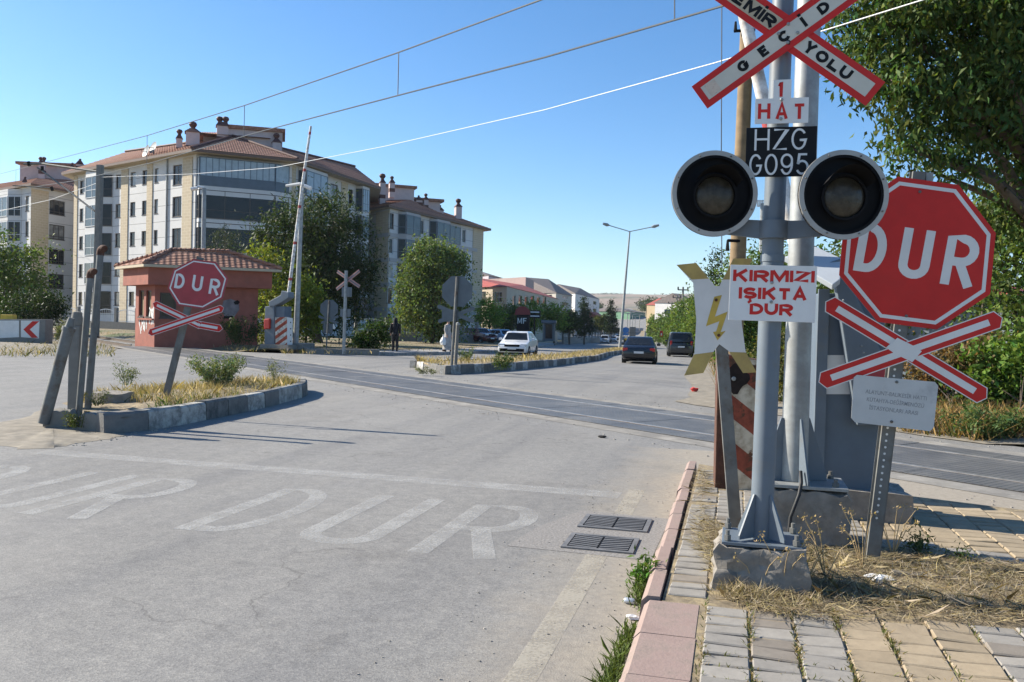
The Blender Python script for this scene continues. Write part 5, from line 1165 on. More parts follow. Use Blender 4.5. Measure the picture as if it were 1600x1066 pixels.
# ================================================================== BUILDINGS
def CLd(px, d, py=490):
    q = P(px, py, d); return Vector((q.x, q.y, 0))
def hip(name, b_pts, ridge_faces, mat, parent): pass
def chimney(roof, px, ytop, ybot, d, wd, n=1, dp=None):
    """plastered shaft with a dark cap and round cowls; measured from the photo at depth d"""
    b = MB(); a = P(px, ybot, d); zt_ = P(px, ytop, d).z; w_ = wd*d/FPX; dp = dp or w_*1.1; hh = zt_-a.z
    cowl = min(.45, hh*.16); zc = zt_-cowl*2
    b.box((a.x, a.y, (a.z-1.2+zc-.35)/2), (w_, dp, zc-.35-(a.z-1.2)), Matrix.Rotation(R(35), 3, 'Z'), 0)
    c_ = Vector((a.x, a.y, zc-.35)); rot = Matrix.Rotation(R(35), 3, 'Z'); q = [rot @ Vector((sx*w_*.6, sy*dp*.6, 0)) for sx, sy in ((-1, -1), (1, -1), (1, 1), (-1, 1))]
    k = .35 if n == 1 else .6
    b.add([c_+p for p in q]+[c_+p*k+Vector((0, 0, .5)) for p in q], [(3, 2, 1, 0), (0, 1, 5, 4), (1, 2, 6, 5), (2, 3, 7, 6), (3, 0, 4, 7), (4, 5, 6, 7)], 1)
    b.box((a.x, a.y, a.z-.15), (w_*1.06, dp*1.06, .5), rot, 1)
    for i in range(n):
        off = Vector((0, 0, 0)) if n == 1 else _r0*((i-.5)*w_*.55)
        o_ = c_+off+Vector((0, 0, .42)); f = Fr(o_, (1, 0, 0), (0, 1, 0)); r_ = cowl
        b.lathe(f, [(r_*.55, 0), (r_*.55, r_*.5), (r_*.75, r_*.7), (r_*1.0, r_*1.2), (r_*.75, r_*1.75), (.02, r_*2)], 12, 1)
    return b.build('chimney', ['white_wall', 'brown_cap'], roof, smooth=35)
def band(wall, mb, x0, x1, z0, z1, out=.08, mi=0): mb.fbox(wall.fr, x0, z0, x1, z1, .003, out, mi)
FLOOR = 3.32
# ---------- main apartment building
DA, DB, DC, DD = 103, 87.6, 91.6, 108
A, B, C, Dp = CLd(114, DA), CLd(302, DB), CLd(452, DC), CLd(572, DD)
ZE = 18.35
bl = thing('apartment_building', 'big five-storey apartment building with beige brick strips, glazed corner balconies and a red tiled roof', 'building', (B.x, B.y, -.3))
wl, wc_, wr = Wall(A, B, -1.5, ZE), Wall(B, C, -1.5, ZE), Wall(C, Dp, -1.5, ZE)
rows = [(15.75-FLOOR*k, 17.3-FLOOR*k) for k in range(5)]
wins = []
for px0, px1, nm in ((125, 131, 1), (181, 189, 1), (204, 212, 1), (222.5, 229.5, 1), (241.5, 247.5, 1), (270, 284, 2)):
    s0, s1 = wl.sz(px0, 280)[0], wl.sz(px1, 280)[0]
    for k, (z0, z1) in enumerate(rows): zz0 = z0-(.55 if nm == 2 else 0); wl.holes.append((s0, zz0, s1, z1)); wins.append((wl, s0, zz0, s1, z1, nm, k))
for px0, px1, nm in ((516, 528, 2), (545, 552, 1)):
    s0, s1 = wr.sz(px0, 300)[0], wr.sz(px1, 300)[0]
    for k, (z0, z1) in enumerate(rows): wr.holes.append((s0, z0-.3, s1, z1)); wins.append((wr, s0, z0-.3, s1, z1, nm, k))
back = Vector((-.45, 1, 0)).normalized()*17
E_, F_ = Dp+back, A+back
b = MB(); wl.geo(b); wc_.geo(b); wr.geo(b)
for p, q in ((Dp, E_), (E_, F_), (F_, A)): b.poly([Vector((p.x, p.y, -1.5)), Vector((q.x, q.y, -1.5)), Vector((q.x, q.y, ZE)), Vector((p.x, p.y, ZE))])
b.build('wall', 'siding', bl)
for i, (w_, s0, z0, s1, z1, nm, k) in enumerate(wins): window(w_.fr, s0, z0, s1, z1, bl, nm, (), 'frame_dark', 'curtain' if (i*7) % 11 in (1, 4, 8) else 'glass', .16, .09)
b = MB()
for px0, px1 in ((114.5, 122), (190.5, 201), (230.5, 239), (286, 301)): s0, s1 = wl.sz(px0, 280)[0], wl.sz(px1, 280)[0]; band(wl, b, max(.0, s0), min(s1, wl.L-.02), -1.5, ZE-.5)
for px0, px1 in ((453, 461), (533, 543)): s0, s1 = wr.sz(px0, 300)[0], wr.sz(px1, 300)[0]; band(wr, b, max(.02, s0), min(s1, wr.L-.02), -1.5, ZE-.5)
each(b, 'brick_strip', 'beige', bl)
b = MB(); s0 = wl.sz(262, 280)[0]; b.tube([wl.fr.pt(s0, -1, .1), wl.fr.pt(s0, ZE-.3, .1)], .09, 6); b.build('downpipe', 'galv', bl)
# bay with stacked glazed balconies on the left face
s0, s1 = wl.sz(140, 280)[0], wl.sz(177, 280)[0]; ob = .9
fb = [wl.fr.pt(s0, 0, .01), wl.fr.pt(s0+.9, 0, ob), wl.fr.pt(s1-1.4, 0, ob), wl.fr.pt(s1, 0, .01)]
b = MB(); top_ = ZE-.35; n_ = 4
b.add([p+Vector((0, 0, -1.5)) for p in fb]+[p+Vector((0, 0, top_)) for p in fb], [(i, i+1, 4+i+1, 4+i) for i in range(3)]+[(7, 6, 5, 4)]); b.build('balcony_bay', 'siding', bl)
for k, (z0, z1) in enumerate(rows):
    for i in range(3):
        w_ = Wall(fb[i], fb[i+1], z0-1, z1); window(w_.fr.moved(0, 0, .15), .08, z0-.9, w_.L-.08, z1+.05, bl, 2 if i == 1 else 1, (.36,), 'frame_white' if i < 2 else 'frame_dark', 'glass_blue' if i < 2 else 'glass', .13, .08, 'balcony_glazing', False)
# glazed corner across the chamfer, projecting slightly, wrapping a little round both ends
e0, e1 = .25, wc_.L-.25; ob = .85
fb = [wc_.fr.pt(e0-.1, 0, .01), wc_.fr.pt(e0+.05, 0, ob), wc_.fr.pt(e1-1.6, 0, ob), wc_.fr.pt(e1, 0, .01)]
b = MB(); pz = []
for k in range(5):
    zs_ = rows[k][0]-1.85; b.add([p+Vector((0, 0, zs_)) for p in fb]+[p+Vector((0, 0, zs_+.95)) for p in fb], [(i, i+1, 5+i, 4+i) for i in range(3)]+[(7, 6, 5, 4), (0, 1, 2, 3)[::-1]])
each(b, 'balcony_slab', 'siding', bl)
for k in range(5):
    z0 = rows[k][0]-.9; z1 = rows[k][1]+.45
    for i in range(3):
        w_ = Wall(fb[i], fb[i+1], z0, z1); n_ = max(1, int(w_.L/1.15)); zm = z0+.95 if k == 0 else z0+.75
        if k == 0:
            window(w_.fr.moved(0, 0, .1), .02, zm, w_.L-.02, z1, bl, n_ if i != 1 else n_*2, (), 'panel_blue', 'blind', .13, .07, 'balcony_glazing', False)
            m_ = MB(); m_.fbox(w_.fr, .02, z0, w_.L-.02, zm, -.06, .0); m_.build('balcony_panel', 'panel_blue', bl)
        else: window(w_.fr.moved(0, 0, .1), .02, z0, w_.L-.02, z1, bl, max(1, n_//3+1) if i == 1 else n_, (.3,), 'frame_dark', 'glass', .13, .07, 'balcony_glazing', False)
# smaller glazed balconies on the road face
for px0, px1, ks in ((466, 505, range(5)), (556, 571, range(5))):
    s0, s1 = wr.sz(px0, 300)[0], wr.sz(px1, 300)[0]; s1 = min(s1, wr.L); fb2 = [wr.fr.pt(s0, 0, .01), wr.fr.pt(s0+.1, 0, .9), wr.fr.pt(s1-.6, 0, .9), wr.fr.pt(s1, 0, .01)]
    b = MB(); b.add([p+Vector((0, 0, -1.5)) for p in fb2]+[p+Vector((0, 0, ZE-.4)) for p in fb2], [(i, i+1, 4+i+1, 4+i) for i in range(3)]+[(7, 6, 5, 4)]); b.build('balcony_bay', 'siding', bl)
    for k in ks:
        z0, z1 = rows[k][0]-.9, rows[k][1]+.3
        for i in range(3): w_ = Wall(fb2[i], fb2[i+1], z0, z1); window(w_.fr.moved(0, 0, .15), .03, z0, w_.L-.03, z1, bl, 3 if i == 1 else 1, (.35,), 'panel_blue', 'blind' if k == 0 and i else 'glass_blue', .13, .07, 'balcony_glazing', False)
def eave_roof(parent, pts, apex, ov, z, mat, faces, rows_=12):
    """hip roof: pts = plan corners, apex = list of 3D ridge points, faces = (corner i, corner j, ridge a, ridge b)"""
    c = sum(pts, Vector())/len(pts); e = [p+(p-c).normalized()*ov*1.4+Vector((0, 0, z)) for p in pts]
    b = MB()
    for i, j, a_, c_ in faces: roof_plane(b, e[i], e[j], apex[c_], apex[a_], rows_, .05)
    ro_ = b.build('roof', mat, parent); n = len(e); b = MB(); b.poly([p-Vector((0, 0, .02)) for p in e][::-1], 0)
    for i in range(n): b.poly([e[i]-Vector((0, 0, .28)), e[(i+1) % n]-Vector((0, 0, .28)), e[(i+1) % n]+Vector((0, 0, .02)), e[i]+Vector((0, 0, .02))], 1)
    b.poly([p-Vector((0, 0, .28)) for p in e][::-1], 0); b.build('eaves', ['soffit', 'gutter'], ro_)
    return ro_, e
R1 = P(364, 214, 96); R2 = F_.lerp(A, .5); R2 = Vector((R2.x, R2.y, R1.z))+(B-A).normalized()*7; R3 = Dp.lerp(E_, .5); R3 = Vector((R3.x, R3.y, R1.z-.2))-(Dp-C).normalized()*4
rf, ev = eave_roof(bl, [A, B, C, Dp, E_, F_], [R1, R2, R3], 1.1, ZE, 'tiles', [(0, 1, 1, 0), (1, 2, 0, 0), (2, 3, 0, 2), (3, 4, 2, 2), (4, 5, 2, 1), (5, 0, 1, 1)])
b = MB()
for p, q in ((ev[1], R1), (ev[2], R1), (R1, R2), (R1, R3)): b.tube([p+Vector((0, 0, .08)), q+Vector((0, 0, .12))], .16, 8)
b.build('ridge_tiles', 'brown_cap', rf)
for px, yt, yb, d, wd, n in ((280, 203, 233, 95, 9, 1), (301, 191, 231, 95, 20, 1), (347.5, 183, 217, 96, 17, 2), (431.5, 209, 241, 97, 12.5, 1), (537, 268, 290, 108, 6, 1), (561, 272, 296, 110, 7, 1), (125, 249, 262, 104, 10, 1)): chimney(rf, px, yt, yb, d, wd, n)
b = MB(); q = P(398, 226, 99); rot = Matrix.Rotation(R(30), 3, 'Z'); b.box((q.x, q.y, q.z-.6), (6.2, 5, 3.4), rot, 0); b.box((q.x, q.y, q.z+1.3), (6.8, 5.6, .4), rot, 1)
q2 = P(352, 224, 99); b.box((q2.x, q2.y, q2.z-.8), (4.5, 4, 2.0), rot, 0)
for q_, w_, h_ in ((q2+Vector((.8, 0, .2)), 4.4, 1.0), (q+Vector((-.8, 0, 1.5)), 3.2, .7)):
    pts_ = [rot @ Vector((sx*w_, sy*w_*.8, 0)) for sx, sy in ((-1, -1), (1, -1), (1, 1), (-1, 1))]; b.add([q_+p for p in pts_]+[q_+Vector((0, 0, h_))], [(0, 1, 4), (1, 2, 4), (2, 3, 4), (3, 0, 4), (3, 2, 1, 0)], 1)
b.build('attic', ['white_wall', 'tiles'], rf)
def dish(parent, p, r, az):
    b = MB(); f = Fr(p, (math.cos(R(az)), math.sin(R(az)), .0), (.0, .3, .9)); b.lathe(f, [(r, .12*r), (r*.7, .03), (.02, 0)], 16); b.tube([p, p-Vector((0, 0, 1.1))], .06, 6); b.tube([p, f.pt(0, -r*.3, r*.8)], .03, 5)
    b.build('satellite_dish', 'sign_back', parent, smooth=60)
dish(rf, P(229, 237, 93), .75, -30); dish(rf, P(240, 231, 93), .7, -25)
# ---------- left building
A, B, C = CLd(-70, 122), CLd(46, 108), CLd(120, 115.5); ZE2 = 17.6
bl2 = thing('apartment_building', 'farther left apartment building with broad beige brick corner, partly behind the leafy tree', 'building', (B.x, B.y, -.3))
wl, wr = Wall(A, B, -1.5, ZE2), Wall(B, C, -1.5, ZE2); wins = []
rows2 = [(14.6-FLOOR*k*.97, 16.2-FLOOR*k*.97) for k in range(5)]
for w_, px0, px1, nm in ((wr, 77.5, 102, 3), (wl, 40, 45.5, 1), (wl, -2, 2, 1), (wl, -40, -30, 2)):
    s0, s1 = w_.sz(px0, 310)[0], w_.sz(px1, 310)[0]
    for k, (z0, z1) in enumerate(rows2): z0 -= .3; w_.holes.append((s0, z0, s1, z1)); wins.append((w_, s0, z0, s1, z1, nm, k))
b = MB(); wl.geo(b); wr.geo(b); bk = Vector((-.5, 1, 0)).normalized()*15
for p, q in ((C, C+bk), (C+bk, A+bk), (A+bk, A)): b.poly([Vector((p.x, p.y, -1.5)), Vector((q.x, q.y, -1.5)), Vector((q.x, q.y, ZE2)), Vector((p.x, p.y, ZE2))])
b.build('wall', 'siding', bl2)
for i, (w_, s0, z0, s1, z1, nm, k) in enumerate(wins): window(w_.fr, s0, z0, s1, z1, bl2, nm, (.2,) if nm == 3 else (), 'frame_dark', 'curtain' if i % 4 == 1 else 'glass', .16, .1)
b = MB(); s1 = wr.sz(75.5, 310)[0]; band(wr, b, .0, s1, -1.5, ZE2-.5); s0 = wl.sz(45, 310)[0]; s0b = wl.sz(-8, 310)[0]; band(wl, b, wl.sz(2.5, 310)[0], wl.sz(5, 310)[0], -1.5, ZE2-.5); each(b, 'brick_strip', 'beige', bl2)
s0, s1 = wl.sz(6, 310)[0], wl.sz(34, 310)[0]; fb = [wl.fr.pt(s0, 0, .01), wl.fr.pt(s0+.5, 0, 1), wl.fr.pt(s1-1.6, 0, 1), wl.fr.pt(s1, 0, .01)]
b = MB(); b.add([p+Vector((0, 0, -1.5)) for p in fb]+[p+Vector((0, 0, ZE2-.4)) for p in fb], [(i, i+1, 4+i+1, 4+i) for i in range(3)]+[(7, 6, 5, 4)]); b.build('balcony_bay', 'siding', bl2)
for k, (z0, z1) in enumerate(rows2):
    for i in range(3): w_ = Wall(fb[i], fb[i+1], z0, z1); window(w_.fr.moved(0, 0, .15), .05, z0-.9, w_.L-.05, z1+.1, bl2, 2, (.35,), 'frame_white', 'glass_blue' if i < 2 else 'glass', .13, .09, 'balcony_glazing', False)
RA = P(60, 278, 119); RB = (A+bk*.5); RB = Vector((RB.x, RB.y, RA.z)); RC = C+bk*.5; RC = Vector((RC.x, RC.y, RA.z))-(C-B).normalized()*2
rf2, _ = eave_roof(bl2, [A, B, C, C+bk, A+bk], [RA, RB, RC], 1.0, ZE2, 'tiles', [(0, 1, 1, 0), (1, 2, 0, 2), (2, 3, 2, 2), (3, 4, 2, 1), (4, 0, 1, 1)])
b = MB(); q = P(90, 270, 122); rot = Matrix.Rotation(R(20), 3, 'Z'); b.box((q.x, q.y, q.z-1), (8, 5, 3.2), rot, 0); b.box((q.x, q.y, q.z+.75), (8.8, 6, .35), rot, 1); b.build('attic', ['white_wall', 'tiles'], rf2)
for px, yt, yb, d, wd, n in ((66, 246, 268, 118, 9, 2), (39, 277, 290, 112, 6, 1), (113, 255, 268, 118, 6, 1)): chimney(rf2, px, yt, yb, d, wd, n)
# ---------- second building along the road
A, B, C = CLd(562, 117), CLd(606, 111), CLd(752, 134); ZE3 = P(606, 323, 111).z
bl3 = thing('apartment_building', 'second apartment building along the road with tall chimneys, behind the big leafy tree', 'building', (B.x, B.y, -1.2))
wl, wr = Wall(A, B, -3, ZE3), Wall(B, C, -3, ZE3); wins = []; F3 = 3.25
zt0 = P(611, 334, 111.5).z; rows3 = [(zt0-2.0-F3*k, zt0-F3*k) for k in range(5)]
for w_, px0, px1, nm in ((wr, 608.5, 615.5, 1), (wr, 651, 663, 2), (wr, 723, 728.5, 1), (wl, 566, 573, 1)):
    s0, s1 = w_.sz(px0, 345)[0], w_.sz(px1, 345)[0]
    for k, (z0, z1) in enumerate(rows3): w_.holes.append((s0, z0, s1, z1)); wins.append((w_, s0, z0, s1, z1, nm, k))
b = MB(); wl.geo(b); wr.geo(b); bk = Vector((-.75, .7, 0)).normalized()*15
for p, q in ((C, C+bk), (C+bk, A+bk), (A+bk, A)): b.poly([Vector((p.x, p.y, -3)), Vector((q.x, q.y, -3)), Vector((q.x, q.y, ZE3)), Vector((p.x, p.y, ZE3))])
b.build('wall', 'siding', bl3)
for i, (w_, s0, z0, s1, z1, nm, k) in enumerate(wins): window(w_.fr, s0, z0, s1, z1, bl3, nm, (), 'frame_white' if i % 3 else 'frame_dark', 'curtain' if i % 5 == 2 else 'glass', .16, .1)
b = MB()
band(wl, b, wl.sz(588, 345)[0], wl.L, 1.2, ZE3-.5); band(wr, b, wr.sz(739, 360)[0], wr.L-.02, -3, ZE3-.4); each(b, 'brick_strip', 'beige', bl3)
b = MB(); [band(wr, b, .0, wr.L-2, z0-1.05, z0-.55, .12) for z0, z1 in rows3]; [band(wl, b, .0, wl.L-.02, z0-1.05, z0-.55, .12) for z0, z1 in rows3]; each(b, 'string_course', 'siding_grey', bl3)
for px0, px1, pm in ((622, 650, 0), (671, 697, 0), (699, 719, 1)):
    s0, s1 = wr.sz(px0, 345)[0], wr.sz(px1, 345)[0]; pr = .9 if pm == 0 else .25; fb = [wr.fr.pt(s0, 0, .01), wr.fr.pt(s0+.7*pr, 0, pr), wr.fr.pt(s1-.25, 0, pr), wr.fr.pt(s1, 0, .01)]
    b = MB(); b.add([p+Vector((0, 0, -3)) for p in fb]+[p+Vector((0, 0, ZE3-.4)) for p in fb], [(i, i+1, 4+i+1, 4+i) for i in range(3)]+[(7, 6, 5, 4)]); b.build('balcony_bay', 'siding_grey', bl3)
    for k, (z0, z1) in enumerate(rows3):
        for i in range(3):
            w_ = Wall(fb[i], fb[i+1], z0, z1)
            if w_.L > .3: window(w_.fr.moved(0, 0, .15), .03, z0-.5, w_.L-.03, z1+.1, bl3, 2 if i == 1 else 1, (.35,), 'panel_blue', 'glass_blue' if i == 1 else 'glass', .13, .09, 'balcony_glazing', False)
RA = P(640, 312, 121); RB = A+bk*.5; RB = Vector((RB.x, RB.y, RA.z)); RC = C+bk*.5; RC = Vector((RC.x, RC.y, RA.z))-(C-B).normalized()*3
rf3, _ = eave_roof(bl3, [A, B, C, C+bk, A+bk], [RA, RB, RC], 1.0, ZE3, 'tiles', [(0, 1, 1, 0), (1, 2, 0, 2), (2, 3, 2, 2), (3, 4, 2, 1), (4, 0, 1, 1)])
b = MB(); q = P(607, 302, 123); rot = Matrix.Rotation(R(35), 3, 'Z'); b.box((q.x, q.y, q.z-.9), (6.5, 4.5, 3), rot, 0); b.box((q.x, q.y, q.z+.75), (7.2, 5.2, .35), rot, 1)
q = P(657, 320, 128); b.box((q.x, q.y, q.z-.8), (5, 4, 2.2), rot, 0); b.box((q.x, q.y, q.z+.5), (6, 5, .4), rot, 1); b.build('attic', ['white_wall', 'tiles'], rf3)
for px, yt, yb, d, wd, n in ((597, 272, 306, 116, 8.5, 1), (612, 276, 296, 118, 8, 1), (654, 306, 318, 124, 10, 1), (665, 303, 322, 126, 7, 1), (687, 321, 336, 128, 10, 1), (715.5, 311, 344, 130, 9.5, 1), (624, 297, 312, 122, 6, 1)): chimney(rf3, px, yt, yb, d, wd, n)
# ---------- farther buildings
def block(name, label, pxs, ds, py_top, matw, roof=None, ridge=0, wins=(), zb=-4, roofmat='tiles_grey', depth=14, ov=.6):
    """pxs, ds: plan corners left to right; py_top: eave height in the photo at the middle corner"""
    pts = [CLd(p, d) for p, d in zip(pxs, ds)]; m = len(pts)//2; ze = P(pxs[m], py_top, ds[m]).z; t = thing(name, label, 'building', (pts[m].x, pts[m].y, -2))
    bk = Vector((-.8, .6, 0)).normalized()*depth; ws = [Wall(p, q, zb, ze) for p, q in zip(pts, pts[1:])]; hs = []
    for wi, px0, px1, py0, py1, n in wins:
        w_ = ws[wi]; x0, z1 = w_.sz(px0, py0); x1, z0 = w_.sz(px1, py1); w_.holes.append((x0, z0, x1, z1)); hs.append((w_, x0, z0, x1, z1, n))
    b = MB(); [w_.geo(b) for w_ in ws]; loop = [pts[-1], pts[-1]+bk, pts[0]+bk, pts[0]]
    for p, q in zip(loop, loop[1:]): b.poly([Vector((p.x, p.y, zb)), Vector((q.x, q.y, zb)), Vector((q.x, q.y, ze)), Vector((p.x, p.y, ze))])
    b.poly([Vector((p.x, p.y, ze)) for p in pts+loop[1:3]]); b.build('wall', matw, t)
    for i, (w_, x0, z0, x1, z1, n) in enumerate(hs): window(w_.fr, x0, z0, x1, z1, t, n, (.5,) if n > 1 else (), 'frame_dark' if i % 2 else 'frame_white', 'glass', .2, .12)
    if roof:
        plan = pts+loop[1:3]; c = sum(plan, Vector())/len(plan); e = [p+(p-c).normalized()*ov+Vector((0, 0, ze+.03)) for p in plan]
        r0 = (e[0]+e[-1])/2*.62+c*.38; r1 = (e[len(pts)-1]+e[len(pts)])/2*.62+c*.38; r0.z = r1.z = ze+ridge; n = len(pts); b = MB()
        for i in range(n-1): b.poly([e[i], e[i+1], r1, r0] if i+1 == n-1 or n == 2 else [e[i], e[i+1], r0])
        b.poly([e[n-1], e[n], r1]); b.poly([e[n], e[n+1], r0, r1]); b.poly([e[n+1], e[0], r0]); b.poly(e[::-1]); b.build('roof', roofmat, t)
    return t
block('school_building', 'long beige low building with red tiled roof behind the parked cars', (730, 791, 872), (150, 140, 205), 448, 'siding_tan' if 'siding_tan' in MAT else M('beige_render', (.47, .40, .31), .08, .8, .85), True, 3.0, [(0, 773, 784, 456, 473, 2), (0, 748, 759, 456, 473, 2)]+[(1, 801+i*9.5, 806+i*9.5, 461+i*.4, 478, 1) for i in range(6)], roofmat='tiles_red', depth=18)
block('grey_block', 'plain windowless pink-grey block rising above the beige building', (779, 820, 833), (215, 205, 222), 433, M('pinkish_render', (.33, .25, .23), .06, 1, .85), depth=15)
block('roof_house', 'pale house with small roof box seen above the red roof', (738, 762, 782), (250, 240, 252), 431, M('lilac_render', (.42, .37, .40), .06, 1, .85), True, 2.0, [(1, 765, 771, 436, 440, 1)], depth=15)
block('terraced_house', 'grey apartment block with balconies beyond the beige building', (834, 868, 893), (250, 240, 262), 458, M('cream_render', (.44, .40, .35), .06, 1, .85), True, 5.2, [(0, 842+i*12, 850+i*12, 461+j*11, 468+j*11, 2) for i in range(2) for j in range(3)]+[(1, 879, 887, 462+j*10, 468+j*10, 2) for j in range(3)], depth=18)
block('white_house', 'white apartment house with sloping grey roof beside the dark conifer', (884, 898, 936), (285, 275, 330), 459, M('white_render', (.62, .60, .57), .05, 1, .85), True, 4.0, [(1, 927, 932, 470, 477, 1), (1, 927, 932, 482, 489, 1), (1, 912, 918, 474, 480, 1)], depth=16)
block('orange_house', 'small cottage with orange roof right of the white house', (930, 940, 948), (300, 295, 310), 497, M('cream_render2', (.40, .34, .28), .06, 1, .85), True, 2.2, roofmat='tiles_red', depth=9)
block('green_hall', 'low green-roofed hall far down the road', (958, 985, 1008), (420, 410, 440), 487, M('green_cladding', (.10, .22, .13), .1, 1, .7), True, 2.0, roofmat='tiles_grey', depth=20, zb=0)
block('yellow_house', 'pale yellow house above the roadside trees on the right', (1040, 1049, 1060), (300, 290, 305), 476, M('yellow_render', (.52, .40, .24), .06, 1, .85), True, 2.5, [(0, 1043, 1046, 479, 483, 1)], roofmat='tiles_red', depth=9, zb=-3)
block('pale_house', 'white house half hidden behind the roadside trees on the right', (1066, 1075, 1088), (210, 200, 215), 472, M('white_render2', (.55, .54, .53), .06, 1, .85), True, 2.5, [(1, 1078, 1082, 476, 481, 1)], depth=9, zb=-3)
block('station_shed', 'pale wall with a red stripe behind the bushes at the right edge', (1556, 1590, 1700), (31, 30, 36), 462, 'grey_paint', True, .8, [], depth=6, zb=-.5, roofmat='tiles_red')
block('corner_wall_house', 'dark glazed ground floor below the second building', (630, 690), (106, 112), 512, 'panel_blue', depth=3, zb=-3)
# wall with railings in front of the left buildings
def fence(name, label, pts, h_wall, h_top, mat='concrete_pole', seg=2.4, arch=True):
    t = thing(name, label, 'fence', pts[0]); b = MB(); b2 = MB(); b3 = MB()
    for a, c in zip(pts, pts[1:]):
        f = Fr(a, c-a, (0, 0, 1)); L = (Vector((c.x, c.y, 0))-Vector((a.x, a.y, 0))).length; b.fbox(f, 0, -.5, L, h_wall, -.15, .15); n = max(1, int(L/seg))
        for i in range(n+1): b.fbox(f, L*i/n-.14, h_wall, L*i/n+.14, h_top+.12, -.14, .14)
        for i in range(n):
            x0, x1 = L*i/n+.15, L*(i+1)/n-.15; m = 10
            up = [(x0+(x1-x0)*k/m, h_top-.25+.2*math.sin(math.pi*k/m)) for k in range(m+1)]; stroke(b2, f, up, .07, 0); stroke(b2, f, [(x0, h_wall+.08), (x1, h_wall+.08)], .05, 0)
            for k in range(1, m): stroke(b3, f, [(up[k][0], h_wall+.05), up[k]], .035, .003)
    b.build('wall', mat, t); b2.build('rail', 'frame_white', t); b3.build('bars', 'frame_white', t); return t
def on_verge(px, d, dz=.15): q = P(px, 500, d); q.z = T(q.x, q.y)+dz; return q
fence('boundary_fence', 'pale wall with arched white railings before the left apartment buildings', [on_verge(70, 84), on_verge(150, 80), on_verge(214, 78)], .7, 1.9)
fence('boundary_fence', 'pale wall with arched white railings behind the black-clad person', [on_verge(556, 76), on_verge(650, 78), on_verge(745, 88)], .8, 2.0)
fence('boundary_fence', 'long low wall with railings along the far pavement beyond the booth', [on_verge(880, 128), on_verge(935, 185), on_verge(960, 240)], 1.0, 2.0, seg=6)

# ================================================================== VEGETATION
def ell(px, py, d, rx, ry, rd=None):
    """crown lobe: centre pixel, distance, radii in photo pixels"""
    c = P(px, py, d); k = d/FPX; return (tuple(c), (rx*k, (rd or rx)*k, ry*k))
def tree(name, label, base, lobes, n, leaf, col, trunk=.12, cat='tree', group=None, clump=.35, per=45, var=.25, yel=.15, asp=.5, droop=.3, limbs=5, hollow=.35, trunk_top=None):
    t = thing(name, label, cat, base, group)
    pts, tint = crown_points(lobes, n, clump, per, hollow)
    leaves('crown', pts, leaf, leaf_cols(tint, col, var, yel), t, asp, droop)
    if trunk:
        b = MB(); big = max(lobes, key=lambda l: l[1][0]*l[1][2]); top = Vector(trunk_top or big[0]); base = Vector(base); dv = top-base
        st = [base-Vector((0, 0, .3))]+[base+dv*f+Vector((RNG.normal(0, .04), RNG.normal(0, .04), 0))*dv.length*.3 for f in (.3, .6, .85)]
        b.tube(st, [trunk*1.15, trunk*.85, trunk*.6, trunk*.4], 8)
        for l in (lobes*3)[:limbs]:
            a = base+dv*RNG.uniform(.3, .7); e = Vector(l[0])+Vector((RNG.normal(0, .4)*l[1][0], RNG.normal(0, .4)*l[1][1], RNG.normal(.2, .3)*l[1][2])); m_ = a.lerp(e, .5)+Vector((0, 0, .1*(e-a).length))
            b.tube([a, m_, e], [trunk*.45, trunk*.28, trunk*.1], 6)
        b.build('trunk', 'bark', t, smooth=60)
    return t
G1, G2, G3, DK, YG = (.085, .13, .03), (.11, .165, .038), (.14, .2, .045), (.032, .055, .018), (.21, .24, .032)
# big broadleaf tree over the right side
lob = [ell(1500, 40, 15.5, 190, 120), ell(1400, 30, 15, 95, 85), ell(1470, 170, 15.5, 110, 70), ell(1585, 190, 16, 90, 110), ell(1420, 235, 15, 50, 30), ell(1395, 130, 15, 62, 42), ell(1480, 270, 15.5, 60, 32), ell(1570, 320, 16.5, 60, 60), ell(1650, 80, 16, 160, 200), ell(1560, -60, 16, 230, 100)]
tr_b = gnd(1690, 690, .1)
tr_b = P(1680, 660, 17); tr_b.z = 0
tree('broadleaf_tree', 'huge dark green broadleaf tree filling the upper right corner above the DUR sign', tr_b, lob, 44000, .155, (.080, .128, .034), .3, clump=.25, per=42, var=.42, yel=.25, asp=.38, droop=1.3, limbs=16, hollow=.2)
# trees and bushes behind it at the right edge
tree('broadleaf_tree', 'bright green tree right of the large DUR sign below the dark crown', P(1590, 640, 22), [ell(1575, 400, 21, 60, 80), ell(1540, 350, 22, 40, 50), ell(1620, 340, 21, 60, 90), ell(1590, 500, 21, 60, 60)], 7000, .17, G2, .16, clump=.4, var=.35)
tree('conifer', 'dark conifer rising between the DUR sign and the bright bush', P(1530, 600, 24), [ell(1530, 560, 24, 36, 40), ell(1533, 500, 24, 34, 50), ell(1536, 440, 24, 26, 50), ell(1538, 390, 24, 15, 40)], 6000, .15, DK, .14, clump=.25, asp=.2, droop=1.2)
tree('broadleaf_tree', 'mass of dark green tree between the mast and the DUR sign', P(1330, 600, 34), [ell(1320, 440, 34, 70, 60), ell(1420, 450, 34, 60, 70), ell(1480, 430, 33, 60, 80), ell(1240, 480, 36, 30, 50)], 9000, .22, G1, .18, clump=.5)
tree('conifer', 'slim conifer tip showing beside the mast above the barrier head', P(1302, 560, 40), [ell(1301, 392, 40, 7, 14), ell(1300, 420, 40, 14, 22), ell(1300, 460, 40, 20, 30), ell(1299, 505, 40, 24, 35)], 2500, .16, DK, .1, clump=.22, asp=.2, droop=1)
bush_col = (.12, .2, .036)
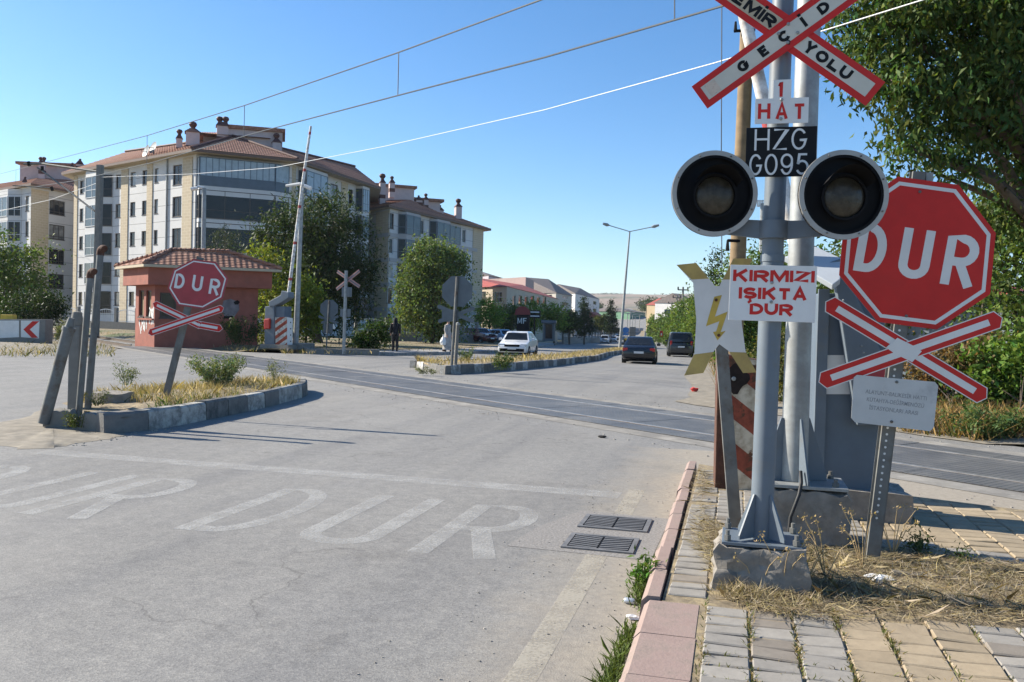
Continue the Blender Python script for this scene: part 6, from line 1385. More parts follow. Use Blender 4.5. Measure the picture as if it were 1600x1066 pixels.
tree('bush', 'lush bright green bush at the right edge above the grass tuft', gnd(1570, 665, 0), [ell(1555, 580, 16.5, 60, 45), ell(1600, 560, 16.5, 60, 40), ell(1530, 610, 16.3, 35, 28), ell(1630, 610, 16.5, 70, 55)], 6500, .13, bush_col, .03, 'bush', clump=.2, var=.35, limbs=6)
tree('bush', 'brownish dry bush behind the red and white cross on the right', gnd(1490, 655, 0), [ell(1480, 590, 17, 55, 45), ell(1440, 600, 17, 40, 40), ell(1520, 560, 17.5, 50, 30)], 4500, .11, (.19, .125, .055), .03, 'bush', clump=.22, var=.35, limbs=6)
tree('bush', 'low olive bush seen between the two grey poles', P(1228, 640, 18), [ell(1225, 560, 18, 26, 40), ell(1222, 605, 17.5, 22, 30)], 2200, .11, (.11, .12, .04), .03, 'bush', clump=.2, var=.35)
# far right roadside rows
row = [(1150, 395, 44, 26, 'tall roadside tree behind the brown pole'), (1188, 372, 46, 26, 'roadside tree between the brown pole and the signal post'), (1240, 392, 50, 30, 'roadside tree between the signal post and the mast'), (1118, 405, 58, 20, 'roadside tree at the left tip of the yellow-tipped sign'), (1121, 437, 66, 24, 'roadside tree just left of the yellow-tipped sign, tallest there'), (1100, 452, 78, 20, 'second roadside tree left of the yellow-tipped sign'), (1086, 458, 90, 17, 'roadside tree above the dark van roof'), (1073, 466, 104, 15, 'roadside tree above the left side of the dark van'), (1061, 474, 120, 13, 'roadside tree just left of the dark van'), (1050, 478, 140, 11, 'roadside tree by the first far power pole'), (1040, 485, 165, 9, 'small roadside tree midway along the far right row'), (1030, 490, 195, 8, 'small roadside tree near the end of the far right row'), (1020, 494, 230, 7, 'last small roadside tree of the far right row')]
for i, (px, py, d, r, lab) in enumerate(row):
    g = P(px, 520, d); g.z = T(g.x, g.y); yb = PX(g)[1]; h = yb-py; cy = py+h*.42
    con = i in (3,)
    lobes = [ell(px, cy, d, r, h*.42), ell(px-r*.5, cy+h*.2, d-.5, r*.7, h*.28), ell(px+r*.5, cy+h*.15, d+.5, r*.7, h*.3), ell(px, yb-h*.22, d, r*.85, h*.2)]
    if con: lobes = [ell(px, py+h*f, d, r*(.15+.9*f), h*.16) for f in (.08, .25, .42, .6, .8)]
    tree('conifer' if con else 'roadside_tree', lab, g, lobes, int(6500*min(1, 60/d))+1500, .2*max(1, d/80), DK if con else [(.12, .19, .034), (.085, .14, .03), (.15, .21, .035)][i % 3], .12, group='trees along the right side of the far road', clump=.42, per=40, var=.35, limbs=3)
# hedge-like fringe below the row
mb_pts = []
for y in np.arange(22, 130, 1.1):
    for k in range(5): x = XR(y)+2.2+RNG.uniform(0, 3); mb_pts.append((x, y+RNG.uniform(-.5, .5), T(x, y)+RNG.uniform(.05, .7)))
mb_pts = np.repeat(np.array(mb_pts), 22, 0)+RNG.normal(0, .3, (len(mb_pts)*22, 3)); mb_pts[:, 2] = np.maximum(mb_pts[:, 2], -2.4)
kind(leaves('roadside_undergrowth', mb_pts, .16, leaf_cols(RNG.normal(0, 1, len(mb_pts)), (.10, .11, .04), .35, .3)), 'stuff')
# left side
tree('broadleaf_tree', 'leafy green tree in front of the left apartment building', P(30, 530, 58), [ell(20, 440, 58, 42, 62), ell(52, 420, 58, 26, 36), ell(0, 400, 58, 30, 40), ell(60, 470, 57, 24, 26), ell(-20, 450, 58, 50, 60)], 9000, .24, (.13, .185, .045), .16, clump=.45, var=.35)
tree('bush', 'dark rounded bush at the foot of the leafy left tree', P(42, 530, 52), [ell(38, 480, 52, 26, 26), ell(20, 500, 52, 30, 22)], 3000, .18, DK, .05, 'bush', clump=.3)
tree('bush', 'second dark rounded bush, right of the leafy left tree', P(78, 530, 52), [ell(80, 475, 52, 19, 20), ell(72, 495, 52, 16, 18)], 2500, .18, (.03, .052, .016), .05, 'bush', clump=.3)
tree('pine_tree', 'small dark pine top showing above the hut roof', P(350, 540, 62), [ell(350, 380, 62, 27, 22), ell(338, 400, 62, 30, 20), ell(368, 405, 62, 24, 22), ell(352, 364, 62, 12, 9), ell(350, 450, 62, 34, 36)], 6000, .2, (.045, .06, .03), .14, clump=.3, asp=.2, droop=-.6, var=.3)
tree('pine_tree', 'big dark spreading pine between the two apartment buildings and the barrier', P(500, 545, 57), [ell(500, 345, 57, 62, 44), ell(450, 380, 57, 58, 50), ell(540, 400, 57, 46, 60), ell(480, 430, 56, 80, 62), ell(560, 440, 57, 32, 32), ell(420, 420, 57, 34, 44), ell(520, 470, 56, 56, 50), ell(450, 480, 57, 60, 40)], 34000, .30, (.040, .064, .020), .35, clump=.5, per=50, asp=.28, droop=-.3, var=.35, limbs=14)
tree('shrub', 'bright yellow-green shrub between the hut and the mast', P(420, 540, 45), [ell(405, 400, 45, 20, 18), ell(428, 430, 45, 26, 26), ell(385, 480, 44, 16, 50), ell(440, 480, 45, 30, 45), ell(415, 512, 45, 34, 28)], 4500, .2, YG, .08, 'shrub', clump=.35, var=.3)
tree('shrub', 'bright yellow-green shrub right of the mast, in front of the dark pine', P(478, 542, 44), [ell(480, 460, 44, 17, 26), ell(478, 500, 44, 20, 34), ell(492, 485, 44, 12, 26)], 3200, .2, (.16, .20, .03), .08, 'shrub', clump=.32, var=.3)
tree('broadleaf_tree', 'tall leafy green tree in front of the second apartment building', P(675, 540, 72), [ell(672, 410, 72, 40, 36), ell(700, 430, 72, 34, 44), ell(650, 445, 72, 34, 44), ell(680, 475, 72, 52, 46), ell(660, 395, 72, 16, 22), ell(640, 490, 72, 26, 32), ell(690, 510, 72, 40, 26), ell(668, 384, 72, 9, 14), ell(712, 400, 72, 14, 20), ell(632, 462, 72, 12, 20)], 22000, .26, (.12, .17, .05), .2, clump=.42, var=.38, limbs=8)
tree('bush', 'green bush left of the black-clad person', on_verge(588, 45, .1), [ell(588, 525, 45, 22, 22), ell(572, 530, 45, 18, 16), ell(600, 517, 45, 14, 18), ell(560, 537, 45, 14, 10)], 3500, .16, (.055, .095, .022), .04, 'bush', clump=.25, var=.35)
for px, py, d, r, yb, con, col, lab in ((765, 458, 105, 19, 527, 0, (.19, .28, .045), 'light green round street tree left of the black totem'), (797, 474, 112, 20, 528, 0, (.13, .18, .055), 'greyish green street tree beside the black totem'), (829, 466, 112, 14, 528, 0, (.18, .26, .05), 'light green street tree between the two black signs'), (866, 466, 118, 22, 528, 0, (.17, .25, .045), 'light green street tree above the dark booth'), (890, 485, 125, 16, 528, 0, (.05, .08, .022), 'dark round tree right of the booth'), (913, 466, 135, 17, 525, 1, (.03, .05, .022), 'broad dark conifer in front of the white house'), (955, 473, 190, 13, 522, 1, (.022, .04, .02), 'pointed dark conifer at the bend of the far road'), (940, 492, 200, 8, 520, 0, (.09, .11, .035), 'small tree in front of the cottage with orange roof')):
    g = P(px, yb, d); h = yb-py
    lobes = [ell(px, py+h*f, d, r*(.2+.85*f), h*.17) for f in (.1, .28, .46, .65, .82)] if con else [ell(px, py+h*.38, d, r, h*.36), ell(px-r*.45, py+h*.55, d, r*.7, h*.28), ell(px+r*.45, py+h*.5, d, r*.7, h*.3)]
    g.z = T(g.x, g.y)+.1
    tree('conifer' if con else 'street_tree', lab, g, lobes, 3800, .26*d/100, col, .14, group='trees along the left side of the far road', clump=.4, per=40, var=.35, limbs=4, asp=.3 if con else .5)
k = 0
for y in (250, 275, 300, 325, 350, 380, 410, 445, 480):
    for sd_ in (-1, 1):
        x = (XL(y)-4 if sd_ < 0 else XR(y)+4)+RNG.normal(0, 1); g = Vector((x, y, T(x, y)-.3)); h = RNG.uniform(5.5, 9); c = [h*.36, h*.36, h*.4]; k += 1
        tree('roadside_tree', 'small distant tree on the %s side of the far road where it climbs' % ('left' if sd_ < 0 else 'right'), g, [((x, y, g.z+h*.58), c), ((x+h*.2, y, g.z+h*.45), [q*.7 for q in c]), ((x-h*.2, y, g.z+h*.4), [q*.7 for q in c])], 700, .75, [(.07, .105, .03), (.05, .075, .03), (.10, .13, .04)][k % 3], .2, group='distant trees on the %s side where the road climbs' % ('left' if sd_ < 0 else 'right'), clump=.6, per=30, limbs=2)
# far wood at the foot of the hills, small trees on the ridge
pts = []
for k in range(130):
    px = RNG.uniform(880, 1110); d = RNG.uniform(480, 700); c = P(px, 490, d); c.z = T(c.x, c.y)
    if XL(c.y)-5 < c.x < XR(c.y)+5: continue
    r = RNG.uniform(2.5, 5); q = RNG.normal(size=(130, 3))*np.array([r*.5, r*.5, r*.45])+np.array([c.x, c.y, c.z+r*.9]); pts.append(q)
pts = np.concatenate(pts); kind(leaves('distant_wood', pts, 1.5, leaf_cols(RNG.normal(0, 1, len(pts)), (.06, .075, .035), .3, .2)), 'stuff')
pts = []
for k in range(60):
    px = RNG.choice([RNG.uniform(940, 985), RNG.uniform(780, 1110)]); y_ = RNG.uniform(2700, 3000); d_ = ray(px, 470); x_ = d_.x/d_.y*y_; r = RNG.uniform(5, 10)
    pts.append(RNG.normal(size=(40, 3))*np.array([r*.8, r*.5, r*.4])+np.array([x_, y_, hz(x_, y_)+r*.4]))
pts = np.concatenate(pts); kind(leaves('ridge_trees', pts, 7, leaf_cols(RNG.normal(0, 1, len(pts)), (.07, .08, .05), .2, .1)), 'stuff')

# ---- grass and weeds
def in_poly(x, y, poly):
    c = False; n = len(poly)
    for i in range(n):
        (x0, y0), (x1, y1) = poly[i], poly[i-1]
        if (y0 > y) != (y1 > y) and x < (x1-x0)*(y-y0)/(y1-y0)+x0: c = not c
    return c
def scatter(poly, n, clumpn=0, cs=.15):
    xs = [p[0] for p in poly]; ys = [p[1] for p in poly]; out = []
    cl = [(RNG.uniform(min(xs), max(xs)), RNG.uniform(min(ys), max(ys))) for _ in range(clumpn)] if clumpn else None
    while len(out) < n:
        if cl: a = cl[RNG.integers(len(cl))]; x, y = a[0]+RNG.normal(0, cs), a[1]+RNG.normal(0, cs)
        else: x, y = RNG.uniform(min(xs), max(xs)), RNG.uniform(min(ys), max(ys))
        if in_poly(x, y, poly): out.append((x, y))
    return np.array(out)
def bc(n, c, var=.25):
    k = np.clip(1+RNG.normal(0, var, n), .35, 1.9)[:, None]; q = np.array(c)[None]*k; q[:, 2] *= RNG.uniform(.7, 1.2, n); return q
STRAW, DRY, GRN = (.42, .33, .18), (.33, .24, .11), (.10, .14, .04)
def straw_cols(n):
    c = bc(n, (.42, .345, .22), .3); d = RNG.random(n) < .38; c[d] = bc(int(d.sum()), (.21, .155, .09), .35); return c
def zT(xy, h): return np.array([(x, y, T(x, y)+h) for x, y in xy])
inner = [(c[0], c[1]) for c in scale_pts(O1, .88)]
p = scatter(inner, 5200, 260, .16); p = p[p[:, 1] > 10.6]
kind(blades('dry_island_grass', zT(p, .2), .22, .009, bc(len(p), STRAW), lean=.4), 'stuff')
p2_ = scatter(inner, 500, 30, .12); kind(blades('green_island_grass', zT(p2_, .2), .2, .014, bc(len(p2_), GRN), lean=.4), 'stuff')
def weed(name, label, c, r, h, n, col, cat='weed', group=None, leafy=.06):
    pts = []; t = thing(name, label, cat, c, group); b = MB()
    for k in range(max(5, n//50)):
        a = RNG.uniform(0, 6.28); q = Vector(c)+Vector((math.cos(a), math.sin(a), 0))*r*RNG.uniform(0, .35); e = Vector(c)+Vector((math.cos(a)*r*RNG.uniform(.2, 1), math.sin(a)*r*RNG.uniform(.2, 1), h*RNG.uniform(.5, 1.05)))
        b.tube([q, q.lerp(e, .5)+Vector((0, 0, h*.12)), e], [.006, .004, .002], 5)
        for j in range(50): f = RNG.uniform(.15, 1); s_ = q.lerp(e, f)+Vector((0, 0, h*.48*f*(1-f))); pts.append(np.array(s_)+RNG.normal(0, .03+.05*h, 3))
    b.build('stem', M('weed_stem_'+str(len(bpy.data.materials)), mul(col, 1.2), .2, 5, .8, 0, 0), t); pts = np.array(pts); pts[:, 2] = np.maximum(pts[:, 2], c[2]+.01)
    leaves('leaf_mass', pts, leafy, leaf_cols(RNG.normal(0, 1, len(pts)), col, .3, .2), t, .26, -.3); return t
def isl(px, py, z=.25): return gnd(px, py, z)
weed('weed_clump', 'large grey-green weed clump on the island right of the leaning DUR sign', isl(338, 604), .62, .54, 2200, (.15, .19, .085), leafy=.075)
weed('weed_clump', 'small green weed left of the leaning DUR post', isl(198, 602), .28, .4, 450, (.13, .16, .06), leafy=.055)
weed('weed_clump', 'thin green weed at the right end of the near island', isl(432, 597), .28, .42, 350, (.14, .16, .06), leafy=.05)
weed('weed_clump', 'low yellow-green weed between the broken kerbstones', gnd(120, 668, .05), .22, .2, 500, (.10, .12, .025), leafy=.035)
weed('weed_clump', 'dark low weed around the foot of the old pipes', isl(150, 634), .3, .2, 450, (.09, .11, .03), leafy=.035)
weed('weed_clump', 'green weed on the far median next to the octagonal sign', ter(728, 566, .2), .45, .5, 420, (.09, .13, .035), leafy=.09)
weed('weed_clump', 'green weed spilling over the far median kerb onto the road', ter(782, 578, .1), .6, .55, 700, (.07, .11, .03), leafy=.09)
weed('weed_clump', 'low weed at the pale tip of the far median', ter(670, 585, .05), .6, .18, 300, (.12, .14, .05), leafy=.07)
mp_ = []
for i in range(3600):
    f = RNG.uniform(0, .92); a, _ = path_at(med, La*f); q, _ = path_at([med[0]]+medb[::-1], plen([med[0]]+medb[::-1])*f); k = RNG.uniform(.08, .92); mp_.append((a.x+(q.x-a.x)*k, a.y+(q.y-a.y)*k))
mp_ = np.array(mp_); kind(blades('dry_median_grass', zT(mp_, .23), .24, .025, bc(len(mp_), STRAW), lean=.4), 'stuff')
# left verge, hut surroundings, rail side
vp = []
for px0, px1, py0, py1, n in ((0, 180, 520, 556, 1500), (110, 240, 516, 536, 900), (240, 420, 536, 548, 700), (440, 600, 538, 552, 500), (560, 800, 530, 550, 2200), (870, 960, 520, 530, 300)):
    for _ in range(n):
        q = ter(RNG.uniform(px0, px1), RNG.uniform(py0, py1), .12)
        if abs((q-TO).dot(TN)) > 2.1: vp.append((q.x, q.y, q.z-.05))
vp = np.array(vp); cols = bc(len(vp), (.40, .31, .17)); g_ = RNG.random(len(vp)) < .35; cols[g_] = bc(int(g_.sum()), (.10, .12, .035))
kind(blades('verge_grass', vp, .22, .022, cols, lean=.6), 'stuff')
weed('weed_clump', 'dark weeds growing along the foot of the hut front', ter(378, 541, .2), 1.3, 1.3, 1600, (.05, .075, .026), leafy=.16)
weed('weed_clump', 'pale green weed left of the hut by the rails', ter(85, 532, .1), .7, 1.0, 400, (.13, .15, .06), leafy=.14)
# right-hand pavement: straw, joints, gutter weeds
pv = [(.05, 4.5), (-.22, 5.6), (-.31, 7.2), (-.32, 8.6), (-.24, 8.7), (-.16, 6.5), (.2, 5.55), (.9, 6.1), (2.0, 5.7), (2.4, 5.2), (1.7, 4.75), (.9, 4.5), (.3, 4.35)]
p = scatter(pv, 13000, 200, .16); kind(blades('fallen_straw', np.array([(x, y, .138+RNG.uniform(0, .03)) for x, y in p]), .14, .0032, straw_cols(len(p)), flat=True), 'stuff')
p = scatter([(.25, 4.55), (.15, 4.8), (.6, 5.5), (1.5, 5.6), (2.0, 5.3), (1.6, 4.9), (.8, 4.75)], 620, 60, .09); kind(blades('dry_grass_tufts', np.array([(x, y, .13) for x, y in p]), .11, .0036, straw_cols(len(p)), lean=.7), 'stuff')
p = scatter([(-.12, 4.6), (.42, 4.5), (.5, 4.62), (-.12, 4.75)], 420, 18, .05); kind(blades('dry_grass_tufts', np.array([(x, y, .13) for x, y in p]), .10, .003, straw_cols(len(p)), lean=.6), 'stuff')
jp = []
for i in range(0, 24):
    x = -.105+i*PW
    for _ in range(420 if i in (1, 2, 3, 4, 7) else 130):
        y = 2.9+1.7*RNG.random()**.8
        if RNG.random() < .55+.5*math.sin(y*9+i*2): jp.append((x+RNG.normal(0, .011), y, .128))
for _ in range(1600): j = RNG.integers(0, 24); jp.append((RNG.uniform(-.1, 1.3), .7+j*PH+RNG.normal(0, .006), .128))
jp = np.array(jp); cols = bc(len(jp), (.12, .135, .04)); g_ = RNG.random(len(jp)) < .4; cols[g_] = bc(int(g_.sum()), (.25, .18, .08)); kind(blades('joint_grass', jp, .026, .0055, cols, lean=.6), 'stuff')
gp = []
for _ in range(1500):
    y = RNG.choice([RNG.uniform(3.0, 4.35), RNG.normal(4.95, .12), RNG.normal(3.5, .25)]); gp.append((-.45-abs(RNG.normal(0, .035)), y, .004))
gp = np.array(gp); kind(blades('gutter_grass', gp, .07, .007, bc(len(gp), (.10, .14, .035)), lean=.5), 'stuff')
weed('weed_clump', 'upright leafy green weed at the red kerb by the drain', Vector((-.49, 5.05, 0)), .06, .17, 160, (.10, .18, .03), leafy=.05)
weed('weed_clump', 'small green weed in the straw right of the grey plate', gnd(1440, 868, .13), .12, .14, 250, (.08, .11, .03), leafy=.035)
weed('weed_clump', 'tiny green weed on the paving at the right, near the post shadow', gnd(1500, 880, .13), .05, .05, 100, (.09, .13, .03), leafy=.025)
weed('weed_clump', 'big green grass tuft on the verge beyond the track at the right', ter(1545, 688, 0), .75, .5, 1600, (.10, .15, .05), leafy=.09)
rp = []
for _ in range(5200):
    q = gnd(RNG.uniform(1395, 1760), RNG.uniform(635, 692), 0); 
    if (q.y-13.3+.8*q.x)/1.28 > 2.3: rp.append((q.x, q.y, 0))
for _ in range(2500):
    y = RNG.uniform(17, 60); rp.append((XR(y)+RNG.uniform(.6, 4), y, T(XR(y)+1, y)))
rp = np.array(rp); cols = bc(len(rp), (.31, .20, .085)); g_ = RNG.random(len(rp)) < .2; cols[g_] = bc(int(g_.sum()), (.11, .13, .04)); kind(blades('dry_verge_grass', rp, .42, .022, cols, lean=.5), 'stuff')
# dry weed heads by the footing and in front of the stop-sign post
for k, (px, py, h) in enumerate(((1185, 925, .26), (1222, 928, .33), (1348, 890, .38), (1290, 905, .36), (1395, 870, .34), (1255, 922, .24))):
    c = gnd(px, py, .13); t = thing('dry_weed', ['dry weed stalks before the footing, left one', 'tall dry weed stalks before the footing, middle', 'dry seeding weed left of the stop sign post', 'dry bent weed beside the mast footing', 'dry seeding weed right of the stop sign post', 'short dry weed at the right corner of the footing'][k], 'weed', c)
    b = MB(); hp = []
    for j in range(7):
        a = RNG.uniform(0, 6.28); e = c+Vector((math.cos(a)*.13, math.sin(a)*.1, h*RNG.uniform(.6, 1))); m_ = c.lerp(e, .55)+Vector((0, 0, h*.14)); b.tube([c, m_, e], [.0035, .0025, .0015], 5)
        hp += [np.array(e)+RNG.normal(0, .012, 3) for _ in range(7)]
    b.build('stalk', M('dry_stalk_%d' % k, (.40, .29, .15), .2, 8, .9, 0, 0), t); leaves('seed_head', np.array(hp), .022, bc(len(hp), (.45, .33, .18)), t, .4)

# ================================================================== VEHICLES
def make_car(name, label, body, L=4.4, W=1.78, H=1.45, kind_='sedan', plate=True, group=None, cat='car'):
    """front towards -Y, wheels on z=0, origin at the middle of the footprint"""
    t = thing(name, label, cat, (0, 0, 0), group); y0 = -L/2; zb = .22
    S = {'sedan': dict(belt=.93, hood=.80, trunk=.97, c=(.27, .40, .72, .90), rf=H), 'suv': dict(belt=1.05, hood=.98, trunk=1.1, c=(.24, .36, .92, .985), rf=H), 'van': dict(belt=1.12, hood=1.05, trunk=1.2, c=(.14, .27, .965, .99), rf=H)}[kind_]
    Y = lambda f: y0+L*f
    # body shell lofted through cross-sections along the length
    st = [(0.0, .34, .60, .80), (.015, .25, .68, .91), (.06, zb, S['hood']-.06, .97), (.15, zb, S['hood'], .99), (S['c'][0], zb, S['belt'], 1.0), (.5, zb, S['belt']+.02, 1.0), (S['c'][3]-.01, zb, S['trunk'], .99), (.96, zb+.03, S['trunk']-.03, .96), (.99, .30, S['trunk']-.12, .91), (1.0, .36, S['trunk']-.28, .85)]
    b = MB(); vs = []
    for f, z0, z1, k in st:
        w_ = W/2*k; y = Y(f)
        for x, z in ((-w_*.93, z0), (-w_, z0+.12), (-w_, z0+(z1-z0)*.55), (-w_*.95, z1-.035), (-w_*.86, z1), (w_*.86, z1), (w_*.95, z1-.035), (w_, z0+(z1-z0)*.55), (w_, z0+.12), (w_*.93, z0)): vs.append((x, y, z))
    n = 10; m_ = len(st); b.add(vs, [(i*n+k, i*n+(k+1) % n, (i+1)*n+(k+1) % n, (i+1)*n+k) for i in range(m_-1) for k in range(n)]+[list(range(n))[::-1], [(m_-1)*n+k for k in range(n)]]); b.build('body', body, t, smooth=38)
    # cabin: roof and pillars with glass let in
    ca, cb, cc, cd_ = (Y(f) for f in S['c']); zb_ = S['belt']-.02; wb, wt = W/2*.93, W/2*.72 if kind_ != 'van' else W/2*.82; zt_ = S['rf']
    lo = [(-wb, ca, zb_), (wb, ca, zb_), (wb, cd_, S['trunk']-.03), (-wb, cd_, S['trunk']-.03)]; hi = [(-wt, cb, zt_-.05), (wt, cb, zt_-.05), (wt, cc, zt_-.05), (-wt, cc, zt_-.05)]
    tp = [(-wt*.88, cb+.12, zt_), (wt*.88, cb+.12, zt_), (wt*.88, cc-.12, zt_), (-wt*.88, cc-.12, zt_)]
    b = MB(); b.add(lo+hi+tp, [(0, 1, 5, 4), (1, 2, 6, 5), (2, 3, 7, 6), (3, 0, 4, 7), (4, 5, 9, 8), (5, 6, 10, 9), (6, 7, 11, 10), (7, 4, 8, 11), (8, 9, 10, 11)]); b.build('roof', body, t, bevel=.025, smooth=50)
    V = [Vector(p) for p in lo+hi]
    def pane(nm, a, b_, c, d, i0=.07, i1=.93, j0=.08, j1=.9):
        a, b_, c, d = V[a], V[b_], V[c], V[d]; nn = (b_-a).cross(d-a).normalized()*.008; q = lambda u, v: a.lerp(b_, u).lerp(d.lerp(c, u), v)+nn
        m2 = MB(); m2.poly([q(i0, j0), q(i1, j0), q(i1, j1), q(i0, j1)]); m2.build(nm, 'glass', t)
    pane('windscreen', 0, 1, 5, 4); pane('rear_window', 2, 3, 7, 6, .1, .9, .15 if kind_ != 'van' else .3)
    for q in ((1, 2, 6, 5), (3, 0, 4, 7)):
        pane('side_window', *q, .06, .46); pane('side_window', *q, .50, .90)
    for y in (Y(.185), Y(.80)):
        for s_ in (-1, 1):
            f = Fr((s_*(W/2-.1), y, .315), (0, s_, 0), (0, 0, 1)); b = MB(); b.lathe(f, [(.19, -.1), (.315, -.1), (.318, .06), (.30, .115), (.19, .118)], 24); o = b.build('wheel', 'rubber', t, smooth=35)
            b = MB(); b.lathe(f, [(.2, .10), (.17, .085), (.06, .09), (.001, .1)], 20); b.build('rim', 'chrome', o, smooth=30)
    def lamp(nm, mat, x, y, z, sx, sz, sy=.12): b = MB(); b.box((x, y, z), (sx, sy, sz)); b.build(nm, mat, t, bevel=.03)
    zl = S['hood']-.14
    for s_ in (-1, 1): lamp('headlight', 'head', s_*W*.36, Y(.035), zl, .36, .15, .2); lamp('tail_light', 'tail', s_*W*.395, Y(.975), (S['trunk']-.22) if kind_ == 'sedan' else 1.0, .26 if kind_ == 'sedan' else .14, .17 if kind_ == 'sedan' else .5, .2)
    for s_ in (-1, 1): b = MB(); b.box((s_*(W/2+.08), Y(S['c'][0])+.32, S['belt']+.06), (.2, .1, .14)); b.build('mirror', body, t, bevel=.03)
    b = MB(); b.box((0, Y(.012), zl-.03), (W*.5, .12, .14)); b.build('grille', 'black', t, bevel=.02)
    b = MB(); b.box((0, Y(.006), .38), (W*.8, .1, .17)); b.box((0, Y(.993), .36), (W*.8, .06, .14)); each(b, 'bumper_insert', 'black', t, bevel=.02)
    if plate:
        b = MB(); b.box((0, Y(-.004), .47), (.5, .03, .11)); b.box((0, Y(.997)+.005, .62 if kind_ != 'van' else .8), (.5, .04, .11)); each(b, 'number_plate', 'sign_white', t)
    b = MB(); b.box((0, Y(.5), .2), (W*.8, L*.86, .1)); b.build('underside', 'black', t)
    return t
def put(c, px, py, d=None, head=0.0, off=0.0, label=None):
    q = ter(px, py, off) if d is None else P(px, py, d)
    if d is not None: q.z = T(q.x, q.y)+off
    c.location = q; c.rotation_euler = (0, 0, R(head))
    if label: c['label'] = label
    return c
wc = make_car('car', 'white sedan driving towards the viewer behind the far median', 'car_white', group='cars moving on the far road'); put(wc, 810, 555.5, head=4)
bc_ = make_car('car', 'black sedan seen from behind driving away on the right carriageway', 'car_black', 4.3, 1.76, 1.42, group='cars moving on the far road'); put(bc_, 1000, 567, head=184)
vn = make_car('delivery_van', 'dark grey van seen from behind at the right edge of the far road', 'car_grey', 4.6, 1.9, 1.9, 'van', cat='van'); put(vn, 1062, 557, head=186)
b = MB(); b.box((0, 2.31, .5), (1.7, .06, .1)); b.build('rear_bumper', 'galv_old', vn)
suv = make_car('car', 'silver off-roader far down the road coming towards the viewer', 'car_silver', 4.5, 1.85, 1.75, 'suv', group='cars moving on the far road'); put(suv, 945, 526, d=170, head=8)
for px, py, d, lab in ((958, 523, 205, 'white car far down the road behind the silver off-roader'), (966, 520, 235, 'farther white car far down the road near the lamp post'), (951, 517, 250, 'farthest white car on the far carriageway before the bend')):
    c = copy_tree(wc); put(c, px, py, d, 10, 0, lab)
# parked cars on the verge in front of the second building
def parked(c, px, d, head, lab): c['label'] = lab; c['group'] = 'cars parked behind the grass verge'; q = on_verge(px, d, .2); c.location = q; c.rotation_euler = (0, 0, R(head)); c.name = 'parked_car'; return c
p1_ = parked(make_car('parked_car', 'x', 'car_red', 4.4, 1.78, 1.5, 'suv'), 747, 88, 60, 'dark red car parked behind the grass verge')
p2c = parked(make_car('parked_car', 'x', 'car_blue', 4.3, 1.75, 1.45), 786, 90, 52, 'pale blue car parked nearest the white sedan')
parked(copy_tree(wc), 766, 99, 56, 'white car parked behind the dark red one')
c = copy_tree(p2c); parked(c, 727, 92, 64, 'pale blue car parked at the left end beside the median sign')
# bus far away
t = thing('bus', 'small white bus with dark windows far down the left carriageway', 'bus', (0, 0, 0)); b = MB(); b.box((0, 0, 1.55), (2.4, 8, 2.5)); b.build('body', 'car_white', t, bevel=.15)
b = MB(); b.box((0, -4.0, 1.95), (2.1, .06, 1.1)); b.box((0, .2, 2.0), (2.44, 6.8, .8)); b.build('windows', 'glass_blue', t)
b = MB()
for x in (-1.05, 1.05):
    for y in (-2.6, 2.4): b.lathe(Fr((x, y, .42), (0, 1, 0), (0, 0, 1)), [(.02, .12), (.42, .12), (.42, -.12), (.02, -.12)], 16)
each(b, 'wheel', 'rubber', t); put(t, 948, 514, 268, 10)

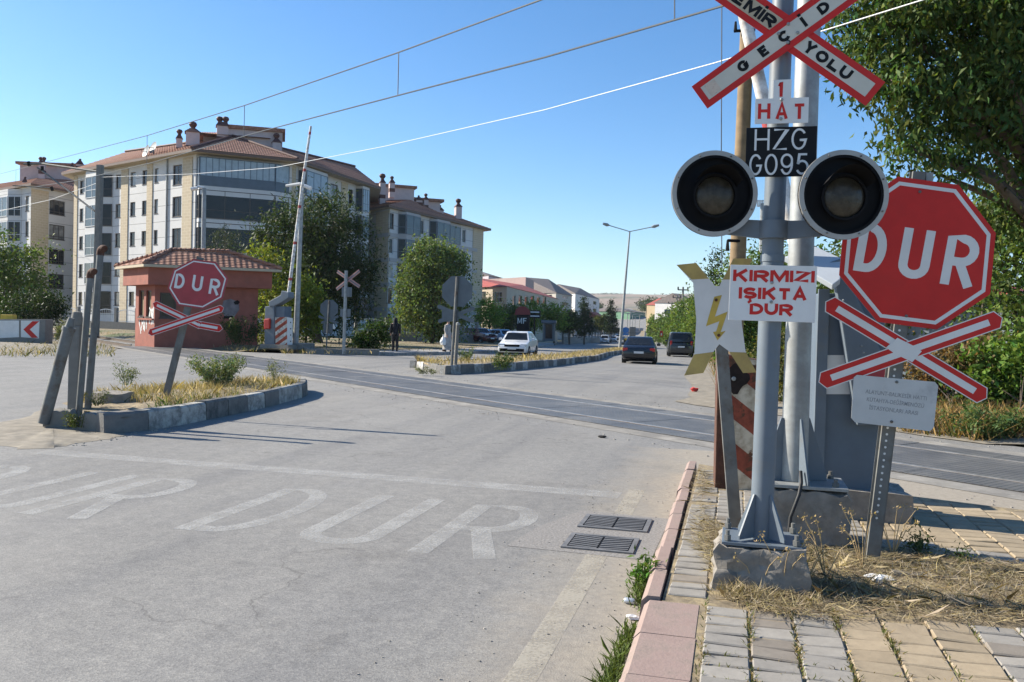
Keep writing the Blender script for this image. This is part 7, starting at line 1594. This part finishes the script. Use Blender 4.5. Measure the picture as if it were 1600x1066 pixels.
# ================================================================== PEOPLE
def person(label, loc, head_deg, h, cloth, legs, pose, group=None, hair=None, cover=None):
    """one continuous body grown over a skeleton; clothing as children"""
    t = thing('person', label, 'person', loc); t.rotation_euler = (0, 0, R(head_deg)); s = h/1.7
    J = {'pel': (0, 0, .95, .13), 'waist': (0, 0, 1.08, .125), 'chest': (0, .0, 1.28, .15), 'neck': (0, -.01, 1.46, .055), 'chin': (0, -.03, 1.53, .07), 'head': (0, -.02, 1.62, .09), 'crown': (0, 0, 1.68, .06)}
    E_ = [('pel', 'waist'), ('waist', 'chest'), ('chest', 'neck'), ('neck', 'chin'), ('chin', 'head'), ('head', 'crown')]
    for sd_, k, stp in (('l', -1, pose[0]), ('r', 1, pose[1])):
        J['hip'+sd_] = (k*.09, 0, .90, .095); J['knee'+sd_] = (k*.095, -.04+stp*.5, .49, .06); J['ank'+sd_] = (k*.1, stp, .09, .042); J['toe'+sd_] = (k*.11, stp-.16, .035, .035)
        J['sho'+sd_] = (k*.17, 0, 1.40, .065); J['elb'+sd_] = (k*.225, .03, 1.12, .045); J['wri'+sd_] = (k*.23, -.08-pose[2]*.1, .89+pose[2]*.2, .03); J['palm'+sd_] = (k*.23, -.10-pose[2]*.12, .83+pose[2]*.2, .034)
        E_ += [('pel', 'hip'+sd_), ('hip'+sd_, 'knee'+sd_), ('knee'+sd_, 'ank'+sd_), ('ank'+sd_, 'toe'+sd_), ('chest', 'sho'+sd_), ('sho'+sd_, 'elb'+sd_), ('elb'+sd_, 'wri'+sd_), ('wri'+sd_, 'palm'+sd_)]
        for i in range(4):
            x = k*.23+(i-1.5)*.018; J['k%d%s' % (i, sd_)] = (x, -.105-pose[2]*.12, .775+pose[2]*.2, .009); J['f%d%s' % (i, sd_)] = (x*.99, -.085-pose[2]*.12, .735+.006*abs(i-1)+pose[2]*.2, .008); E_ += [('palm'+sd_, 'k%d%s' % (i, sd_)), ('k%d%s' % (i, sd_), 'f%d%s' % (i, sd_))]
        J['th'+sd_] = (k*.195, -.13-pose[2]*.12, .80+pose[2]*.2, .010); E_.append(('palm'+sd_, 'th'+sd_))
    names = list(J); me = bpy.data.meshes.new('body'); me.from_pydata([tuple(c*s for c in J[n][:3]) for n in names], [(names.index(a), names.index(b_)) for a, b_ in E_], [])
    o = bpy.data.objects.new('tmp', me); COL.objects.link(o); md = o.modifiers.new('s', 'SKIN'); o.modifiers.new('u', 'SUBSURF').levels = 1
    for i, n in enumerate(names): r_ = J[n][3]*s; me.skin_vertices[0].data[i].radius = (r_, r_*(.72 if n in ('chest', 'waist', 'pel') else 1)); me.skin_vertices[0].data[i].use_root = n == 'pel'
    dg = bpy.context.evaluated_depsgraph_get(); dg.update(); m2 = bpy.data.meshes.new_from_object(o.evaluated_get(dg)); bpy.data.objects.remove(o)
    m2.materials.clear(); m2.materials.append(MAT['skin']); ob = bpy.data.objects.new('body', m2); COL.objects.link(ob); ob.parent = t; m2.polygons.foreach_set('use_smooth', [True]*len(m2.polygons))
    def tube_cl(nm, chain, mat, fl=None): b = MB(); b.tube([Vector(c[:3])*s for c in chain], [c[3]*s for c in chain], 14, cap=False); return [b, nm, mat]
    def emit(parts, nm, mat):
        b = MB()
        for ch in parts: b.tube([Vector(c[:3])*s for c in ch], [c[3]*s for c in ch], 14)
        b2 = b.build(nm, mat, None, smooth=80); b2.parent = t; return b2
    G = lambda n, dr=.015: (*J[n][:3], J[n][3]+dr)
    emit([[(0, 0, .86, .175), (0, 0, 1.0, .165), (0, 0, 1.15, .155), (0, 0, 1.3, .18), (0, 0, 1.41, .14), (0, -.01, 1.46, .07)]]+[[G('sho'+k, .02), G('elb'+k, .02), G('wri'+k, .018)] for k in 'lr'], 'jacket', cloth)
    if legs == 'skirt': emit([[(0, 0, .12, .27), (0, 0, .5, .22), (0, 0, .9, .175)]], 'skirt', cloth)
    else: emit([[G('hip'+k, .02), G('knee'+k, .022), (*J['ank'+k][:3], .065)] for k in 'lr'], 'trousers', legs)
    [emit([[(J['ank'+k][0], J['ank'+k][1]+.05, .05, .045), (J['toe'+k][0], J['toe'+k][1], .04, .042)]], 'shoe', 'black') for k in 'lr']
    if cover: emit([[(0, .02, 1.38, .16), (0, .015, 1.48, .11), (0, .02, 1.58, .115), (0, .01, 1.66, .10), (0, .01, 1.73, .04)]], 'headscarf', cover)
    else: emit([[(0, .025, 1.58, .085), (0, .015, 1.65, .098), (0, .005, 1.71, .05)]], 'hair', hair or 'black')
    b = MB()
    for x in (-.03, .03): b.box(Vector((x, -.108, 1.625))*s, (.022*s, .012*s, .01*s))
    b.box(Vector((0, -.1, 1.56))*s, (.04*s, .012*s, .008*s)); e = b.build('face_features', 'black', None); e.parent = t
    b = MB(); b.tube([Vector((0, -.10, 1.62))*s, Vector((0, -.128, 1.59))*s], [.008*s, .015*s], 6); e = b.build('nose', 'skin', None, smooth=60); e.parent = t
    return t
q = on_verge(617, 43, 0); q = P(617, 549, 41.5)
person('person in black clothing with covered head standing on the pavement by the green bush', q, 200, 1.62, 'cloth_black', 'cloth_black', (.12, -.1, .2), cover='cloth_black')
q2 = P(699, 549.5, 43); pr = person('person in pale grey clothing walking with a white bag, half hidden by the median sign', q2, 80, 1.62, 'cloth_grey', 'skirt', (.18, -.15, 0), hair='black')
b = MB(); b.lathe(Fr(q2+Vector((-.16, -.2, .55)), (1, 0, 0), (0, 1, 0)), [(.02, -.22), (.14, -.2), (.17, -.05), (.12, .1), (.03, .22), (.02, .3)], 12); tag(b.build('plastic_bag', 'bag', jitter=.012), 'white plastic bag carried by the person in pale grey clothing', 'bag')

# ================================================================== STREET FURNITURE FAR AWAY
D = 62; a = ter(968, 546, .2); D = PX(a)[2]; c = P(984, 362, D); t = thing('street_lamp', 'tall double-armed street lamp on the far median, left of the black sedan', 'street lamp', a)
b = MB(); b.tube([a-Vector((0, 0, .3)), a.lerp(c, .5), c], [.15, .11, .07], 12); b.build('pole', 'galv', t, smooth=40)
for p1, p2, lab in (((952, 352.5), (942, 349.5), 'l'), ((1018, 355), (1029.5, 352), 'r')):
    e, e2 = P(*p1, D), P(*p2, D); b = MB(); b.tube([c, e], .04, 8); b.build('arm', 'galv', t); b = MB(); b.tube([e, e.lerp(e2, .35), e2], [.07, .16, .1], 10); b.build('lamp_head', 'galv', t, smooth=50)
def post_sign(px, d, yb, yt, wd, mat, name, label, cat, off=.1, thick=.06, pole=.04, extra=None):
    g = P(px, yb, d); fr = facing(px, (yb+yt)/2, d, 12); t = thing(name, label, cat, g); b = MB(); b.tube([g, P(px, yt+2, d)], pole, 8); b.build('post', 'galv', t); return t, fr
t, fr = post_sign(977.5, PX(a)[2]+4, 543, 512, 4, 'x', 'keep_right_sign', 'small blue road sign above a yellow and black panel beside the lamp post', 'road sign')
b = MB(); b.lathe(fr.moved(*fr.loc(977.5, 516)), [(.001, .06), (.3, .06), (.3, .03)], 20); b.build('blue_disc', M('sign_blue', (.03, .16, .42), .1, 5, .4), t)
b = MB(); x, y = fr.loc(973.5, 524); x2, y2 = fr.loc(981.5, 521); b.fbox(fr, x, y, x2, y2, .03, .05); b.build('lower_plate', 'sign_blue' if 'sign_blue' in MAT else M('sign_blue2', (.03, .16, .42), .1, 5, .4), t)
b = MB(); x, y = fr.loc(974, 538); x2, y2 = fr.loc(981, 529); b.fbox(fr, x, y, x2, y2, .03, .05); b.build('striped_panel', stripes('yellow_black', (.6, .4, .03), (.02, .02, .02), 1.5, 0, 1.5), t)
t = thing('median_panel', 'pale grey barrier panel standing in the far median beyond the lamp post', 'barrier block', P(987, 525, 150)); fr = facing(987, 518, 150, 6); b = MB(); b.fbox(fr, *fr.loc(983, 526), *fr.loc(993.5, 511), -2, 0); b.build('panel', 'concrete_pole', t, bevel=.08)
# totem, dark sign, booth
D = 104; fr = facing(816, 500, D, 8); Q = lambda *pp: [fr.loc(*p) for p in pp]; t = thing('totem_sign', 'black totem sign with a red rounded top reading MF', 'sign', P(816, 526, D))
b = MB(); b.prism(fr, Q((807, 527), (827, 527), (827, 487), (807, 487)), -.5, 0); o = b.build('column', 'sign_black', t, bevel=.04)
b = MB(); b.prism(fr, Q((804, 492), (829, 492), (827, 484), (821, 479), (812, 479), (806, 484)), .01, .1); b.build('red_top', M('dark_red', (.22, .02, .02), .15, 6, .5), t)
b = MB(); q = fr.loc(816, 501.5); word(b, fr, 'MF', q[0], q[1], 1.15, .7, .09, .01, gap=1.6); b.build('lettering', 'sign_white', o)
fr = facing(836, 500, D, 8); t = thing('direction_sign', 'black twin-panel sign on a post right of the MF totem', 'sign', P(835, 527, D)); b = MB(); b.tube([P(835, 529, D), P(835, 486, D)], .1, 8); b.build('post', 'sign_black', t)
for ya, yb in ((490, 485.5), (497, 491)): b = MB(); b.fbox(fr, *fr.loc(827, yb+(ya-yb)), *fr.loc(845, yb), .1, .2); o = b.build('panel', 'sign_black', t); b = MB(); b.fbox(fr, *fr.loc(829, (ya+yb)/2+.8), *fr.loc(843, (ya+yb)/2-.6), .205, .21); b.build('white_line', 'sign_white', o)
D = 98; fr = facing(857, 515, D, 10); t = thing('guard_booth', 'dark glazed guard booth with pale corner posts beside the far pavement', 'booth', P(857, 534, D)); b = MB(); b.fbox(fr, *fr.loc(849, 533), *fr.loc(866, 505), -1.4, 0); b.build('walls', 'sign_back', t)
b = MB(); b.fbox(fr, *fr.loc(852, 529), *fr.loc(863, 507), .01, .05); b.build('glazing', 'glass', t); b = MB(); b.fbox(fr, *fr.loc(846, 505), *fr.loc(869, 501), -1.8, .3); b.build('roof', 'panel_blue', t, bevel=.05)
b = MB(); b.fbox(fr, *fr.loc(847.5, 533), *fr.loc(850, 505), .0, .15); b.fbox(fr, *fr.loc(865, 533), *fr.loc(868, 505), .0, .15); each(b, 'corner_post', 'concrete_pole', t)
# power poles along the right side
for px, yt, d, lab in ((1066.5, 449, 130, 'nearest wooden power pole with a cross arm on the right of the far road'), (1057, 462, 165, 'second power pole with a cross arm, left of the nearest one'), (1049, 472, 200, 'third power pole with a cross arm along the far road'), (1037, 478, 240, 'fourth power pole with a cross arm along the far road'), (1031, 480, 262, 'fifth, last power pole with a cross arm along the far road')):
    g = P(px, 515, d); g.z = T(g.x, g.y); c = P(px+.8, yt, d); t = thing('power_pole', lab, 'power pole', g, 'power poles along the right of the far road'); k = d/FPX
    b = MB(); b.tube([g, c], [.2, .14], 8); b.build('pole', 'concrete_pole', t); b = MB(); z = c-Vector((0, 0, .4)); b.tube([z-_r0*8*k*130/d, z+_r0*8*k*130/d], .09, 6); b.build('cross_arm', 'galv_old', t)
    b = MB()
    for f in (-1, 0, 1): p_ = z+_r0*7.6*k*130/d*f; b.tube([p_, p_+Vector((0, 0, .45))], .12, 6)
    each(b, 'insulator', 'black', t)
for px, yt, d in ((980, 490, 210), (984, 486, 250), (988, 492, 290), (992, 495, 330), (999, 492, 300)):
    g = P(px, 520, d); g.z = T(g.x, g.y); c = P(px+.6, yt, d); k = d/FPX; t = thing('street_lamp', 'distant thin double street lamp in the far median beyond the tall lamp', 'street lamp', g, 'distant street lamps in the far median')
    b = MB(); b.tube([g, c], .12, 6); b.build('pole', 'galv', t); b = MB(); b.tube([c-_r0*1.8+Vector((0, 0, .3)), c, c+_r0*1.8+Vector((0, 0, .3))], .09, 6); each(b, 'arm', 'galv', t)
t = thing('red_sign', 'small red and white roadside panel in front of the far right trees', 'sign', P(1034, 523, 120)); fr = facing(1034, 520, 120, 5); b = MB(); b.fbox(fr, *fr.loc(1031, 526), *fr.loc(1036, 517), -.1, 0); b.build('panel', 'sign_red', t); b = MB(); b.fbox(fr, *fr.loc(1032.4, 524.5), *fr.loc(1034.4, 521), .002, .02); b.build('white_patch', 'sign_white', t)
t = thing('blue_sign', 'blue board above the roadside trees left of the far pale house', 'sign', P(1043, 490, 180)); fr = facing(1043, 486, 180, 0); b = MB(); b.fbox(fr, *fr.loc(1038, 491), *fr.loc(1048, 484), -.15, 0); b.build('board', 'panel_blue', t); b = MB(); b.tube([P(1043, 491, 180), P(1043, 520, 180)], .1, 6); b.build('post', 'galv', t)
# telecom mast behind the signal post
D = 70; t = thing('telecom_mast', 'slim telecom mast with antenna panels showing behind the signal post', 'telecom mast', P(1190, 520, D)); b = MB(); b.tube([P(1189, 530, D), P(1191, 318, D)], [.3, .16], 8); b.build('pole', 'galv', t)
b = MB()
for px in (1184, 1187.5, 1191, 1194.5, 1197): q = P(px, 318, D); b.box(q, (.15, .12, .55))
each(b, 'antenna', 'sign_white', t); b = MB(); b.tube([P(1183, 322, D), P(1198, 322, D)], .05, 6); b.tube([P(1184, 314, D), P(1197, 314, D)], .04, 6); b.build('frame', 'galv', t)
# ================================================================== LITTER
def crumple(name, label, c, r, mat, fl=.4, cat='litter', seed=0):
    rg = np.random.default_rng(seed); bm = bmesh.new(); bmesh.ops.create_icosphere(bm, subdivisions=2, radius=1)
    for v in bm.verts: v.co = Vector((v.co.x*r[0], v.co.y*r[1], v.co.z*r[2]))*(1+rg.normal(0, .22))
    me = bpy.data.meshes.new(name); bm.to_mesh(me); bm.free(); me.materials.append(MAT[mat]); o = bpy.data.objects.new(name, me); COL.objects.link(o); o.location = c+Vector((0, 0, r[2]*.8)); return tag(o, label, cat)
crumple('crumpled_paper', 'crumpled white paper in the gutter weeds', gnd(988, 968), (.035, .022, .015), 'bag', seed=1)
c = gnd(984, 944)+Vector((0, 0, .018)); b = MB(); b.tube([c-Vector((.03, -.004, 0)), c-Vector((.024, -.003, 0)), c+Vector((.024, -.003, 0)), c+Vector((.03, -.004, 0))], [.014, .017, .017, .013], 12); tag(b.build('drinks_can', 'foil', smooth=50), 'flattened silver can in the gutter above the crumpled paper', 'can')
crumple('torn_plastic', 'torn clear plastic wrapper lying in the straw', gnd(1372, 905, .14), (.085, .05, .012), 'bag', seed=4); crumple('paper_cup', 'small white crushed cup in the straw beside the wrapper', gnd(1373, 915, .14), (.02, .018, .03), 'bag', seed=6)
crumple('red_wrapper', 'tiny red wrapper at the right edge of the road past the crossing', gnd(1085, 611), (.09, .07, .05), 'red_plain', seed=8)
crumple('green_can', 'pale green litter on the verge beyond the track', gnd(1477, 678), (.07, .04, .035), 'foil', seed=9)
crumple('dark_scrap', 'dark scrap of rubber at the near edge of the crossing deck', gnd(941, 684), (.06, .04, .02), 'rubber', seed=10)
rg = np.random.default_rng(5); mb = MB()
for k in range(500):
    x = rg.uniform(-1.6, -.47); y = rg.uniform(2.8, 8.5)
    if rg.random() > (x+1.7)/1.2*.6+.3: continue
    s_ = rg.uniform(.002, .008); f = Fr((x, y, 0), (math.cos(k), math.sin(k), 0), (0, 0, 1)); mb.box((x, y, s_*.4), (s_, s_*1.3, s_*.8), Matrix.Rotation(k, 3, 'Z'), 0, None)
for k in range(900):
    p_ = (rg.uniform(-9.6, -7.3), rg.uniform(8.2, 10)) if k % 2 else (rg.normal(1.9, 1.6), 0)
    if k % 2 == 0: n_ = rg.choice([-1, 1])*rg.uniform(1.7, 2.4); q = trk(rg.uniform(-18, 9), n_, 0); p_ = (q.x, q.y)
    s_ = rg.uniform(.006, .018); mb.box((p_[0], p_[1], s_*.3), (s_, s_*1.4, s_*.7), Matrix.Rotation(k, 3, 'Z'))
kind(mb.build('gravel', M('gravel', (.30, .275, .24), .4, 60, .95)), 'stuff')

# ================================================================== AIR
m = bpy.data.materials.new('haze_air'); m.use_nodes = True; nt = m.node_tree
for n_ in list(nt.nodes):
    if n_.type != 'OUTPUT_MATERIAL': nt.nodes.remove(n_)
pv_ = nt.nodes.new('ShaderNodeVolumePrincipled'); pv_.inputs['Color'].default_value = (.86, .92, 1, 1); pv_.inputs['Density'].default_value = .00011; pv_.inputs['Anisotropy'].default_value = .2
nt.links.new(pv_.outputs[0], nt.nodes['Material Output'].inputs['Volume'])
b = MB(); b.box((-800, 2300, 85), (7200, 6000, 190)); o = b.build('haze', m); kind(o, 'stuff')
